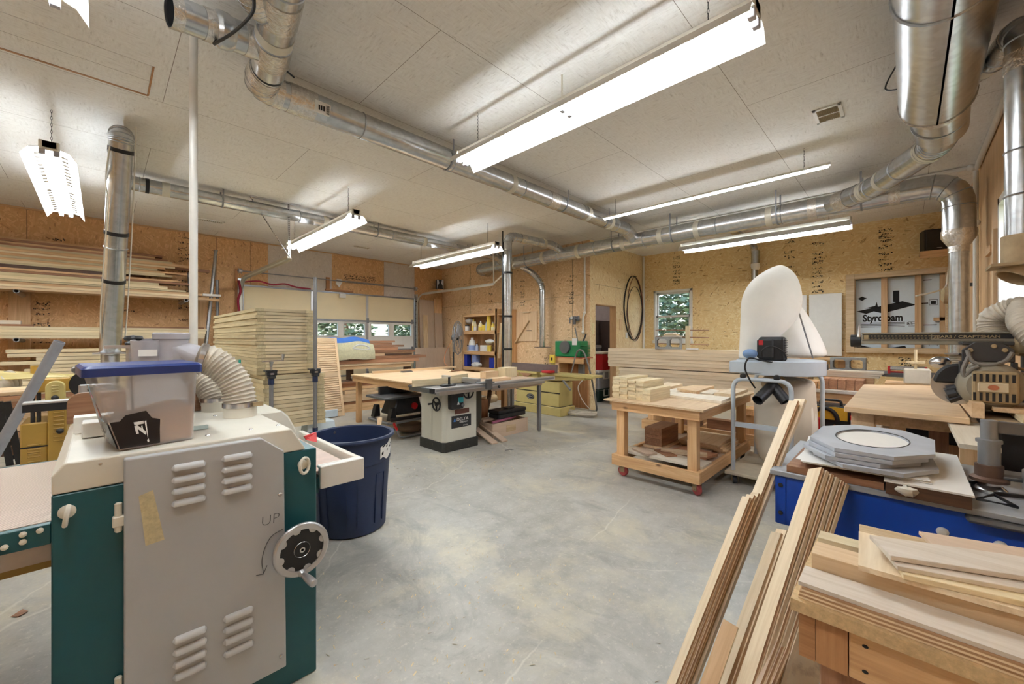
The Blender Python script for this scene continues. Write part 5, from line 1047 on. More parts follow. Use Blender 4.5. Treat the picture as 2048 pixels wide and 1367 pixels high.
b = MB(); b.box(cx0-.001,cx0+.003,4.66,4.663,.13,.83); b.build('panel_seam', M_DARK, TS)
b = MB(); b.prism([(3.765,4.45,.83),(3.765,4.95,.83),(3.765,4.95,.10),(3.765,4.6,.10),(3.765,4.45,.35)], (.16,0,0)); b.build('motor_cover', plain('olive_black_cover',(58,56,46),.5,0,.2,6), TS, bev=.03, seg=3)
b = MB(); b.box(2.86,5.22,4.12,4.20,.852,.905); b.box(2.98,5.05,4.20,4.27,.80,.86); b.build('fence_rail', M_ALU, TS, bev=.003); MB().box(2.835,2.862,4.118,4.202,.85,.907).build('rail_cap', M_DARK, TS, bev=.003); b = MB(); b.box(2.88,5.2,4.1185,4.1199,.868,.892); b.build('scale_tape', M_STEEL, TS)
b = MB(); b.box(3.98,5.10,4.26,5.0,.845,.870); b.box(3.98,5.08,4.28,4.32,.76,.845); b.box(5.04,5.08,4.3,4.98,.76,.845); b.build('extension_wing', wood('mdf','x'), TS)
for x, y in ((5.05,4.32),(5.05,4.94)): b = MB(); b.box(x-.025,x+.025,y-.025,y+.025,.02,.76); b.cyl((x,y,0),(x,y,.03),.02); b.build('steel_leg', M_STEEL, TS)
fx = 3.70
b = MB(); b.box(fx,fx+.06,4.30,5.15,.882,.955); fe = b.build('rip_fence', M_ALU, TS, bev=.003); b = MB(); b.box(fx-.09,fx+.15,4.10,4.25,.906,.925); b.box(fx-.02,fx+.08,4.07,4.12,.83,.97); b.build('fence_head', M_IRON, fe, bev=.006); MB().ball((fx+.20,4.07,.85), .02, n=10, m=6).build('lever_knob', M_BLACK, fe, sm=True)
# mitre gauge with wooden fence, on the iron top
mg = thing('mitre_gauge', 'mitre gauge with black handle on the saw top, holding a pale fence board', 'mitre gauge', (3.30,4.55,.873)); b = MB(); b.prism([(3.22,4.45,.8735),(3.44,4.45,.8735),(3.42,4.56,.8735),(3.33,4.61,.8735),(3.24,4.56,.8735)], (0,0,.018)); b.build('head', M_DARK, mg, bev=.004); MB().lathe([(.02,0),(.016,.02),(.015,.08),(.018,.10),(0,.105)], (3.36,4.50,.8915), n=14).build('handle', M_BLACK, mg, sm=True)
MB().box(3.28,3.297,4.30,4.9,.8732,.880).build('guide_bar', M_CHROME, mg)
b = MB(); p0_, p1_ = Zp(826,760,.915), Zp(885,740,.915); b.beam((2.93,4.74,.918),(3.72,4.66,.918),.025,.088); b.build('wooden_fence', wood('poplar','x'), mg, bev=.002)
b = MB(); b.beam((3.55,4.70,.92),(3.82,4.66,.94),.02,.13); solo(b, 'wood_block', wood('poplar','x'), 'upright pale block against the mitre fence', 'wood block', 'blocks on the saw tables')
b = MB(); b.hexa([(3.40,4.33,.8735),(3.62,4.43,.8735),(3.63,4.41,.8735),(3.41,4.31,.8735)], [(3.40,4.33,.885),(3.62,4.43,.878),(3.63,4.41,.878),(3.41,4.31,.885)]); solo(b, 'allen_wrench', M_DARK, 'dark thin wrench lying on the iron top before the rip fence', 'wrench')
# outfeed table
OT = thing('outfeed_table', 'wide wooden outfeed table behind the table saw', 'table', (4.3,6.1,0)); ox0, ox1, oy0, oy1, oz = 3.22, 5.13, 5.02, 7.25, .868
MB().box(ox0-.02,ox1,oy0,oy1,oz-.02,oz).build('tabletop', wood('hem','x'), OT); 
MB().box(ox0,ox0+.04,oy0+.02,oy1-.02,oz-.12,oz-.02).build('apron', wood('pine','y'), OT, bev=.003); MB().box(ox1-.04,ox1,oy0+.02,oy1-.02,oz-.12,oz-.02).build('apron', wood('pine','y'), OT); MB().box(ox0+.04,ox1-.04,oy1-.06,oy1-.02,oz-.12,oz-.02).build('apron', wood('pine','x'), OT); MB().box(ox0+.04,ox1-.04,oy0+.02,oy0+.06,oz-.12,oz-.02).build('apron', wood('pine','x'), OT)
for x, y in ((ox0+.04,oy1-.15),(ox1-.12,oy1-.15),(ox1-.12,oy0+.08)): MB().box(x,x+.08,y,y+.08,0,oz-.12).build('leg', wood('pine','z'), OT)
MB().box(ox0-.021,ox0+.25,oy0-.02,oy0+.25,oz-.11,oz-.021).build('dark_corner_block', wood('dark','y'), OT)
b = MB(); b.beam((3.55,7.12,.891),(5.55,7.18,.891),.03,.045); solo(b, 'wood_batten', wood('hem','x'), 'long pale batten lying along the far edge of the outfeed table', 'batten')
def blk(x0, x1, y0, y1, z0, z1, kind, lab, ax='x', grp='blocks on the saw tables'): return solo(MB().box(x0,x1,y0,y1,z0,z1), 'wood_block', wood(kind,ax), lab, 'wood block', grp, bev=.002)
blk(4.36,4.64,4.86,5.0,.872,.985,'hem','smaller cream block sitting on the saw extension beside the taller block'); blk(4.74,5.03,4.80,4.98,.872,1.03,'poplar','tallest cream block on the saw extension','z'); blk(4.2,4.58,4.5,4.66,.872,.91,'hem','flat cream block lying in front of the smaller block')
b = MB(); b.hexa([(4.7,6.4,.869),(5.15,6.45,.869),(5.14,6.5,.869),(4.88,6.47,.869)], [(4.9,6.4,.885),(5.15,6.45,.88),(5.14,6.5,.88),(4.88,6.47,.89)]); solo(b, 'push_stick', wood('brown','x'), 'brown push stick lying on the outfeed table', 'stick')
b = MB(); b.hexa([(4.05,6.9,.869),(4.3,6.92,.869),(4.29,6.98,.869),(4.04,6.97,.869)], [(4.05,6.9,.874),(4.3,6.92,.874),(4.29,6.98,.90),(4.04,6.97,.90)]); solo(b, 'metal_clip', M_CHROME, 'small bright clip on the outfeed table beside the long batten', 'clip')
# the small jobsite saw tucked under
JS = thing('jobsite_saw', 'small black portable saw on a tubular stand under the outfeed table', 'saw', (3.35,5.75,0)); b = MB(); b.box(2.93,3.62,5.5,6.1,.605,.64); b.build('table', M_IRON, JS, bev=.006); b = MB(); b.hexa([(3.12,5.6,.34),(3.66,5.6,.34),(3.66,6.0,.34),(3.12,6.0,.34)], [(3.22,5.62,.604),(3.6,5.62,.604),(3.6,5.98,.604),(3.22,5.98,.604)]); b.build('body', M_DARK, JS, bev=.02)
for x, y in ((3.02,5.52),(3.60,5.52),(3.02,6.02),(3.60,6.02)): MB().hexa([(x,y,.28),(x+.12,y,.28),(x+.12,y+.1,.28),(x,y+.1,.28)], [(x+.05,y,.47),(x+.11,y,.47),(x+.11,y+.1,.47),(x+.05,y+.1,.47)]).build('foot', M_BLACK, JS, bev=.008)
MB().box(3.02,3.70,5.47,5.515,.28,.33).build('front_bar', M_BLACK, JS, bev=.008); MB().lathe([(0,-.02),(.05,-.02),(.05,.02),(0,.02)], (3.48,5.57,.46), (0,-1,0), 20).build('red_wheel', M_RED, JS, sm=True)
b = MB()
for y in (5.45, 6.05): b.tube(arc_corner([(2.96,y,.27),(3.06,y,.265),(3.15,y,.03),(3.75,y,.03)],.08), .018, 10)
b.tube([(2.96,5.45,.27),(2.96,6.05,.27)], .018, 10); b.tube([(3.75,5.45,.03),(3.75,6.05,.03)], .018, 10); b.tube([(3.1,5.45,.26),(3.70,5.46,.27)], .018, 10); b.build('tubular_stand', M_STEEL, JS, sm=True); MB().beam((3.04,5.44,.27),(3.10,5.44,.16),.03,.03).build('red_latch', M_RED, JS); MB().lathe([(0,0),(.17,0),(.20,.04),(.2,.1),(0,.1)], (3.52,5.78,.04), n=24).build('dust_tray', plain('brown_tray',(120,100,80),.7), JS, sm=True)
b = MB(); b.box(3.08,3.66,5.92,5.98,.64,.76); b.build('rear_fence', M_DARK, JS); solo(MB().box(3.25,3.62,6.02,6.1,.641,.70), 'yellow_level', M_YEL, 'yellow level lying on the small portable saw', 'level')
# things on the floor under the extension
TB = thing('tool_case', 'dusty dark toolbox lying on the drawer box under the saw extension', 'toolbox', (4.67,4.66,.255)); b = MB(); b.box(4.36,4.98,4.55,4.80,.256,.33); b.build('base', M_DARK, TB, bev=.012); b = MB(); b.box(4.35,4.99,4.54,4.81,.331,.385); b.build('lid', M_DARK, TB, bev=.014); MB().box(4.6,4.76,4.6,4.7,.385,.40).build('handle', M_BLACK, TB, bev=.005)
DB = thing('drawer_box', 'worn wooden drawer box on the floor under the saw extension', 'drawer', (4.6,4.62,0)); b = MB(); b.box(4.16,4.18,4.48,4.85,.0,.22); b.box(4.93,4.95,4.48,4.85,0,.22); b.box(4.18,4.93,4.48,4.5,0,.22); b.box(4.18,4.93,4.83,4.85,0,.22); b.box(4.18,4.93,4.5,4.83,.0,.02); b.box(4.16,4.95,4.7,4.85,.22,.255); b.build('box', wood('mdf','x'), DB, bev=.003); MB().box(4.45,4.66,4.475,4.48,.06,.16).build('label_plate', wood('ash','x'), DB); b = MB(); b.beam((4.2,4.53,.235),(4.8,4.62,.24),.03,.03); b.build('strap', plain('pink_strap',(190,110,140),.7), DB)
for i, (a, c, l) in enumerate((((3.98,4.24,.0),(4.05,4.95,.20),'pale board sloping from the floor to the drawer box, nearer the saw'),((4.16,4.22,.0),(4.02+.18,4.9,.22),'pale board sloping from the floor to the drawer box, nearer the steel leg'))):
    b = MB(); b.beam(a, c, .10, .018, (-1,.2,0)) if False else b.beam(V(*a)+V(0,0,.012), V(*c)+V(0,0,.012), .11, .018); solo(b, 'loose_board', wood('mdf','y'), l, 'board')
solo(MB().box(4.36,4.56,5.03,5.3,.0,.50), 'brown_carton', wood('cedar','z'), 'plain brown carton standing behind the saw motor cover', 'carton')
b = MB(); pts = [(4.9,5.35,.80),(4.86,5.32,.55),(4.76,5.28,.3),(4.6,5.24,.10),(4.4,5.2,.02)]; path = smooth_path(pts,5)
for i in range(len(path)-1): b.beam(path[i], path[i+1]+(path[i+1]-path[i])*.2, .09, .02, (0,1,0))
solo(b, 'bent_strip', wood('dark','z'), 'curved dark bent strip under the saw extension', 'strip')
solo(MB().tube([(4.62,5.7,.32),(5.4,5.75,.36)], .075, 16), 'cardboard_tube', wood('ash','x'), 'tan tube lying behind the bent dark strip', 'tube', sm=True)
# ---------------------------------------------------------------- jointer against the centre wall
J = thing('jointer', 'pale mustard jointer with black stripe and oval badge by the centre wall', 'jointer', (6.5,5.4,0)); jx0, jx1, jy0, jy1 = 6.27, 6.72, 4.85, 6.02
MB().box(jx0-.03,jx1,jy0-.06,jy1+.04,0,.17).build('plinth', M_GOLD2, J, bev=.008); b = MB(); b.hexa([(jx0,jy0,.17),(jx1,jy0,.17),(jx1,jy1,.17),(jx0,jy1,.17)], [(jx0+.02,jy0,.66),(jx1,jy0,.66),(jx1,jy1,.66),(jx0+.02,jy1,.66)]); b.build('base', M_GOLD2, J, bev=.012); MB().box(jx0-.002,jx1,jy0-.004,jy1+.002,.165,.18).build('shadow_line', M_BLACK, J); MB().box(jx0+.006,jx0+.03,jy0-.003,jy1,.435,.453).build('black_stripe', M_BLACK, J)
bc_ = (jx0+.008,5.52,.32); bo = MB().lathe([(0,.006),(.095,.006),(.10,0)], bc_, (-1,0,0), 24, .55, 1) if False else MB(); bo.prism([(jx0-.002+.004, 5.60+.105*math.cos(a), .325+.055*math.sin(a)) for a in [2*PI*i/24 for i in range(24)]], (-.006,0,0)); ov = bo.build('oval_badge', M_BLACK, J); b = MB(); b.tube([(jx0-.005, 5.60+.085*math.cos(a), .325+.042*math.sin(a)) for a in [2*PI*i/24 for i in range(24)]], .003, 5, True); b.box(jx0-.0055,jx0-.0045,5.54,5.66,.318,.334); b.build('badge_print', M_ALU, ov)
b = MB(); b.box(jx0+.02,jx1-.05,4.12,5.35,.785,.83); b.hexa([(jx0+.06,4.3,.74),(jx1-.1,4.3,.74),(jx1-.1,5.35,.66),(jx0+.06,5.35,.66)], [(jx0+.06,4.3,.785),(jx1-.1,4.3,.785),(jx1-.1,5.35,.785),(jx0+.06,5.35,.785)]); b.build('infeed_table', M_GOLD2, J, bev=.004); b = MB(); b.box(jx0+.02,jx1-.05,5.45,6.75,.79,.835); b.box(jx0+.06,jx1-.1,5.45,6.0,.66,.79); b.build('outfeed_table', M_GOLD2, J, bev=.004)
b = MB(); b.box(6.33,6.36,4.95,6.25,.838,1.0); b.build('fence', plain('mauve_brown_iron',(120,104,100),.5,.2), J, bev=.004); MB().beam((6.2,4.7,.72),(6.05,4.42,.58),.03,.03).build('lever', M_STEEL, J); b = MB(); b.prism([(6.26,5.9,.80),(6.26,5.55,.80),(6.26,5.72,.70)], (.012,0,0)); b.build('cutter_guard', wood('brown','y'), J)
solo(MB().box(6.16,6.34,5.0,5.22,.84,.885), 'red_case', M_RED, 'small red case lying on the jointer table', 'case', bev=.012)
# ---------------------------------------------------------------- shelves with finishing supplies
SU = thing('shelf_unit', 'tall wooden shelf unit holding glue and solvent bottles against the wall', 'shelf', (7.0,7.85,0)); hx0, hx1, hy0, hy1 = 6.80, 7.19, 7.20, 8.53
MB().box(hx0,hx1,hy1-.04,hy1,0,2.16).build('side', wood('pine','z'), SU); MB().box(hx0,hx1,hy0,hy0+.03,0,2.26).build('side', wood('pine','z'), SU); MB().box(hx0,hx0+.018,hy0-.0,hy0+.06,0,2.26).build('face_stile', wood('pine','z'), SU)
for z, n in ((2.10,0),(1.66,1),(1.13,1),(.72,1)):
    MB().box(hx0+.02,hx1,hy0+.03,hy1-.04,z,z+.02).build('shelf_board', wood('pine','y'), SU)
    if n: MB().box(hx0,hx0+.019,hy0+.03,hy1,z-.02,z+.10-.03).build('shelf_lip', wood('pine','y'), SU)
MB().box(hx0,hx0+.019,hy0+.06,hy1,2.10,2.17).build('top_rail', wood('pine','y'), SU); MB().box(hx1-.012,hx1-.002,hy0,hy1,0,2.1).build('back', wood('tan','z'), SU)
MB().box(hx0,hx1,6.88,6.91,.5,2.24).build('outer_side', wood('pine','z'), SU); 
for z in (2.1,1.66,1.13): MB().box(hx0+.05,hx1,6.91,hy0,z,z+.02).build('side_shelf', wood('pine','y'), SU)
def bottle(x, y, z, r, h, m, lab, kind='glue_bottle', cap=M_WHITE, shape=0, cat='bottle', grp='supplies on the shelves', lbl=None):
    t = thing(kind, lab, cat, (x,y,z), grp)
    if shape == 0: pr = [(0,0),(r,0),(r,h*.62),(r*.55,h*.78),(r*.35,h*.84),(r*.35,h*.88),(0,h*.88)]; cp = [(r*.42,h*.86),(r*.3,h*.95),(r*.12,h),(0,h)]
    elif shape == 1: pr = [(0,0),(r,0),(r,h*.9),(0,h*.9)]; cp = [(r*1.03,h*.88),(r*1.03,h),(0,h)]
    else: pr = [(0,0),(r,0),(r,h*.55),(r*.8,h*.78),(r*.35,h*.88),(0,h*.88)]; cp = [(r*.4,h*.86),(r*.4,h),(0,h)]
    MB().lathe(pr, (x,y,z), n=16).build('body', m, t, sm=True); MB().lathe(cp, (x,y,z), n=14).build('cap', cap, t, sm=True)
    if lbl: MB().lathe([(r+.0015,h*.15),(r+.0015,h*.5)], (x,y,z), n=16).build('label', lbl, t, sm=True, fix=False)
    return t
M_CRMB = plain('cream_plastic',(236,222,178),.4); z1, z2 = 1.681, 1.151
yy = lambda px, u=6.93: Up(px,680,u).y
bottle(6.93,yy(934),z1,.065,.20,M_PAPER,'white tub with a dark lid at the outer end of the top shelf','tub',M_BLACK,1,'tub'); 
b = MB(); c_ = V(6.93,yy(939),z1+.31); b.ball(c_, .12, (.8,1.1,.62), 14, 8, .1); tag(b.build('plastic_bag', plain('grey_plastic_bag',(178,176,174),.3), sm=True), 'crumpled grey plastic bag resting on the white tub', 'bag')
bottle(6.93,yy(947),z1,.05,.36,M_CRMB,'tall cream jug with yellow label on the top shelf','jug',M_YEL,2,lbl=M_YEL); bottle(6.90,yy(952.5),z1,.045,.30,M_CRMB,'cream pump bottle beside the tall cream jug',lbl=M_PAPER); bottle(6.98,yy(957),z1,.05,.30,M_GREY,'grey bottle at the rear of the top shelf',cap=M_BLACK)
bottle(6.90,yy(963),z1,.06,.30,M_CRMB,'cream glue bottle with pointed white cap',lbl=M_YEL); bottle(6.93,yy(968),z1,.055,.20,M_YEL,'short yellow tub in the middle of the top shelf','tub',M_YEL,1,'tub'); bottle(6.97,yy(971),z1,.05,.32,M_GREY,'dark capped grey bottle behind the yellow tub',cap=M_BLACK)
bottle(6.91,yy(979),z1,.055,.30,M_YEL,'yellow can below a stacked yellow tub','can',M_YEL,1,'can'); bottle(6.91,yy(979),z1+.301,.055,.14,M_YEL,'yellow tub stacked on the yellow can','tub',M_CRMB,1,'tub'); bottle(6.93,yy(986),z1,.05,.26,M_YEL,'yellow bottle at the inner end of the top shelf',lbl=M_CRMB)
bottle(6.92,yy(945),z2,.095,.40,M_WHITE,'big white handled jug on the middle shelf','jug',M_WHITE,2,lbl=plain('pale_blue_print',(150,170,220),.5)); bottle(6.98,yy(934),z2,.05,.2,M_CLEAR,'clear jar at the outer end of the middle shelf','jar',M_BLACK,1,'jar'); bottle(6.92,yy(954.5),z2,.045,.26,plain('pale_blue_bottle',(190,200,226),.4),'pale blue bottle beside the big white jug',cap=M_BLACK)
solo(MB().box(6.84,6.98,yy(973,6.84),yy(960,6.84),z2,z2+.20), 'white_box', M_PAPER, 'white carton lying on the middle shelf', 'box', bev=.004); b = MB(); b.ball((6.98,yy(977),z2+.30), .12, (.7,1.4,.5), 14, 8, .12); tag(b.build('rag', M_PAPER, sm=True), 'white rag heaped behind the carton on the middle shelf', 'rag')
bottle(6.90,yy(981),z2,.06,.20,M_YEL,'yellow can at the inner end of the middle shelf','can',M_YEL,1,'can'); bottle(7.0,yy(990),z2,.045,.42,plain('dark_violet_bottle',(60,50,60),.4),'dark bottle in the inner corner of the middle shelf',cap=M_BLACK)
z3 = .741
for i, px in enumerate((932, 950, 985)):
    y = yy(px, 6.88); solo(MB().box(6.84,6.99,y-.085,y+.085,z3,z3+[.37,.36,.30][i]), 'blue_can', [plain('cobalt_can',(30,50,150),.4),plain('steel_blue_can',(140,156,206),.4),plain('cobalt_can',(30,50,150),.4)][i], ['cobalt blue solvent can at the outer end of the low shelf','paler blue can beside the cobalt can','blue can at the inner end of the low shelf'][i], 'can', bev=.006)
b = MB(); b.ball((6.86,yy(957),z3+.10), .12, (.8,1.5,.6), 14, 8, .12); tag(b.build('rag', M_PAPER, sm=True), 'white rag with blue stripes heaped on the low shelf', 'rag')
bottle(6.95,7.05,1.681,.055,.26,M_YEL,'yellow tin on the narrow side shelf','can',M_CRMB,1,'can'); bottle(6.95,7.04,1.151,.04,.34,M_CLEAR,'tall pale bottle on the narrow side shelf',cap=M_BLACK)
b = MB(); b.beam((6.79,7.08,1.05),(6.83,7.06,1.9),.06,.04); solo(b, 'wooden_stick', wood('ash','z'), 'pale wooden handle hanging on the side of the shelf unit', 'handle')
# pedestal fan
fu = 5.95; fc = Up(915,672,fu); FN = thing('pedestal_fan', 'black pedestal fan with a big wire grille behind the saw tables', 'fan', (fu, fc.y+.12, 0)); fz = 1.545; ax = V(-.35,-.94,0).normalized(); ax = V(.62,-.78,0); c_ = V(fu, fc.y-.02, fz)
MB().cyl((fu,fc.y+.16,.02),(fu,fc.y+.16,1.25),.02).build('pole', M_DARK, FN, sm=True); MB().cyl((fu,fc.y+.16,1.2),(fu,fc.y+.16,1.45),.026).build('chrome_sleeve', M_CHROME, FN, sm=True); MB().lathe([(0,0),(.25,0),(.25,.015),(.05,.04),(0,.04)], (fu,fc.y+.16,0), n=24).build('base', M_DARK, FN, sm=True)
s_ = ax.cross(V(0,0,1)).normalized(); u_ = V(0,0,1); b = MB()
for rr, off in ((.40,0),(.36,.05),(.25,.075),(.12,.085),(.36,-.05),(.25,-.075),(.12,-.085)): b.tube([c_+ax*off+(s_*math.cos(a)+u_*math.sin(a))*rr for a in [2*PI*i/36 for i in range(36)]], .004 if rr < .4 else .008, 5, True)
for k in range(36):
    a = 2*PI*k/36; d = s_*math.cos(a)+u_*math.sin(a)
    for sg in (-1,1): b.tube([c_+ax*.088*sg+d*.06, c_+ax*.075*sg+d*.25, c_+ax*.05*sg+d*.36, c_+d*.40], .0022, 4)
b.build('wire_grille', M_STEEL, FN, sm=True); b = MB()
for k in range(3):
    a = 2*PI*k/3; 
    def bl_(s, t, a=a): aa = a+(t-.5)*1.1*(1-.2*s); r_ = .06+.29*s; return c_+(s_*math.cos(aa)+u_*math.sin(aa))*r_+ax*(t-.5)*.07
    b.grid(bl_, 6, 6, ax*.003)
b.build('blade', M_CLEAR, FN, sm=True); b = MB(); b.lathe([(0,-.16),(.06,-.15),(.075,-.06),(.05,.02),(0,.03)], c_, ax, 16); b.build('motor', M_BLACK, FN, sm=True); MB().beam(c_-ax*.12, (fu,fc.y+.16,1.45), .04, .04).build('neck', M_BLACK, FN)
b = MB(); b.tube(smooth_path([c_-ax*.14+V(0,0,-.05),(fu-.12,fc.y+.3,1.2),(fu-.16,fc.y+.3,.95),(fu-.05,fc.y+.22,.8)],5), .006, 6); solo(b, 'orange_cord', plain('orange_cord_rubber',(200,110,50),.5), 'orange cord dangling beside the pedestal fan', 'cord', sm=True)
# speakers
def speaker(lab, c, w, h, d, rz, tilt=0):
    t = thing('loudspeaker', lab, 'speaker', c); Mx = Matrix.Translation(Vector(c)) @ Matrix.Rotation(rz,4,'Z') @ Matrix.Rotation(tilt,4,'X'); b = MB(Mx); b.box(-w/2,w/2,0,d,0,h); b.build('cabinet', M_BLACK, t, bev=.012, seg=2)
    return t, Mx
t, Mx = speaker('black loudspeaker standing on a corner shelf over the framed foam opening', (9.28,-.37,2.905), .34, .36, .22, PI/2*-1+.25, 0); b = MB(Mx); b.box(-.15,.15,-.012,.001,.02,.34); b.build('front_grille', plain('dark_grille',(50,46,40),.6), t, bev=.01); b = MB(Mx); b.box(-.03,.03,-.014,-.011,.05,.06); b.build('badge', M_ALU, t)
Mx = Matrix.Identity(4)
t, Mx = speaker('small silver and black loudspeaker in the corner above the door track', (6.95,9.74,2.95), .2, .30, .2, -.45, 0); b = MB(Mx); b.prism([(-.095,-.006,.29),(-.05,-.006,.29),(-.03,-.006,.20),(-.095,-.006,.02)], (0,.005,0)); b.prism([(.095,-.006,.29),(.05,-.006,.29),(.03,-.006,.20),(.095,-.006,.02)], (0,.005,0)); b.build('silver_trim', M_ALU, t); b = MB(Mx); b.lathe([(.07,0),(.075,.008),(.06,.006),(.03,-.002),(.02,.004),(0,.006)], (0,-.002,.10), (0,-1,0), 22); b.build('woofer', M_DARK, t, sm=True)
def corner_shelf(x0,x1,y0,y1,z,lab):
    t = thing('wall_shelf', lab, 'shelf', ((x0+x1)/2,(y0+y1)/2,z-.02)); MB().box(x0,x1,y0,y1,z-.02,z).build('board', wood('pine','y'), t); MB().box(x0,x0+.02,y0,y1,z-.11,z-.02).build('face_board', wood('pine','y'), t); MB().box(x0+.02,x1,y0,y0+.02,z-.09,z-.02).build('bracket', wood('pine','x'), t)
corner_shelf(9.10,9.598,-.548,-.15,2.903,'small wooden shelf carrying the loudspeaker over the framed opening'); corner_shelf(6.72,7.198,9.55,9.965,2.945,'small wooden corner shelf carrying the silver loudspeaker')
b = MB(); b.tube(smooth_path([(9.3,-.5,3.05),(9.0,-.52,3.05),(8.9,-.5,2.85),(9.0,-.45,2.5),(8.95,-.42,2.3),(8.7,-.3,2.22),(8.55,-.1,2.16)],6), .012, 6); solo(b, 'extension_cord', M_CREAM, 'cream cord hanging from the loudspeaker to the dusty motor', 'cord', sm=True)
MT = thing('dusty_motor', 'sawdust covered motor mounted before the framed opening', 'motor', (8.4,-.2,1.95)); a0, a1 = Up(1888,590,7.9), Up(1935,590,7.9); MB().tube([a0,a1], .115, 20).build('body', M_DUSTY, MT, sm=True); MB().tube([a0+V(0,.03,0),a0], [.06,.11], 18).build('end_bell', M_BRASSY, MT, sm=True); b = MB(); b.box(7.85,7.95,a1.y-.15,a1.y+.1,a0.z+.1,a0.z+.14); b.box(7.86,7.94,a1.y-.14,a1.y-.06,1.06,a0.z+.14); b.build('mount', M_DARK, MT)
# jig board, green unit, regulator, hoses
JB = thing('jig_board', 'pale square jig board with a pivoting arm hung on the wall', 'jig', (7.17,6.57,1.46)); MB().box(7.165,7.185,6.2,6.87,1.46,2.17).build('board', wood('hem','z'), JB); MB().beam((7.15,6.42,1.95),(7.15,7.02,1.25),.02,.075,(1,0,0)).build('pivot_arm', wood('ash','y'), JB); MB().box(7.13,7.165,6.4,6.62,2.14,2.17).build('top_block', wood('ash','y'), JB); MB().box(7.155,7.164,6.36,6.52,1.70,1.72).build('slot_mark', M_DARK, JB)
solo(MB().box(7.15,7.199,7.0,7.06,1.18,1.32), 'switch_box', M_WHITE, 'white switch box on the wall under the jig arm tip', 'switch')
GB = thing('green_grinder', 'emerald green motor unit with a grey round end on a wall shelf', 'motor unit', (6.95,5.06,1.138)); b = MB(); b.box(6.86,7.14,4.76,5.42,1.14,1.475); b.build('housing', M_GRN2, GB, bev=.02, seg=2); gc = Up(1130,694,6.855); MB().lathe([(0,.04),(.125,.04),(.135,.02),(.135,0)], (6.86,gc.y,gc.z), (-1,0,0), 26).build('round_end', M_IRON, GB, sm=True); gl = Up(1149,683,6.855); MB().box(6.852,6.859,gl.y-.06,gl.y+.06,gl.z-.07,gl.z+.07).build('white_label', M_PAPER, GB); b = MB()
for i in range(8): b.box(6.84,7.12,4.70,4.75,1.16+.03*i,1.172+.03*i)
b.build('cooling_fins', M_GRN2, GB)
SH = thing('wall_shelf', 'thick pine shelf below the emerald green motor unit', 'shelf', (7.0,5.0,1.03)); b = MB(); b.box(6.82,7.198,4.68,5.40,1.115,1.137); b.build('board', plain('reddish_shelf_top',(190,110,80),.6), SH); MB().box(6.82,6.86,4.68,5.40,1.01,1.114).build('face_board', wood('pine','y'), SH); MB().box(6.9,7.198,5.30,5.34,.7,1.114).build('bracket', wood('pine','x'), SH)
solo(MB().box(7.17,7.198,4.79,5.30,0,1.0), 'plywood_sheet', wood('fir','z'), 'stained plywood sheet fixed to the wall under the green unit', 'plywood')
YS = thing('yellow_stand', 'yellow post with a square switch beside the green unit', 'switch post', (6.78,5.42,0)); MB().box(6.76,6.82,5.37,5.45,0,1.06).build('post', M_GOLD2, YS); MB().box(6.73,6.77,5.33,5.47,1.0,1.18).build('switch_plate', M_YEL, YS, bev=.006); MB().box(6.722,6.73,5.38,5.42,1.06,1.12).build('toggle', M_BLACK, YS)
AR = thing('air_regulator', 'brass and steel air regulator fixed on the wall above the green unit', 'regulator', (7.14,5.02,1.8)); b = MB(); rg = Up(1149,637,7.12); b.cyl((7.12,rg.y+.12,rg.z),(7.12,rg.y-.12,rg.z),.02); b.cyl((7.12,rg.y,rg.z+.05),(7.12,rg.y,rg.z-.12),.03); b.cyl((7.12,rg.y-.1,rg.z+.05),(7.12,rg.y-.1,rg.z-.04),.025); b.cyl((7.12,rg.y+.12,rg.z+.03),(7.12,rg.y+.12,rg.z-.1),.012); b.build('body', M_IRON, AR, sm=True); MB().lathe([(0,.012),(.03,.012),(.03,0)], (7.09,rg.y+.05,rg.z+.02), (-1,0,0), 16).build('gauge', M_WHITE, AR, sm=True); MB().box(7.14,7.199,rg.y-.05,rg.y+.05,rg.z-.05,rg.z+.05).build('bracket', M_STEEL, AR)
def hosepx(pts, r, m, nm, lab, k=6, cat='hose'): b = MB(); b.tube(smooth_path(pts, k), r, 8); return solo(b, nm, m, lab, cat, sm=True)
M_AIR = plain('grey_rubber_hose',(120,116,112),.6)
hosepx([Up(1150,655,7.1),Up(1156,690,7.0),Up(1150,715,6.7),Up(1144,740,6.6),Up(1135,768,6.65),Up(1140,800,6.9)], .014, M_AIR, 'air_hose', 'grey air hose falling from the regulator past the shelf edge')
hosepx([Up(1150,715,6.75),Up(1157,700,6.7),Up(1168,705,6.7),Up(1178,735,6.7),Up(1187,775,6.7),Up(1192,805,6.7),Zp(1192,822,.03),Zp(1175,829,.02)], .018, M_AIR, 'air_hose', 'thick grey hose looping over the shelf down to the coil on the floor', 8)
cl = []; c0 = Zp(1158,827,.03)
for i in range(90): a = 2*PI*i/24; cl.append(V(c0.x+(.16+.03*math.sin(i*.21))*math.cos(a), c0.y+(.36+.05*math.cos(i*.17))*math.sin(a), .03+.022*(i/24)))
b = MB(); b.tube(cl, .018, 8); solo(b, 'coiled_hose', M_HOSE, 'pale hose coiled on the floor beside the partition corner', 'hose', sm=True)
hosepx([Up(1165,760,7.15),Up(1156,775,7.1),Up(1165,800,7.1),Up(1180,818,7.1)], .01, M_CREAM, 'wall_cable', 'cream cord hanging from the wall junction box', cat='cord')
solo(MB().box(7.12,7.198,4.86,5.0,.72,.98), 'junction_box', M_STEEL, 'grey junction box low on the wall beside the partition corner', 'junction box', bev=.005)
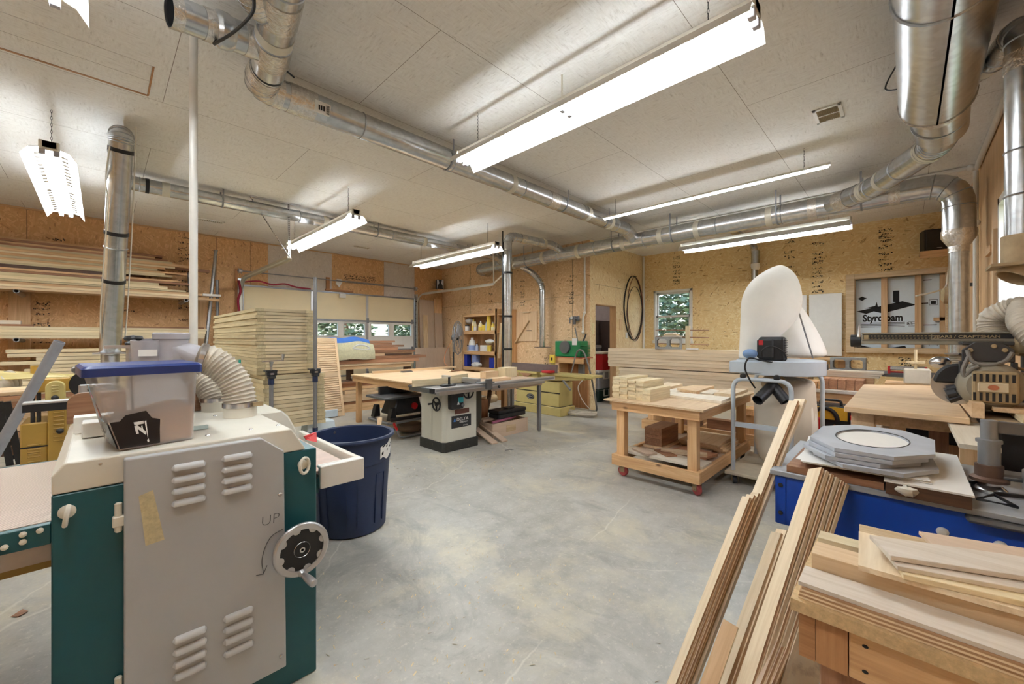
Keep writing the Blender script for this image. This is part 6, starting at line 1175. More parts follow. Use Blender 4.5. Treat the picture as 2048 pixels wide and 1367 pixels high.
hosepx([Up(1172,668,7.12),Up(1168,678,7.05),Up(1162,690,7.0)], .016, M_DARK, 'hose_coupling', 'dark hose coupling at the foot of the white wall pipe', cat='coupling')
# ---------------------------------------------------------------- partition: blade hoops, outlet, store room
def hoop(cx_, cz_, rx, rz, dep, off, lab, m, th=.004):
    b = MB(); n = 72
    ring = lambda k, y: V(cx_+rx*math.sin(2*PI*k/n)*(1-.10*abs(math.cos(2*PI*k/n))), y, cz_+rz*math.cos(2*PI*k/n))
    vs = []; y1_ = 4.757-off
    for k in range(n):
        a = ring(k, y1_); i_ = a+(V(cx_,a.y,cz_)-a).normalized()*th; vs += [a, V(a.x,y1_-dep,a.z), V(i_.x,y1_-dep,i_.z), i_]
    fs = [(4*k+j, 4*((k+1)%n)+j, 4*((k+1)%n)+(j+1)%4, 4*k+(j+1)%4) for k in range(n) for j in range(4)]; b._add(vs, fs); return solo(b, 'saw_blade_hoop', m, lab, 'blade hoop', 'band hoops on the partition', sm=True)
hc = Vp(1270,616,4.70); hoop(hc.x, 2.27, .47, .78, .03, .005, 'largest dark steel hoop hanging on the partition', M_DARK, .012); hoop(hc.x+.03, 2.25, .40, .76, .02, .04, 'narrower brown hoop hanging inside the largest dark hoop', plain('rusty_steel',(140,90,70),.5,.3), .005); hoop(hc.x-.03, 2.12, .40, .66, .016, .062, 'lowest hoop hanging below the others on the partition', M_DARK, .006)
solo(MB().cyl((hc.x,4.757,3.02),(hc.x,4.66,3.02),.008), 'wall_peg', M_DARK, 'peg carrying the steel hoops on the partition', 'peg')
solo(MB().box(8.70,8.79,4.742,4.759,1.53,1.67), 'wall_outlet', M_WHITE, 'white outlet on the partition beside the doorway', 'outlet', bev=.003); solo(MB().box(8.42,8.50,4.74,4.759,1.72,1.98), 'wood_block', wood('hem','z'), 'small pale block screwed on the partition beside the doorway', 'wood block'); solo(MB().box(7.27,7.33,4.742,4.759,1.62,1.85), 'light_switch', M_CRMB, 'cream switch plate between the wall corner and the doorway', 'switch')
S_p = lambda x, y, v: Vp(x, y, v)
def cooler(px0, px1, yt, yb_, v, m, lid, lab, name='cooler', cat='cooler', handle=False, dep=.4):
    p0, p1 = Vp(px0,yt,v), Vp(px1,yb_,v); x0, x1 = p0.x, p1.x; zt, zb_ = p0.z, max(0, p1.z); t = thing(name, lab, cat, ((x0+x1)/2, v+dep/2, zb_), 'bins in the store room'); lh = (zt-zb_)*.12
    MB().box(x0+.01,x1-.01,v,v+dep,zb_,zt-lh).build('body', m, t, bev=.015); MB().box(x0,x1,v-.012,v+dep+.01,zt-lh,zt).build('lid', lid, t, bev=.012)
    if handle: b = MB(); xm = (x0+x1)/2-.05; b.box(xm-.12,xm+.12,v-.016,v,zt-lh-.16,zt-lh-.14); b.box(xm-.12,xm-.1,v-.016,v,zt-lh-.16,zt-lh+.02); b.box(xm+.1,xm+.12,v-.016,v,zt-lh-.16,zt-lh+.02); b.build('latch_frame', M_WHITE, t)
cooler(1196,1232,778,812,5.25,plain('dark_green_bin',(24,48,44),.5),plain('dark_green_bin',(24,48,44),.5),'dark green lidded bin at the bottom inside the doorway','storage_bin','bin',True,.26)
cooler(1196,1232,741,777,5.25,plain('hazy_grey_bin',(150,152,160),.4),plain('white_lid',(214,214,214),.4),'hazy grey bin with pale lid stacked on the dark green bin','storage_bin','bin',True,.26)
cooler(1204,1236,703,740.5,5.25,plain('cooler_red',(176,18,32),.4),M_WHITE,'red cooler with white lid on top of the bin stack','cooler','cooler',False,.26)
cooler(1189,1203,690,742,5.56,plain('slate_tub',(104,104,116),.5),plain('slate_lid',(150,150,160),.5),'slate grey tub behind the red cooler','storage_tub','tub',False,.2); cooler(1186,1199,765,815,5.56,plain('cobalt_bin',(30,40,140),.5),M_WHITE,'blue cooler peeking out behind the stacked bins','cooler','cooler',False,.2)
p0, p1 = Vp(1185,612,6.3), Vp(1230,745,6.3)
solo(MB().box(8.92,9.58,5.8,6.1,0,2.0), 'storage_cabinet', plain('plum_grey_cabinet',(112,104,112),.6), 'plum grey cabinet standing deep in the store room', 'cabinet'); solo(MB().box(9.14,9.58,5.32,5.72,0,1.98), 'dark_locker', plain('dark_plum_locker',(54,44,48),.6), 'dark locker beside the bins in the store room', 'locker')
lt = thing('added_store_bulb', 'unseen bulb added to brighten the store room behind the doorway', 'bulb', (8.2,6.3,3.2)); MB().ball((8.2,6.3,3.3), .06).build('added_glass_bulb', emis('added_fill_bulb',(1,.95,.9,1),60), lt, sm=True); MB().cyl((8.2,6.3,3.36),(8.2,6.3,CZ),.03).build('holder', M_WHITE, lt)  # out-of-view bulb added so the store room is not dark
# ---------------------------------------------------------------- rolling work cart
WC = thing('work_cart', 'wooden work cart on red casters in the middle of the floor', 'cart', (4.85,1.9,0)); kx0, kx1, ky0, ky1 = 3.97, 5.72, 1.40, 2.34; PN = wood('pine','y',knots=True)
MB().box(kx0-.05,kx1+.04,ky0-.05,ky1+.07,.835,.853).build('tabletop', wood('hem','x'), WC)
MB().box(kx0,kx0+.04,ky0,ky1,.735,.834).build('top_rail', PN, WC, bev=.003); MB().box(kx1-.04,kx1,ky0,ky1,.735,.834).build('top_rail', PN, WC); MB().box(kx0+.04,kx1-.04,ky0,ky0+.04,.735,.834).build('top_rail', wood('pine','x'), WC); MB().box(kx0+.04,kx1-.04,ky1-.04,ky1,.735,.834).build('top_rail', wood('pine','x'), WC)
MB().box(kx0,kx0+.04,ky0,ky1,.13,.245).build('bottom_rail', PN, WC, bev=.003); MB().box(kx1-.04,kx1,ky0,ky1,.13,.245).build('bottom_rail', PN, WC); MB().box(kx0+.04,kx1-.04,ky0,ky0+.04,.13,.245).build('bottom_rail', wood('pine','x'), WC, bev=.003); MB().box(kx0+.04,kx1-.04,ky1-.04,ky1,.13,.245).build('bottom_rail', wood('pine','x'), WC)
for x in (kx0+.041, kx1-.131):
    for y in (ky0+.041, ky1-.131): MB().box(x,x+.09,y,y+.09,.16,.734).build('leg', wood('pine','z'), WC, bev=.003)
MB().box(kx0+.35,kx1-.04,ky0+.04,ky1-.04,.20,.215).build('shelf', wood('mdf','x'), WC)
M_REDW = plain('red_caster_tread',(170,74,74),.6,0,.2,20,((180,150,140),.66,30))
def caster(parent, x, y, top, r, m, rot=.4):
    t = Matrix.Translation((x,y,0)) @ Matrix.Rotation(rot,4,'Z'); b = MB(t); b.box(-.045,.045,-.045,.045,top-.006,top); b.box(-.05,.012,-.03,-.025,r-.012,top-.006); b.box(-.05,.012,.025,.03,r-.012,top-.006); b.cyl((-.02,-.034,r),(-.02,.034,r),.008); f = b.build('caster', M_BRASSY, parent)
    b = MB(t); b.lathe([(0,-.02),(r*.4,-.022),(r*.85,-.022),(r,-.012),(r,.012),(r*.85,.022),(r*.4,.022),(0,.02)], (-.02,0,r+.001), (0,1,0), 20); b.build('wheel', m, f, sm=True)
caster(WC,kx0+.10,ky0+.07,.13,.058,M_REDW,.9); caster(WC,kx0+.10,ky1-.07,.13,.058,M_REDW,1.5); caster(WC,kx1-.1,ky0+.07,.13,.058,M_DARK,.3); caster(WC,kx1-.1,ky1-.07,.13,.058,M_DARK,2)
CT = .854
for col in range(5):
    nl = (9,9,8,8,5)[col]
    for k in range(nl):
        y = 2.385-col*.094; x0 = 4.07+R.uniform(-.012,.012)+(.0 if col < 4 else -.03); 
        solo(MB().box(x0,x0+.50,y-.088,y,CT+k*.0262,CT+k*.0262+.0252), 'wood_strip', wood('poplar','x'), f'short pale strip, {ORD[k]} up in the {ORD[col]} column of the neat stack on the cart', 'wood strip', 'tall stack of strips on the cart' if col < 4 else 'low column of strips on the cart')
def flat(quad, z, th, kind, lab, ax='x', name='loose_plywood', cat='panel', grp=None, s=3.906, o=(1180,660)):
    pts = [Zp(o[0]+x/s, o[1]+y/s, z+th) for x, y in quad]; return solo(MB().prism(pts, (0,0,-th)), name, wood(kind, ax), lab, cat, grp)
flat([(490,432),(605,406),(725,418),(560,456)], CT, .034, 'maple', 'square panel on the cart beside the neat stack of strips', grp=None)
flat([(575,470),(700,446),(760,462),(640,488)], CT, .012, 'white', 'thin white panel showing between two thicker panels on the cart')
flat([(680,452),(800,428),(970,434),(830,478)], CT, .040, 'hem', 'thick panel lying in the centre of the cart top'); flat([(838,484),(930,455),(1015,470),(960,496)], CT, .014, 'white', 'thin pale panel partly under the pinkish panel on the cart'); flat([(970,486),(1100,454),(1235,458),(1125,500)], CT, .036, 'maple', 'pinkish panel at the far end of the cart top')
flat([(512,492),(590,474),(1100,522),(1025,554)], CT, .026, 'white', 'long white board lying across the near side of the cart top'); flat([(515,512),(560,500),(600,512),(540,520)], CT, .010, 'poplar', 'thin pale slip at the end of the long white board on the cart')
b = MB(); q = [Zp(1180+x/3.906, 660+y/3.906, CT+.02) for x, y in ((1130,515),(1258,480),(1268,492),(1140,528))]; b.prism(q, (0,0,-.02)); solo(b, 'rough_strip', wood('ash','x'), 'rough edged strip at the cart edge beside the dust collector', 'strip')
# lower shelf contents
def sh(x0,x1,y0,y1,z0,z1,kind,lab,ax='y',name='stored_board',rot=0,grp=None):
    c = V((x0+x1)/2,(y0+y1)/2,0); b = MB(Matrix.Translation(c) @ Matrix.Rotation(rot,4,'Z') @ Matrix.Translation(-c)); b.box(x0,x1,y0,y1,z0,z1); return solo(b, name, wood(kind,ax), lab, 'board', grp)
sh(4.105,4.36,1.42,2.32,.247,.27,'white','wide white board lying along the front of the cart lower shelf'); sh(4.12,4.26,1.93,2.2,.272,.292,'mdf','thin brown board on the white board, lower cart shelf',rot=-.5); sh(4.24,4.36,1.75,2.0,.272,.286,'brown','short brown board beside the thin brown one, lower cart shelf',rot=-.6)
sh(4.36,4.9,1.55,2.1,.216,.24,'mdf','wide pinkish board under the scrap heap on the lower cart shelf',rot=.15); sh(4.38,4.48,1.50,1.96,.271,.30,'maple','pale split batten on the lower cart shelf',rot=.35); sh(4.4,4.75,1.5,1.9,.242,.268,'cedar','reddish offcut in the heap on the lower cart shelf',rot=-.2)
for k in range(4): sh(4.95-.03*k,5.5,1.46+.02*k,1.95,.217+.026*k,.24+.026*k,'hem',f'pale board, {ORD[k]} up in the flat pile on the lower cart shelf',ax='x',grp='flat pile on the lower cart shelf')
sh(4.60,5.15,2.0,2.28,.217,.245,'hem','board under the brown block on the lower cart shelf',ax='x')
for k in range(5): sh(4.62,5.1,2.06,2.27,.247+.042*k,.287+.042*k,'brown',f'brown slab, {ORD[k]} up in the square block on the lower cart shelf',ax='x',grp='brown slabs on the lower cart shelf')
# ---------------------------------------------------------------- long boards on a dolly behind
DO = thing('timber_dolly', 'low timber dolly on dark casters carrying the long boards', 'dolly', (6.3,2.2,0)); 
MB().box(5.9,5.94,1.3,2.95,.13,.27).build('side_rail', wood('pine','y'), DO); MB().box(6.66,6.7,1.3,2.95,.13,.27).build('side_rail', wood('pine','y'), DO)
for y in (1.3,2.1,2.91): MB().box(5.94,6.66,y,y+.04,.13,.27).build('cross_rail', wood('pine','x'), DO)
for x in (5.95, 6.56):
    for y in (1.42,2.78): MB().box(x,x+.09,y,y+.09,.27,.52).build('post', wood('pine','z'), DO)
for y in (1.42,2.78): MB().box(5.92,6.68,y,y+.09,.52,.60).build('bolster', wood('pine','x'), DO)
for x, y in ((5.98,1.38),(5.98,2.87),(6.6,1.38),(6.6,2.87)): caster(DO,x,y,.13,.055,M_DARK,R.uniform(0,3))
z = .602
for k in range(14):
    up_g = k >= 8; th = .052 if not up_g else .05; y1_ = (3.50+R.uniform(-.02,.02)) if not up_g else 3.71
    if k == 8: z += .012
    board(6.18+R.uniform(-.01,.01), 6.42, 1.0, y1_, z, z+th, 'maple', f'long pale board, {ORD[k-8 if up_g else k]} up in the '+('upper overhanging' if up_g else 'lower')+' half of the stack behind the cart', f'long boards, {"upper" if up_g else "lower"} half', 'y'); z += th+.002
ZT = z
for k in range(2): sh(5.95,6.10,1.6+.5*k,2.0+.5*k,.272,.40,'brown','brown carton on the dolly '+['nearer the dust collector','nearer the doorway'][k],name='brown_carton')
CBm = M_BLOCK
def cblock(lab, c, rz, side=True):
    """two-cell cement block lying on its side, cells facing the viewer"""
    t = Matrix.Translation(Vector(c)) @ Matrix.Rotation(rz,4,'Z'); b = MB(t); L_, h, d = .39, .19, .19; tw = .03; cw = (L_-3*tw-.006)/2
    b.box(-L_/2,L_/2,0,d,0,tw); b.box(-L_/2,L_/2,0,d,h-tw,h)
    for x0, x1 in ((-L_/2,-L_/2+tw),(-.022,.022),(L_/2-tw,L_/2)): b.box(x0,x1,0,d,tw,h-tw)
    for s in (-1,1):
        for xa in (s*.022, s*(L_/2-tw)):
            q = (1 if xa < (s*.022+s*(L_/2-tw))/2 else -1)*.022
            for zz, dz in ((tw,.022),(h-tw,-.022)): b.prism([(xa,0,zz),(xa+q,0,zz),(xa,0,zz+dz)], (0,d,0))
    o = b.build('cement_block', CBm); tag(o, lab, 'cement block'); return o
cblock('grey cement block on the long boards before the window', (6.20,2.66,ZT), -1.25)
b = MB()
for k, (w_, h_) in enumerate(((.30,.02),(.24,.016),(.18,.014))): b.box(6.2,6.33,2.68-w_/2+.06*k,2.68+w_/2+.06*k,ZT+.192+.0205*k,ZT+.192+.0205*k+h_)
for k, nm in enumerate(('largest','middle','smallest')):
    solo(MB().box(6.2,6.33,2.62-.13+.04*k,2.62+.13-.02*k,ZT+.192+.021*k,ZT+.211+.021*k), 'thin_offcut', wood('white' if k != 1 else 'ash','y'), f'{nm} thin offcut stacked on the cement block before the window', 'offcut')
DR = thing('dowel_rack', 'cream upright with dowel pegs standing beside the cement block', 'rack', (6.3,2.44,ZT)); MB().box(6.37,6.42,2.40,2.46,ZT,ZT+.36).build('post', wood('poplar','z'), DR)
for z_ in (.07,.18,.29): b = MB(); b.cyl((6.395,2.95,ZT+z_+.015),(6.395,2.12,ZT+z_),.007); b.build('dowel', wood('brown','y'), DR, sm=True)
MB().box(6.15,6.2,2.2,2.36,ZT,ZT+.02).build('foot', M_PAPER, DR)
# ---------------------------------------------------------------- dust collector
DC = thing('dust_collector', 'pale blue dust collector with bulging cream filter bag', 'dust collector', (5.1,1.0,0)); hc_ = V(5.12,.98,0)
b = MB(); b.lathe([(0,1.145),(.40,1.145),(.405,1.15),(.405,1.285),(.395,1.295),(0,1.295)], hc_, n=36); hs = b.build('blower_housing', M_DC, DC, sm=True)
b = MB(); b.box(4.72,4.98,1.0,1.36,1.16,1.285); b.build('outlet_box', M_DC, hs, bev=.01); p = Vp(1625,728,.62); MB().box(5.33,5.45,.595,.602,1.19,1.25).build('data_plate', M_DARK, hs)
for y_ in (1.22,.92): MB().lathe([(0,.02),(.028,.018),(.032,0)], (4.70,y_,1.13), (-1,0,0), 14).build('knob', M_BLACK, DC, sm=True)
def uframe(x, y0, y1, zt, zb_, r): b = MB(); b.tube(arc_corner([(x,y0,zb_),(x,y0,zt),(x,y1,zt),(x,y1,zb_)], .11, 6), r, 12); return b
fr = uframe(4.70,1.315,.80,1.10,.13,.021); fr.beam((4.70,1.315,.62),(4.70,.80,.62),.02,.05); fr.build('front_frame', M_DC, DC, sm=True); fr = uframe(5.55,1.30,.66,1.14,.13,.021); fr.build('rear_frame', M_DC, DC, sm=True)
MB().box(4.62,5.62,.72,1.38,.095,.128).build('base_board', plain('dusty_base_board',(196,188,168),.8), DC, bev=.006)
for x, y in ((4.7,1.30),(4.7,.80),(5.55,1.3),(5.55,.8)): caster(DC,x,y,.095,.042,M_DARK,R.uniform(0,3))
def blob(rings, dep, m, nm, lobes=.03, n=28, flatk=.85, sd=1):
    rr = random.Random(sd); vs = []; fs = []
    for j, (y, xc, rp) in enumerate(rings):
        c = Dp(xc, y, dep); r_ = rp*dep/F
        for k in range(n):
            a = 2*PI*k/n; q = 1+lobes*math.sin(3*a+j*.9)+lobes*.6*math.sin(7*a+j*2.1)
            vs.append(c+(Vector((RT[0],RT[1],0))*math.cos(a)+Vector((FW[0],FW[1],0))*math.sin(a)*flatk)*r_*q)
    m_ = len(rings)
    for j in range(m_-1):
        for k in range(n): l = (k+1)%n; fs.append((j*n+k,j*n+l,(j+1)*n+l,(j+1)*n+k))
    fs.append(tuple(range(n))); fs.append(tuple((m_-1)*n+k for k in range(n-1,-1,-1))); b = MB(); b._add(vs, fs); o = b.build(nm, m, DC, sm=True, ang=80); md = o.modifiers.new('soft','SUBSURF'); md.levels = 1; md.render_levels = 2; return o
blob([(530,1560,3),(533,1558,12),(541,1555,24),(553,1550,37),(568,1546,46),(588,1543,53),(610,1542,55),(632,1539,52),(652,1531,46),(672,1519,36),(692,1506,25),(710,1498,19),(719,1496,18)], 4.55, M_CLOTH, 'filter_bag', .008)
blob([(600,1586,6),(618,1590,16),(645,1594,26),(675,1598,36),(700,1602,42),(716,1604,44)], 4.80, M_CLOTH, 'slack_bag', .05, sd=3)
blob([(752,1570,54),(775,1569,54),(810,1569,55),(850,1570,57),(885,1568,54),(912,1564,44),(928,1560,26),(933,1559,8)], 4.45, plain('milky_collection_bag',(214,206,192),.5,0,.06,3), 'collection_bag', .018, sd=5)
blob([(755,1600,14),(790,1606,18),(840,1610,20),(880,1612,20),(915,1612,16)], 4.30, M_CLOTH, 'bag_fold', .12, sd=6)
b = MB(); b.tube([Dp(1594,612,4.55),Dp(1626,716,4.55)], .008, 8); b.build('bag_stay', M_STEEL, DC, sm=True)
pl_ = Dp(1500,707,4.22); b = MB(); b.ball(pl_, .07, (1,1,.72), 16, 10); b.build('blue_bag_plug', plain('dusty_blue_plug',(120,150,190),.6), DC, sm=True)
mc = Dp(1546,697,4.20); b = MB(Matrix.Translation(mc) @ Matrix.Rotation(.1,4,'Z')); b.box(-.10,.12,-.11,.12,-.135,.125); mo = b.build('motor', M_BLACK, DC, bev=.03, seg=3); b = MB(Matrix.Translation(mc) @ Matrix.Rotation(.1,4,'Z'))
for i in range(9): b.box(-.09,.11,-.118+.0,-.10,-.11+.024*i,-.102+.024*i)
b.build('cooling_fin', M_DARK, mo); b = MB(Matrix.Translation(mc)); b.box(-.13,-.10,-.03,.12,-.10,.10); sb = b.build('switch_box', M_BLACK, mo, bev=.02); b = MB(Matrix.Translation(mc)); b.box(-.135,-.13,.06,.10,.04,.09); b.build('red_switch', M_RED, sb)
hp = [Dp(1520,720,4.1),Dp(1498,716,4.08),Dp(1490,735,4.08),Dp(1500,760,4.1),Dp(1510,775,4.15)]; b = MB(); b.tube(smooth_path(hp,6), .008, 6); lp_ = [Dp(1524,712,4.02),Dp(1525,700,4.0),Dp(1540,692,4.0),Dp(1562,700,4.0),Dp(1572,718,4.05),Dp(1550,724,4.05),Dp(1520,720,4.05)]; b.tube(smooth_path(lp_,6), .008, 6); b.build('power_cord', M_RUBBER, DC, sm=True)
yj = Dp(1545,770,4.12); b = MB(); b.tube([yj+V(.08,.0,.04), yj], .10, 18); b.build('inlet_neck', M_DUSTY, DC, sm=True)
for q in (Dp(1515,800,4.0), Dp(1572,803,4.0)): b = MB(); b.ring(yj+V(0,0,.0), q, .052, .047, 18); b.build('inlet_port', M_DARK, DC, sm=True)
# ---------------------------------------------------------------- window-wall bench with blocks, panels, cases
WB = thing('wall_bench', 'long low wooden bench along the window wall', 'bench', (7.2,.35,0)); bx0, bx1, by0, by1 = 6.45, 7.25, -.6, 1.05; bz = .87
MB().box(bx0,bx1,by0,by1,bz-.035,bz).build('top', plain('pale_bench_top',(216,208,196),.7), WB); MB().box(bx0+.02,bx0+.06,by0,by1,bz-.16,bz-.036).build('apron', wood('pine','y'), WB)
for x in (bx0+.06, bx1-.1):
    for y in (by0+.05,.35,by1-.14): MB().box(x,x+.09,y,y+.09,0,bz-.036).build('leg', wood('brown','z'), WB)
MB().box(bx0+.06,bx1-.1,by0+.05,by1-.05,.40,.42).build('lower_shelf', wood('tan','y'), WB)
BB = thing('raised_bench', 'narrow raised worktop at the rear of the window-wall bench', 'bench', (7.6,.2,0)); MB().box(7.26,7.9,-.6,1.2,1.02,1.06).build('top', plain('dark_slate_top',(96,94,96),.6), BB)
for x, y in ((7.3,1.05),(7.3,-.5),(7.8,1.05),(7.8,-.5)): MB().box(x,x+.08,y,y+.08,0,1.02).build('leg', wood('tan','z'), BB)
WH = wood('hem','y')
for k in range(3): solo(MB().box(7.0,7.24,.25-.02*k,.86,.872+.028*k+.135,.897+.028*k+.135), 'loose_plywood', wood('white','y'), f'white panel, {ORD[k]} up in the short pile before the two-cell cement block', 'panel', 'white panels on the bench')
for c in range(5):
    for k in range(5): 
        y = .72-.085*c; solo(MB().box(6.6,7.0,y,y+.08,bz+k*.026,bz+k*.026+.025), 'wood_strip', wood('cedar','x'), f'reddish strip end, {ORD[k]} up in the {ORD[c]} column on the window-wall bench', 'wood strip', 'reddish strips on the bench')
for c in range(3):
    for k in range(3): y = .97-.07*c; solo(MB().box(6.55,6.9,y-.066,y,bz+k*.03,bz+k*.03+.029), 'wood_strip', wood('pine','x'), f'yellowish strip, {ORD[k]} up in the {ORD[c]} column beside the reddish strips', 'wood strip', 'yellowish strips on the bench')
for k, (a, c_2) in enumerate(((7.0,7.005),)):
    solo(MB().box(6.98,7.12,.30,.86,bz,bz+.134), 'support_block', wood('tan','y'), 'block under the white panels on the bench', 'block')
cblock('grey two-cell cement block standing on the raised worktop', (7.42,.60,1.061), -1.5708)
solo(MB().box(7.62,7.66,1.21,.75,1.061,1.30) if False else MB().box(7.5,7.75,.9,1.18,1.061,1.20), 'coiled_vent_duct', M_BRASSY, 'tan ribbed duct end behind the cement block', 'duct')
RC = thing('red_clamp_rail', 'red clamp with a thick bright bar on the raised worktop', 'clamp', (7.35,.0,1.061)); MB().tube([(7.3,.16,1.135),(7.3,-.17,1.135)], .03, 14).build('bright_bar', M_CHROME, RC, sm=True); b = MB(); b.box(7.27,7.33,.15,.18,1.061,1.16); b.box(7.27,7.33,-.19,-.16,1.061,1.16); b.box(7.28,7.32,-.16,.15,1.075,1.095); b.build('red_frame', M_RED, RC, bev=.006)
# cabinet doors leaning on the wall
def cabdoor(y0, y1, z0, z1, x, lab):
    t = thing('cabinet_door', lab, 'cabinet door', (x,(y0+y1)/2,z0), 'white cabinet doors'); MB().box(x,x+.02,y0,y1,z0,z1).build('slab', M_WHITE, t, bev=.006); e = .085
    b = MB(); 
    for k, (a, d) in enumerate(((e,.004),(e+.02,.004))): b.box(x-d,x,y0+a,y1-a,z0+a,z0+a+.012); b.box(x-d,x,y0+a,y1-a,z1-a-.012,z1-a); b.box(x-d,x,y0+a,y0+a+.012,z0+a,z1-a); b.box(x-d,x,y1-a-.012,y1-a,z0+a,z1-a)
    b.build('panel_moulding', M_WHITE, t); return t
cabdoor(.84,1.33,1.20,2.36,9.46,'full white raised-panel door beside the framed foam opening'); cabdoor(1.365,1.86,1.18,2.36,9.47,'white raised-panel door half hidden behind the filter bag')
LD = thing('wall_ledge', 'ledge under the white cabinet doors on the window wall', 'ledge', (9.4,1.2,1.1)); MB().box(9.25,9.598,.72,2.3,1.13,1.178).build('board', wood('tan','y'), LD); MB().box(9.5,9.598,.8,.9,.9,1.13).build('bracket', wood('tan','z'), LD)
# cases stored under the bench
def tcase(lab, x0, x1, y0, y1, z0, z1, m, nm, cat='tool case', handle=True, ex=None):
    t = thing(nm, lab, cat, ((x0+x1)/2,(y0+y1)/2,z0), 'boxes under the bench'); MB().box(x0,x1,y0,y1,z0,z1).build('body', m, t, bev=.015)
    if handle: b = MB(); yc = (y0+y1)/2; b.tube(arc_corner([(x0+.1,yc+.1,z1-.02),(x0+.1,yc+.1,z1+.06),(x0+.1,yc-.1,z1+.06),(x0+.1,yc-.1,z1-.02)],.04), .014, 8); b.build('carry_handle', M_BLACK, t, sm=True)
    return t
c1 = tcase('yellow and black power tool case under the bench',6.08,6.42,.47,.84,.40,.72,M_BLACK,'tool_case'); MB().prism([(6.079,.82,.56),(6.079,.49,.56),(6.079,.49,.70),(6.079,.60,.712),(6.079,.82,.70)], (-.012,0,0)).build('yellow_panel', plain('drill_yellow',(206,160,40),.5), c1); b = MB(); b.tube([(6.07,.70+.12*math.cos(a),.55+.14*math.sin(a)) for a in [PI*i/12 for i in range(13)]], .025, 8); b.build('case_hinge_arc', M_BLACK, c1, sm=True); text('BOSCH', 'case_lettering', plain('orange_print',(220,120,50),.5), c1, (6.0785,.62,.47), (0,-1,0), (0,0,1), .05, .0005)
c2 = tcase('red topped carton with a picture of a nail gun under the bench',6.04,6.42,.20,.46,.40,.62,M_PAPER,'tool_carton','carton',False); MB().box(6.035,6.425,.195,.465,.585,.625).build('red_top', M_RED, c2); b = MB(); b.prism([(6.039,.40,.56),(6.039,.30,.55),(6.039,.27,.50),(6.039,.29,.45),(6.039,.31,.50),(6.039,.40,.53)], (-.003,0,0)); b.build('nail_gun_print', plain('olive_print',(150,150,60),.5), c2)
c3 = tcase('small blue and red carton under the bench',5.96,6.07,.72,.95,.40,.57,plain('blue_carton',(40,90,180),.5),'blue_carton','carton',False); MB().box(5.955,6.075,.715,.79,.4005,.575).build('red_end', M_RED, c3)
LS = thing('low_shelf', 'low plank shelf carrying the tool case and cartons under the bench', 'shelf', (6.2,.55,0)); MB().box(5.95,6.44,.12,1.0,.378,.399).build('plank', wood('tan','y'), LS)
for y in (.14,.96): MB().box(5.98,6.42,y,y+.02,0,.378).build('leg', wood('tan','z'), LS)
solo(MB().box(6.30,6.40,-.12,.10,.0,.45), 'tan_sack', plain('straw_sack',(206,194,150),.9), 'straw coloured sheet stored behind the saw table legs', 'sheet'); solo(MB().box(6.9,6.94,-.35,.6,.45,.72), 'glass_sheet', plain('grey_glass_sheet',(150,160,160),.2), 'grey glass sheet stored behind the saw table legs', 'sheet')
# ---------------------------------------------------------------- radial arm saw and its table
RT_ = thing('saw_table', 'long pale panel table in front of the radial arm saw', 'table', (4.15,.03,0)); rz_ = 1.10
pts = [Zp(1688,812,rz_), Zp(1727,768,rz_), Zp(1891,771,rz_), Zp(1941,836,rz_)]; MB().prism(pts, (0,0,-.035)).build('tabletop', wood('hem','y'), RT_, bev=.004)
for px, py0, w_, kd in ((1722,822,.055,'pine'),(1741,822,.07,'cedar'),(1796,826,.085,'pine'),(1877,836,.085,'brown')):
    d_ = {1722:3.0,1741:3.35,1796:2.95,1877:2.55}[px]; p = Dp(px, 800, d_); MB().box(p.x-w_/2,p.x+w_/2,p.y-w_/2,p.y+w_/2,0,rz_-.036).build('leg', wood(kd,'z'), RT_)
p = Zp(1702,822,1.06); b = MB(); b.box(p.x+.01,p.x+.12,p.y-.11,p.y,.96,1.064); b.build('corner_block', wood('hem','x'), RT_, bev=.003); MB().box(3.35,5.0,-.28,.24,.99,1.064).build('frame', wood('tan','x'), RT_)
solo(MB().beam((3.24,-.27,1.14),(5.1,-.27,1.14),.045,.078), 'fence_board', wood('hem','x'), 'pale fence board standing on the saw table edge', 'fence board')
solo(MB().box(3.30,3.95,-.56,-.33,1.135,1.155), 'loose_board', wood('hem','x'), 'pale board lying behind the saw table fence', 'board'); solo(MB().box(3.1,3.7,-.6,-.40,1.11,1.133), 'loose_board', wood('poplar','x'), 'lower pale board lying behind the saw table fence', 'board')
BT = thing('saw_bench', 'dark cluttered stand below the radial arm saw', 'saw stand', (4.1,-.45,0)); MB().box(3.05,5.2,-.62,-.30,1.06,1.099).build('deck', M_DUSTY, BT); MB().box(3.15,5.1,-.60,-.34,.72,1.06).build('dark_skirt', M_DARK, BT); 
for x in (3.15,5.0): MB().box(x,x+.09,-.6,-.51,0,.72).build('leg', wood('tan','z'), BT)
solo(MB().box(4.35,4.85,-.28,.03,0,.74), 'drawer_cabinet', wood('fir','z'), 'orange brown wooden chest below the saw table', 'chest', bev=.004); solo(MB().box(4.36,4.84,-.27,.02,.741,.93), 'black_tool_bin', M_BLACK, 'black bin standing on the wooden chest', 'bin', bev=.01)
bar((4.30,.10,0),(4.42,.06,.75),.03,M_RED,'red pole leaning beside the wooden chest','red_pole')
RS = thing('radial_arm_saw', 'dusty radial arm saw with long scaled arm over the pale table', 'radial arm saw', (3.65,-.3,1.1)); ru = 3.65
zt_, zb_2 = Up(1860,664,ru).z, Up(1860,689,ru).z; M_ARM = plain('dusty_grey_casting',(150,142,126),.55,.3,.12,6)
y0_, y1_ = Up(1723,665,ru).y, -.58
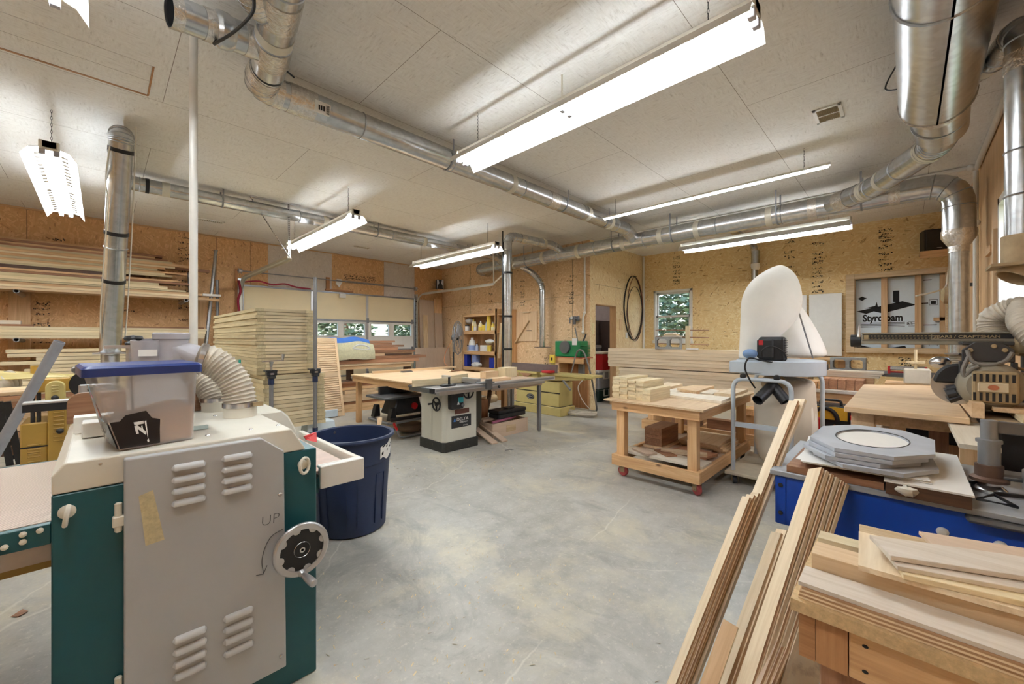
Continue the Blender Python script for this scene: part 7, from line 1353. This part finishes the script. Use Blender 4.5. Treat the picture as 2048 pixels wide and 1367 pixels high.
b = MB(); b.box(ru,ru+.09,y1_,y0_,zt_-.012,zt_); b.box(ru+.006,ru+.08,y1_,y0_,zb_2+.022,zt_-.012); b.box(ru-.004,ru+.09,y1_,y0_,zb_2,zb_2+.022); arm = b.build('arm', M_ARM, RS, bev=.004)
MB().box(ru+.003,ru+.0059,-.11,y0_-.01,zt_-.045,zt_-.014).build('scale_strip', M_BLACK, arm); b = MB()
for i in range(20): y = y0_-.03-i*.017; b.box(ru+.002,ru+.003,y-.010,y,zt_-.026,zt_-.020); b.box(ru+.002,ru+.003,y-.013,y-.003,zt_-.040,zt_-.034)
b.build('scale_marks', M_BRASSY, arm); MB().box(ru+.003,ru+.0059,-.45,-.115,zt_-.040,zt_-.014).build('name_strip', M_BLACK, arm); text('SEARS / CRAFTSMAN', 'arm_lettering', M_BRASSY, arm, (ru+.0025,-.122,zt_-.035), (0,-1,0), (0,0,1), .022, .0004, wid=1.32, bold=.0004); MB().box(ru+.001,ru+.003,y0_-.035,y0_-.012,zt_-.044,zt_-.016).build('size_badge', M_BRASSY, arm)
MB().cyl((ru+.05,y0_+.005,zt_-.055),(ru+.05,y0_+.06,zt_-.055),.042).build('crank_hub', M_BLACK, RS, sm=True); b = MB(); b.tube([(ru+.02,y0_+.015,zt_-.03),(ru+.02,y0_+.012,zt_+.05)], [.012,.004], 8); b.build('arm_lever', M_ALU, RS, sm=True)
MB().tube([(ru+.06,-.545,1.10),(ru+.06,-.545,zt_+.02)], .075, 18).build('column', M_DARK, RS, sm=True); MB().box(ru-.02,ru+.14,-.62,-.44,zb_2-.06,zt_+.015).build('arm_head', M_BRASSY, RS, bev=.015)
yk0, yk1 = Up(1923,700,3.45).y, Up(2030,700,3.45).y; xk = 3.44; zk0, zk1 = Up(1960,723,xk).z, Up(1960,683,xk).z
b = MB(); b.prism([(xk,yk0,zk0),(xk,yk0,zk1-.045),(xk,yk0-.05,zk1),(xk,yk1+.05,zk1),(xk,yk1,zk1-.045),(xk,yk1,zk0)], (.012,0,0)); b.box(xk+.012,xk+.30,yk1,yk0,zk1-.02,zk1); b.box(xk,xk+.05,yk0-.012,yk0+.01,1.19,zk0); b.box(xk,xk+.05,yk1-.01,yk1+.012,1.19,zk0); yok = b.build('yoke', plain('dusty_charcoal_casting',(66,64,64),.5,.3,.15), RS, bev=.004)
b = MB()
for px, py in ((1941,700),(1988,692),(2010,700)): p = Up(px,py,xk-.002); b.lathe([(.0,.008),(.010,.007),(.012,0)], (xk,p.y,p.z), (-1,0,0), 12)
b.build('yoke_bolt', M_BRASSY, yok, sm=True)
mcen = Up(1982,772,xk-.02); b = MB(); b.lathe([(0,.02),(.095,.02),(.125,.05),(.132,.09),(.132,.24),(.11,.28),(0,.29)], (xk-.10,mcen.y,mcen.z), (1,0,0), 26); mot = b.build('motor', M_ARM, RS, sm=True)
b = MB(); b.box(xk-.10,xk-.078,mcen.y-.09,mcen.y+.075,mcen.z-.085,mcen.z+.085); fcv = b.build('end_cover', M_BRASSY, mot, bev=.018, seg=2); b = MB()
for i in range(7):
    y = mcen.y-.075+.0225*i
    for z0, z1 in ((-.075,-.03),(.03,.07)): b.box(xk-.102,xk-.0995,y,y+.011,mcen.z+z0,mcen.z+z1)
b.build('vent_slot', M_BLACK, fcv); MB().box(xk-.108,xk-.10,mcen.y-.055,mcen.y+.055,mcen.z-.026,mcen.z+.024).build('badge_plate', plain('cream_badge',(206,190,160),.5), fcv, bev=.004); MB().lathe([(0,.004),(.02,.004),(.02,0)], (xk-.108,mcen.y,mcen.z), (-1,0,0), 16, 1, .7).build('badge_logo', plain('rust_print',(176,104,70),.5), fcv)
cb = [Up(1935,700,xk-.03),Up(1945,722,xk-.05),Up(1975,730,xk-.06),Up(2010,722,xk-.05),Up(2025,705,xk-.03)]; b = MB(); b.tube(smooth_path(cb,6), .010, 8); cb = [Up(1938,712,xk-.04),Up(1926,738,xk-.06),Up(1930,752,xk-.06),Up(1944,738,xk-.07),Up(1958,732,xk-.07)]; b.tube(smooth_path(cb,6), .010, 8); b.build('motor_cable', plain('dusty_grey_cable',(120,114,106),.6), RS, sm=True)
b = MB(); cc = V(xk+.05,yk1-.06,mcen.z+.10); b.tube([V(cc.x+.03*math.sin(a*.9), cc.y+.045*math.cos(a), cc.z-.005*a) for a in [i*.35 for i in range(90)]], .009, 6); b.build('coiled_cord', plain('dusty_tan_cable',(150,126,100),.7), RS, sm=True)
bg = Up(1905,745,xk+.06); b = MB(); b.prism([(xk+.03+.0, bg.y+.10*math.cos(a)-.02, bg.z+.115*math.sin(a)-.06) for a in [PI*i/14 for i in range(15)]], (.05,0,0)); b.build('blade_guard', M_BLACK, RS, bev=.012); b = MB(); b.lathe([(.11,0),(.11,.003),(0,.003)], (xk+.05,bg.y-.02,bg.z-.07), (1,0,0), 30); b.build('saw_blade', M_CHROME, RS, sm=True); b = MB(); b.tube([Up(1897,800,xk),Up(1925,790,xk)], .02, 10); b.tube([Up(1893,778,xk),Up(1925,772,xk)], .016, 10); b.tube([Up(1893,788,xk),Up(1912,784,xk)], .03, 10); b.build('clamp_screw', M_DARK, RS, sm=True)
hose_thing('dusty ribbed hose arching over the radial arm saw column', [Up(1992,690,3.75),Up(1985,660,3.8),Up(1990,632,3.8),V(3.75,-.48,1.70),Up(2050,650,3.6),V(3.5,-.55,1.45)], .062, pitch=.02)
# small things behind the table
JG = thing('router_jig', 'pale jig block with a peg standing beyond the saw table', 'jig', (5.3,-.05,1.1)); p = Up(1870,745,5.3); MB().box(5.27,5.42,-.16,.02,1.1,1.24).build('block', plain('dusty_white_block',(206,204,194),.7), JG, bev=.01); b = MB(); b.cyl((5.3,-.06,1.24),(5.3,-.06,1.42),.011); b.box(5.27,5.33,-.12,.0,1.29,1.31); b.build('peg', wood('poplar','z'), JG); MB().box(5.25,5.6,-.29,.15,1.055,1.099).build('jig_base', wood('tan','y'), JG)
for x, y in ((5.26,.1),(5.5,.1)): MB().box(x,x+.05,y-.05,y,0,1.055).build('jig_leg', wood('tan','z'), JG)
b = MB(); cL = Up(1880,724,3.60); b.ball(cL, .045, (1,1.1,.8), 14, 9, .05); b.cyl(cL, Up(1900,735,3.66), .016); b.build('clear_knob', M_CHROME, RS, sm=True)
# ---------------------------------------------------------------- blue machine with a power feeder
BM = thing('blue_machine', 'bright blue machine table holding stacked cardboard frames', 'machine', (2.6,-.08,0)); ux = 2.25; zt2 = .90
b = MB(); b.box(ux,ux+.72,-.60,.445,.645,zt2-.025); ap = b.build('apron', M_BLUE, BM, bev=.004); MB().box(ux-.02,ux+.74,-.61,.465,zt2-.024,zt2).build('top_plate', plain('dusty_slate_top',(166,170,176),.5,.2,.1,4), BM, bev=.003)
b = MB(); b.box(ux-.004,ux-.0005,.405,.446,.65,zt2-.03); fl_ = b.build('end_flange', M_BLUE, ap); 
for z_ in (.70,.83): MB().lathe([(.010,0),(.009,.004),(0,.006)], (ux-.004,.425,z_), (-1,0,0), 12).build('rivet', M_DARK, fl_, sm=True)
MB().box(ux+.08,ux+.64,-.55,.38,0,.645).build('pedestal', plain('dark_blue_pedestal',(20,44,96),.5), BM)
for px, py in ((1885,1063),(2001,1091)): p = Up(px,py,ux); MB().lathe([(.018,0),(.017,.006),(.010,.012),(0,.013)], (ux,p.y,p.z), (-1,0,0), 16).build('bolt_head', M_PVC, ap, sm=True)
b = MB(); p = Up(1898,1000,ux-.02); b.box(ux-.055,ux+.5,-.60,-.155,zt2-.045,zt2-.0255); b.build('cast_wing', M_IRON, BM, bev=.008)
lam = solo(MB().box(2.20,2.90,-.17,.06,zt2+.001,zt2+.048), 'laminated_board', wood('dark','y'), 'dark edged laminated board on the blue machine top', 'board'); solo(MB().box(2.195,2.905,-.175,.065,zt2+.049,zt2+.056), 'paper_sheet', M_PAPER, 'white sheet covering the dark laminated board', 'sheet'); solo(MB().box(2.24,2.88,.066,.40,zt2+.001,zt2+.03), 'laminated_board', wood('brown','y'), 'brown board on the blue machine top below the paper sheets', 'board')
b = MB(); p = Zp(1812,980,.95); b.ball((2.19,.0,.93), .018, (1,1.6,1), 10, 6, .3); tag(b.build('glue_drip', M_CREAM, sm=True), 'cream lump of wax on the edge of the laminated board', 'wax')
for k, (ox, oy, rt) in enumerate(((0,0,.04),(.015,.012,-.02),(-.01,.02,.09))):
    c = V(2.54,.145,0); b = MB(Matrix.Translation(c+V(ox,oy,0)) @ Matrix.Rotation(rt,4,'Z')); b.box(-.30,.30,-.205,.205,zt2+.058+.004*k,zt2+.0615+.004*k); solo(b, 'paper_sheet', M_PAPER, ['lowest','middle','uppermost'][k]+' white paper sheet under the cardboard frames', 'paper')
def mat_frame(z, rot, off, sx, sy, oval, m, lab, th=.011):
    c = V(2.54,.14,0)+V(*off); Mx = Matrix.Translation(c) @ Matrix.Rotation(rot,4,'Z'); b = MB(Mx); ch = .45
    oc = [(-sx,-sy*ch),(-sx*ch*1.1,-sy),(sx*ch*1.1,-sy),(sx,-sy*ch),(sx,sy*ch),(sx*ch*1.1,sy),(-sx*ch*1.1,sy),(-sx,sy*ch)]
    n = 48; t = thing('cardboard_mount', lab, 'frame', (c.x,c.y,z), 'cardboard frames')
    def opt(a):
        d = V(math.cos(a),math.sin(a),0); best = 9
        for i in range(8):
            p, q = V(*oc[i],0), V(*oc[(i+1)%8],0); e = q-p; den = d.x*e.y-d.y*e.x
            if abs(den) > 1e-9:
                tt = (p.x*e.y-p.y*e.x)/den; uu = (p.x*d.y-p.y*d.x)/den
                if tt > 0 and -1e-6 <= uu <= 1+1e-6: best = min(best, tt)
        return d*best
    ang = sorted(set([2*PI*i/n for i in range(n)]+[math.atan2(y,x)%(2*PI) for x, y in oc])); m_ = len(ang); vs = []
    for zz in (z, z+th): vs += [opt(a)+V(0,0,zz) for a in ang]
    for zz in (z+th, z): vs += [V(math.cos(a)*sx*oval, math.sin(a)*sy*oval, zz) for a in ang]
    fs = [(j*m_+i, j*m_+(i+1)%m_, ((j+1)%4)*m_+(i+1)%m_, ((j+1)%4)*m_+i) for j in range(4) for i in range(m_)]; b._add(vs, fs); b.build('octagonal_rim', m, t)
    b = MB(Mx); b._add([V(math.cos(a)*sx*(oval-.012), math.sin(a)*sy*(oval-.012), z+th*.55) for a in ang]+[V(math.cos(a)*sx*(oval-.012), math.sin(a)*sy*(oval-.012), z+.001) for a in ang], [tuple(range(m_)), tuple(range(2*m_-1,m_-1,-1))]+[(i,m_+i,m_+(i+1)%m_,(i+1)%m_) for i in range(m_)]); b.build('oval_panel', M_PAPER, t)
    if oval < .61 or z > zt2+.12: b = MB(Mx); b.tube([V(math.cos(a)*sx*(oval+.004), math.sin(a)*sy*(oval+.004), z+th+.0008) for a in ang], .0022, 5, True); b.build('dark_oval_line', M_DARK, t)
zf = zt2+.075
for k, (rot, off, sx, sy, lab) in enumerate(((.06,(-.01,-.02),.335,.205,'lowest silvery cardboard frame of the stack on the blue machine'),(-.05,(.0,.01),.32,.20,'second lowest cardboard frame of the stack on the blue machine'),(.03,(.005,.0),.325,.20,'second highest cardboard frame of the stack on the blue machine'),(-.03,(.03,-.02),.34,.21,'topmost cardboard frame with the white oval centre on the blue machine'))):
    mat_frame(zf, rot, off+(0,), sx, sy, .62, M_CARD, lab, .016); zf += .0185
# power feeder parts at the edge of view
PF = thing('power_feeder', 'steel power feeder column with crank and clamp plates on the blue machine', 'feeder', (2.38,-.28,.9)); pc = Zp(1978,968,.93); x_, y_ = pc.x, pc.y
MB().lathe([(.0,.902),(.05,.902),(.05,.915),(.034,.93),(.034,.945),(0,.945)], (x_,y_,0), n=22).build('chrome_foot', M_CHROME, PF, sm=True); MB().lathe([(.0,.945),(.055,.945),(.055,.957),(.04,.965),(.04,1.01),(.037,1.01),(.037,1.012)], (x_,y_,0), n=22).build('rusty_collar', plain('rusty_bronze',(116,92,80),.45,.6), PF, sm=True); MB().lathe([(.031,1.012),(.031,1.10),(.037,1.10),(.037,1.112),(.024,1.115),(.024,1.19),(0,1.195)], (x_,y_,0), n=22).build('column', M_STEEL, PF, sm=True)
b = MB(); b.beam((x_,y_,.966),(x_+.06,y_-.28,.966),.05,.015); b.build('lower_arm', M_IRON, PF, bev=.004); b = MB(); b.beam((x_,y_,1.165),(x_+.06,y_-.30,1.155),.02,.05); b.build('upper_arm', M_IRON, PF, bev=.004); b = MB(); b.box(x_-.08,x_+.02,y_-.14,y_-.105,.93,1.09); b.box(x_-.08,x_+.02,y_-.105,y_-.085,.93,1.01); b.build('clamp_plate', M_ALU, PF, bev=.004)
b = MB(); q = Zp(1988,975,.955); b.tube([V(q.x,q.y,.93)+V(*d) for d in ((0,.0,.0),(-.06,.045,-.012),(-.075,-.045,-.012))], .007, 8, True); b.beam((q.x,q.y,.935),(q.x+.02,q.y-.25,.95),.014,.012); q2 = V(x_+.0,y_+.03,.93); b.tube([q2, q2+V(-.01,.06,-.02), q2+V(.04,.06,-.02)], .007, 8, True); b.build('triangle_handle', M_BLACK, PF, sm=True)
b = MB(); b.box(2.64,3.55,-.285,-.165,1.04,1.06); solo(b, 'long_board', wood('white','x'), 'long white board reaching from the saw table towards the power feeder', 'board')
b = MB(); b.box(3.0,3.04,-.26,-.19,0,1.039); solo(b, 'board_prop', wood('tan','z'), 'prop holding up the long white board', 'prop')
# ---------------------------------------------------------------- near bench with timber
NB = thing('timber_bench', 'chipboard-topped timber bench with a stack of plywood strips along its edge', 'bench', (1.5,-.2,0)); nx, nz, nd = 1.27, .85, 1.715
MB().box(nx-.02,nd,-.61,.215,nz-.03,nz).build('top', M_CHIP, NB)
MB().box(nx,nx+.05,-.61,.10,nz-.15,nz-.031).build('front_apron', wood('pine','y',knots=True), NB, bev=.003); MB().box(nx,nx+.05,.102,.165,nz-.15,nz-.031).build('post_face', wood('fir','z'), NB); MB().box(nx,nx+.14,.166,.20,nz-.15,nz-.031).build('end_block', wood('fir','y'), NB); MB().box(nx+.02,nx+.11,.0,.16,0,nz-.151).build('leg', wood('brown','z'), NB, bev=.004); MB().box(nd-.12,nd-.03,.0,.16,0,nz-.031).build('leg', wood('brown','z'), NB); MB().box(nx+.14,nd-.03,.166,.20,nz-.15,nz-.031).build('side_apron', wood('fir','x'), NB)
for x in (nx+.02, nd-.12): MB().box(x,x+.09,-.6,-.5,0,nz-.151).build('leg', wood('brown','z'), NB)
b = MB()
for y, z in ((.07,nz-.06),(.07,nz-.12)): b.lathe([(0,.001),(.006,.001),(.006,0)], (nx,y,z), (-1,0,0), 10, 1, .7)
b.build('nail_hole', M_BLACK, NB)
PL = plyedge('birch_plywood_stack','z')
for k in range(4): solo(MB().box(nx-.005+R.uniform(-.004,.004),1.368+R.uniform(-.004,.004),-.60,.200+R.uniform(-.012,.006),nz+.0005+k*.0105,nz+.0102+k*.0105), 'plywood_strip', [PL,PL,PL,wood('board','y')][k], f'flat plywood strip, {ORD[k]} up in the layers along the chipboard bench edge' if k < 3 else 'topmost whitish plywood strip along the chipboard bench edge', 'plywood', 'plywood strips on the chipboard bench' if k < 3 else None)
def fan(cx_, cy_, rz, w_, l_, z0, z1, kind, lab):
    b = MB(Matrix.Translation((cx_,cy_,0)) @ Matrix.Rotation(rz,4,'Z')); b.box(0,w_,-l_,0,z0,z1); return solo(b, 'bench_board', wood(kind,'y'), lab, 'board', None, bev=.0012)
fan(1.378,.188,0,.088,.79,nz+.0005,nz+.079,'hem','thick pinkish plank on the chipboard bench beside the plywood strips')
fan(1.50,.20,0,.03,.80,nz+.0005,nz+.02,'mdf','thin brown slat lying behind the thick pinkish plank'); fan(1.545,.195,.02,.06,.40,nz+.0005,nz+.06,'poplar','short pale block at the outer end of the chipboard bench')
b = MB(Matrix.Translation((1.352,.088,nz+.0805)) @ Matrix.Rotation(.06,4,'Z')); b.box(0,.24,-.66,0,0,.013); solo(b, 'bench_board', wood('maple','x'), 'wide pale plank with crosswise grain under the fanned pile', 'board')
fan(1.60,.10,.08,.11,.66,nz+.0605,nz+.0745,'ash','tan board lying behind the fanned pile towards the blue machine')
fan(1.345,.006,.22,.06,.62,nz+.094,nz+.107,'poplar','slender pale batten at the bottom of the fanned pile'); fan(1.41,-.03,.27,.10,.58,nz+.094,nz+.1065,'cedar','pinkish batten half hidden in the fanned pile')
fan(1.355,.016,.33,.14,.68,nz+.1075,nz+.1185,'board','second board down in the fanned pile on the chipboard bench'); fan(1.372,.028,.40,.115,.68,nz+.1205,nz+.1325,'board','topmost whitish board of the fanned pile on the chipboard bench'); fan(1.53,-.06,.30,.12,.5,nz+.1075,nz+.1185,'mdf','brownish board at the rear of the fanned pile')
# leaning plywood strips
def strip(top, dt, low, dl, w, t, mats, lab, grp=None, lift=0, name='leaning_strip', roll=0, zb=.004):
    a = Dp(top[0], top[1], dt); c = Dp(low[0], low[1], dl); d = (a-c).normalized(); c = c-d*((c.z-zb)/d.z); L_ = (a-c).length
    X_ = Vector((RT[0],RT[1],0)); X_ = (X_-d*X_.dot(d)).normalized(); Y_ = d.cross(X_)
    if roll: X_, Y_ = X_*math.cos(roll)+Y_*math.sin(roll), Y_*math.cos(roll)-X_*math.sin(roll)
    me_b = MB(); me_b.box(-t/2,t/2,-w/2,w/2,0,L_); me = bpy.data.meshes.new(name); me.from_pydata(me_b.v, [], me_b.f)
    for m in mats: me.materials.append(m)
    fm = [0]*6
    for i, p in enumerate(me_b.f):
        n_ = (me_b.v[p[1]]-me_b.v[p[0]]).cross(me_b.v[p[2]]-me_b.v[p[1]]).normalized()
        if abs(n_.x) > .9: fm[i] = 1
        elif abs(n_.z) > .9: fm[i] = 2
    me.polygons.foreach_set('material_index', fm); o = bpy.data.objects.new(name, me); COL.objects.link(o); ORG[o.name] = c
    o.matrix_world = Matrix(((X_.x,Y_.x,d.x,c.x),(X_.y,Y_.y,d.y,c.y),(X_.z,Y_.z,d.z,c.z),(0,0,0,1))); return tag(o, lab, 'plywood strip', grp)
EDG = plyedge('birch_plywood_edge','x'); FACE = wood('maple','z'); FACE2 = wood('cedar','z'); END = wood('white','x'); ms = (EDG, FACE, END)
PX = lambda top, low, dx: ((top[0]+dx[0], top[1]+dx[1]), (low[0]+dx[2], low[1]))
strip((1601,799),2.12,(1392,1330),1.66,.055,.016,(wood('white','z'),FACE,END),'tallest white faced strip leaning on the blue machine corner',roll=.5)
strip((1588,802),2.11,(1378,1335),1.66,.05,.013,ms,'second tallest plywood strip in front of the white faced one',roll=.4)
for k, (tx, ty) in enumerate(((1512,986),(1503,990),(1494,994))): strip((tx,ty),1.86-.01*k,(1378-9*k,1330),1.60,.045,.013,ms,f'shorter plywood strip, {ORD[k]} from the tall strip in the slim leaning bundle','slim leaning bundle',roll=.25)
for k, (tx, ty) in enumerate(((1566,1060),(1555,1066))): strip((tx,ty),1.70,(1462-11*k,1350),1.48,.05,.016,(wood('hem','z'),FACE,END),f'pale strip of the middle leaning pair, {["bench","sander"][k]} side','middle leaning pair',roll=.3)
for k, (tx, ty) in enumerate(((1580,1130),(1570,1136))): strip((tx,ty),1.66,(1496-10*k,1350),1.47,.05,.012,(FACE2,EDG,END),f'reddish strip tucked behind the middle leaning pair, {["bench","sander"][k]} side','reddish leaning strips',roll=.25)
for k in range(6): strip((1680-9.5*k,970-6.5*k),1.74+.004*k,(1552-11*k,1350),1.36,.075-.002*k,.0135,(EDG if k % 2 else FACE, FACE, END),f'plywood strip, {ORD[k]} from the bench in the thickest leaning bundle','thick leaning bundle',roll=.28)
strip((1462,1246),1.45,(1425,1350),1.38,.05,.012,(wood('poplar','z'),wood('tan','z'),END),'short pale strip with a slanting end leaning before the other bundles',roll=.9)
for k in range(3): strip((1592-12*k,1240-4*k),1.46,(1545-12*k,1350),1.34,.05,.014,(EDG, wood('mdf','z'), END),f'short strip leaning low beside the bench leg, {ORD[k]} from the leg','low leaning strips',roll=.3)
strip((1622,1290),1.62,(1606,1345),1.58,.10,.02,(wood('board','z'),EDG,END),'wide short board leaning behind the bench leg',roll=1.2)
# scraps on the floor
for k, (x, y, l) in enumerate(((1150,905,'dark hooked wire scrap on the floor before the saw extension leg'),)): p = Zp(x-140,900,.002); b = MB(); b.tube(smooth_path([p, p+V(.05,-.03,.004), p+V(.12,-.05,.002)],4), .003, 5); solo(b, 'wire_scrap', M_DARK, l, 'wire')
p = Zp(38,1228,.003); b = MB(); b._add([p+V(-.03,0,.002), p+V(0,-.03,.004), p+V(.035,.0,.002), p+V(.01,.035,.01)], [(0,1,2,3)]); b._add([p+V(-.03,0,.0005), p+V(0,-.03,.002), p+V(.035,.0,.0005), p+V(.01,.035,.007)], [(3,2,1,0)]); solo(b, 'dry_leaf', wood('brown','x'), 'dry brown leaf lying on the floor below the conveyor', 'leaf')
t = NT('pale_wood_shavings'); t.col(srgb(226,208,170)); t.pr(.9); b = MB(); rr = random.Random(5)
for i in range(900):
    q = rr.random()
    if q < .35: x, y = rr.uniform(.75,2.2), rr.uniform(1.2,2.4)
    elif q < .7: x, y = rr.gauss(3.4,.7), rr.gauss(3.9,.6)
    else: x, y = rr.uniform(.4,5), rr.uniform(.3,6)
    a = rr.uniform(0,PI); l = rr.uniform(.004,.014); w_ = rr.uniform(.001,.003); d = V(math.cos(a),math.sin(a),0); n_ = V(-d.y,d.x,0); c = V(x,y,.0005); b._add([c-d*l-n_*w_, c+d*l-n_*w_, c+d*l+n_*w_+V(0,0,.003), c-d*l+n_*w_+V(0,0,.002)], [(0,1,2,3)])
o = b.build('wood_shavings', t.m, fix=False); tag(o, 'scattered pale wood shavings on the concrete floor', 'shavings', None, 'stuff')
# shop window-side bits on the plywood wall
solo(MB().box(5.85,5.95,-.628,-.58,0,2.55), 'leaning_batten', wood('hem','z'), 'pale batten standing against the side wall beside the window', 'batten'); solo(MB().box(5.95,6.3,-.60,-.57,2.35,2.42), 'wall_bracket', wood('pine','x'), 'short wooden arm on the side wall beside the pale batten', 'bracket')
# ---------------------------------------------------------------- outdoors: trees beyond the windows, ground, sky
LEAF = []
for i, c in enumerate(((104,138,104),(140,168,126),(78,112,92))):
    t = NT(['mid','light','dark'][i]+'_leaf_green'); t.col(t.ramp(t.noise(t.coords(),3,3), [(.3, srgb(*[int(v*.7) for v in c])), (.7, srgb(*c))])); t.pr(.6); LEAF.append(t.m)
def tree(x, y, h, r, seed, lab, n=1500):
    rr = random.Random(seed); t = thing('leafy_tree', lab, 'tree', (x,y,-.3), 'trees outside'); MB().tube([(x,y,-.3),(x+.1,y,h*.4),(x,y+.1,h*.8)], [.16,.12,.05], 8).build('trunk', wood('dark','z'), t, sm=True); b = MB()
    for i in range(n):
        while True:
            d = V(rr.uniform(-1,1), rr.uniform(-1,1), rr.uniform(-1,1))
            if d.length <= 1: break
        c = V(x,y,h*.55)+V(d.x*r, d.y*r, d.z*h*.55); s = rr.uniform(.06,.15); a = V(rr.uniform(-1,1),rr.uniform(-1,1),rr.uniform(-1,1)).normalized(); e = a.cross(V(0,0,1)).normalized(); f = a.cross(e); b.mi = rr.randint(0,2)
        b._add([c-e*s, c+f*s*.5, c+e*s, c-f*s*.5], [(0,1,2,3)])
    b.build('foliage', LEAF, t, fix=False)
for i, (x, y, l_) in enumerate(((1.2,14.6,'the pane beside the clamped stack'),(3.6,13.4,'the middle panes'),(6.0,14.2,'the inner panes'),(8.6,13.6,'the wall corner'))): tree(x, y, 3.5+.3*(i%3), 1.15, 30+i, 'green tree seen through the overhead door, behind '+l_, 2200)
for i, (x, y, l_) in enumerate(((13.0,2.4,'partly hidden by the window frame edge near the filter bag'),(13.4,5.0,'filling the middle of the sash window'),(14.0,7.8,'behind the sash window edge near the hoops'))): tree(x, y, 4.4+.3*(i%2), 1.25, 60+i, 'green tree '+l_, 3400)
tree(7.0, -5.5, 4.4, 1.8, 90, 'green tree outside the side window')
GR = plain('outdoor_grass',(96,120,70),.9,0,.2,2); b = MB(); b.box(-30,40,10.2,45,-.4,-.3); b.box(9.8,40,-30,10.2,-.4,-.3); b.box(-30,9.8,-30,-.8,-.4,-.3); o = b.build('outdoor_ground', GR); o['kind'] = 'structure'
w = bpy.data.worlds.new('sky'); bpy.context.scene.world = w; w.use_nodes = True; nt = w.node_tree; bg = nt.nodes['Background']; sk = nt.nodes.new('ShaderNodeTexSky'); sk.sky_type = 'NISHITA'; sk.sun_elevation = math.radians(48); sk.sun_rotation = math.radians(200); sk.sun_disc = False; sk.dust_density = 2.5; nt.links.new(sk.outputs[0], bg.inputs[0]); bg.inputs[1].default_value = .4
# ---------------------------------------------------------------- camera
cam = bpy.data.cameras.new('camera'); co = bpy.data.objects.new('camera', cam); COL.objects.link(co); co.location = (0,0,H); co.rotation_euler = (PI/2, 0, TH-PI/2); cam.sensor_width = 36; cam.lens = F/2048*36; cam.shift_y = -(683.5-CY)/2048; cam.clip_start = .05; cam.clip_end = 200
sc = bpy.context.scene; sc.camera = co
sc.view_settings.view_transform = 'Standard'; sc.view_settings.look = 'None'; sc.view_settings.gamma = 1; sc.view_settings.use_curve_mapping = False; sc.view_settings.exposure = 1.36
sc.cycles.max_bounces = 10; sc.cycles.diffuse_bounces = 6; sc.cycles.transparent_max_bounces = 16; sc.cycles.sample_clamp_indirect = 6; sc.cycles.caustics_reflective = False; sc.cycles.caustics_refractive = False
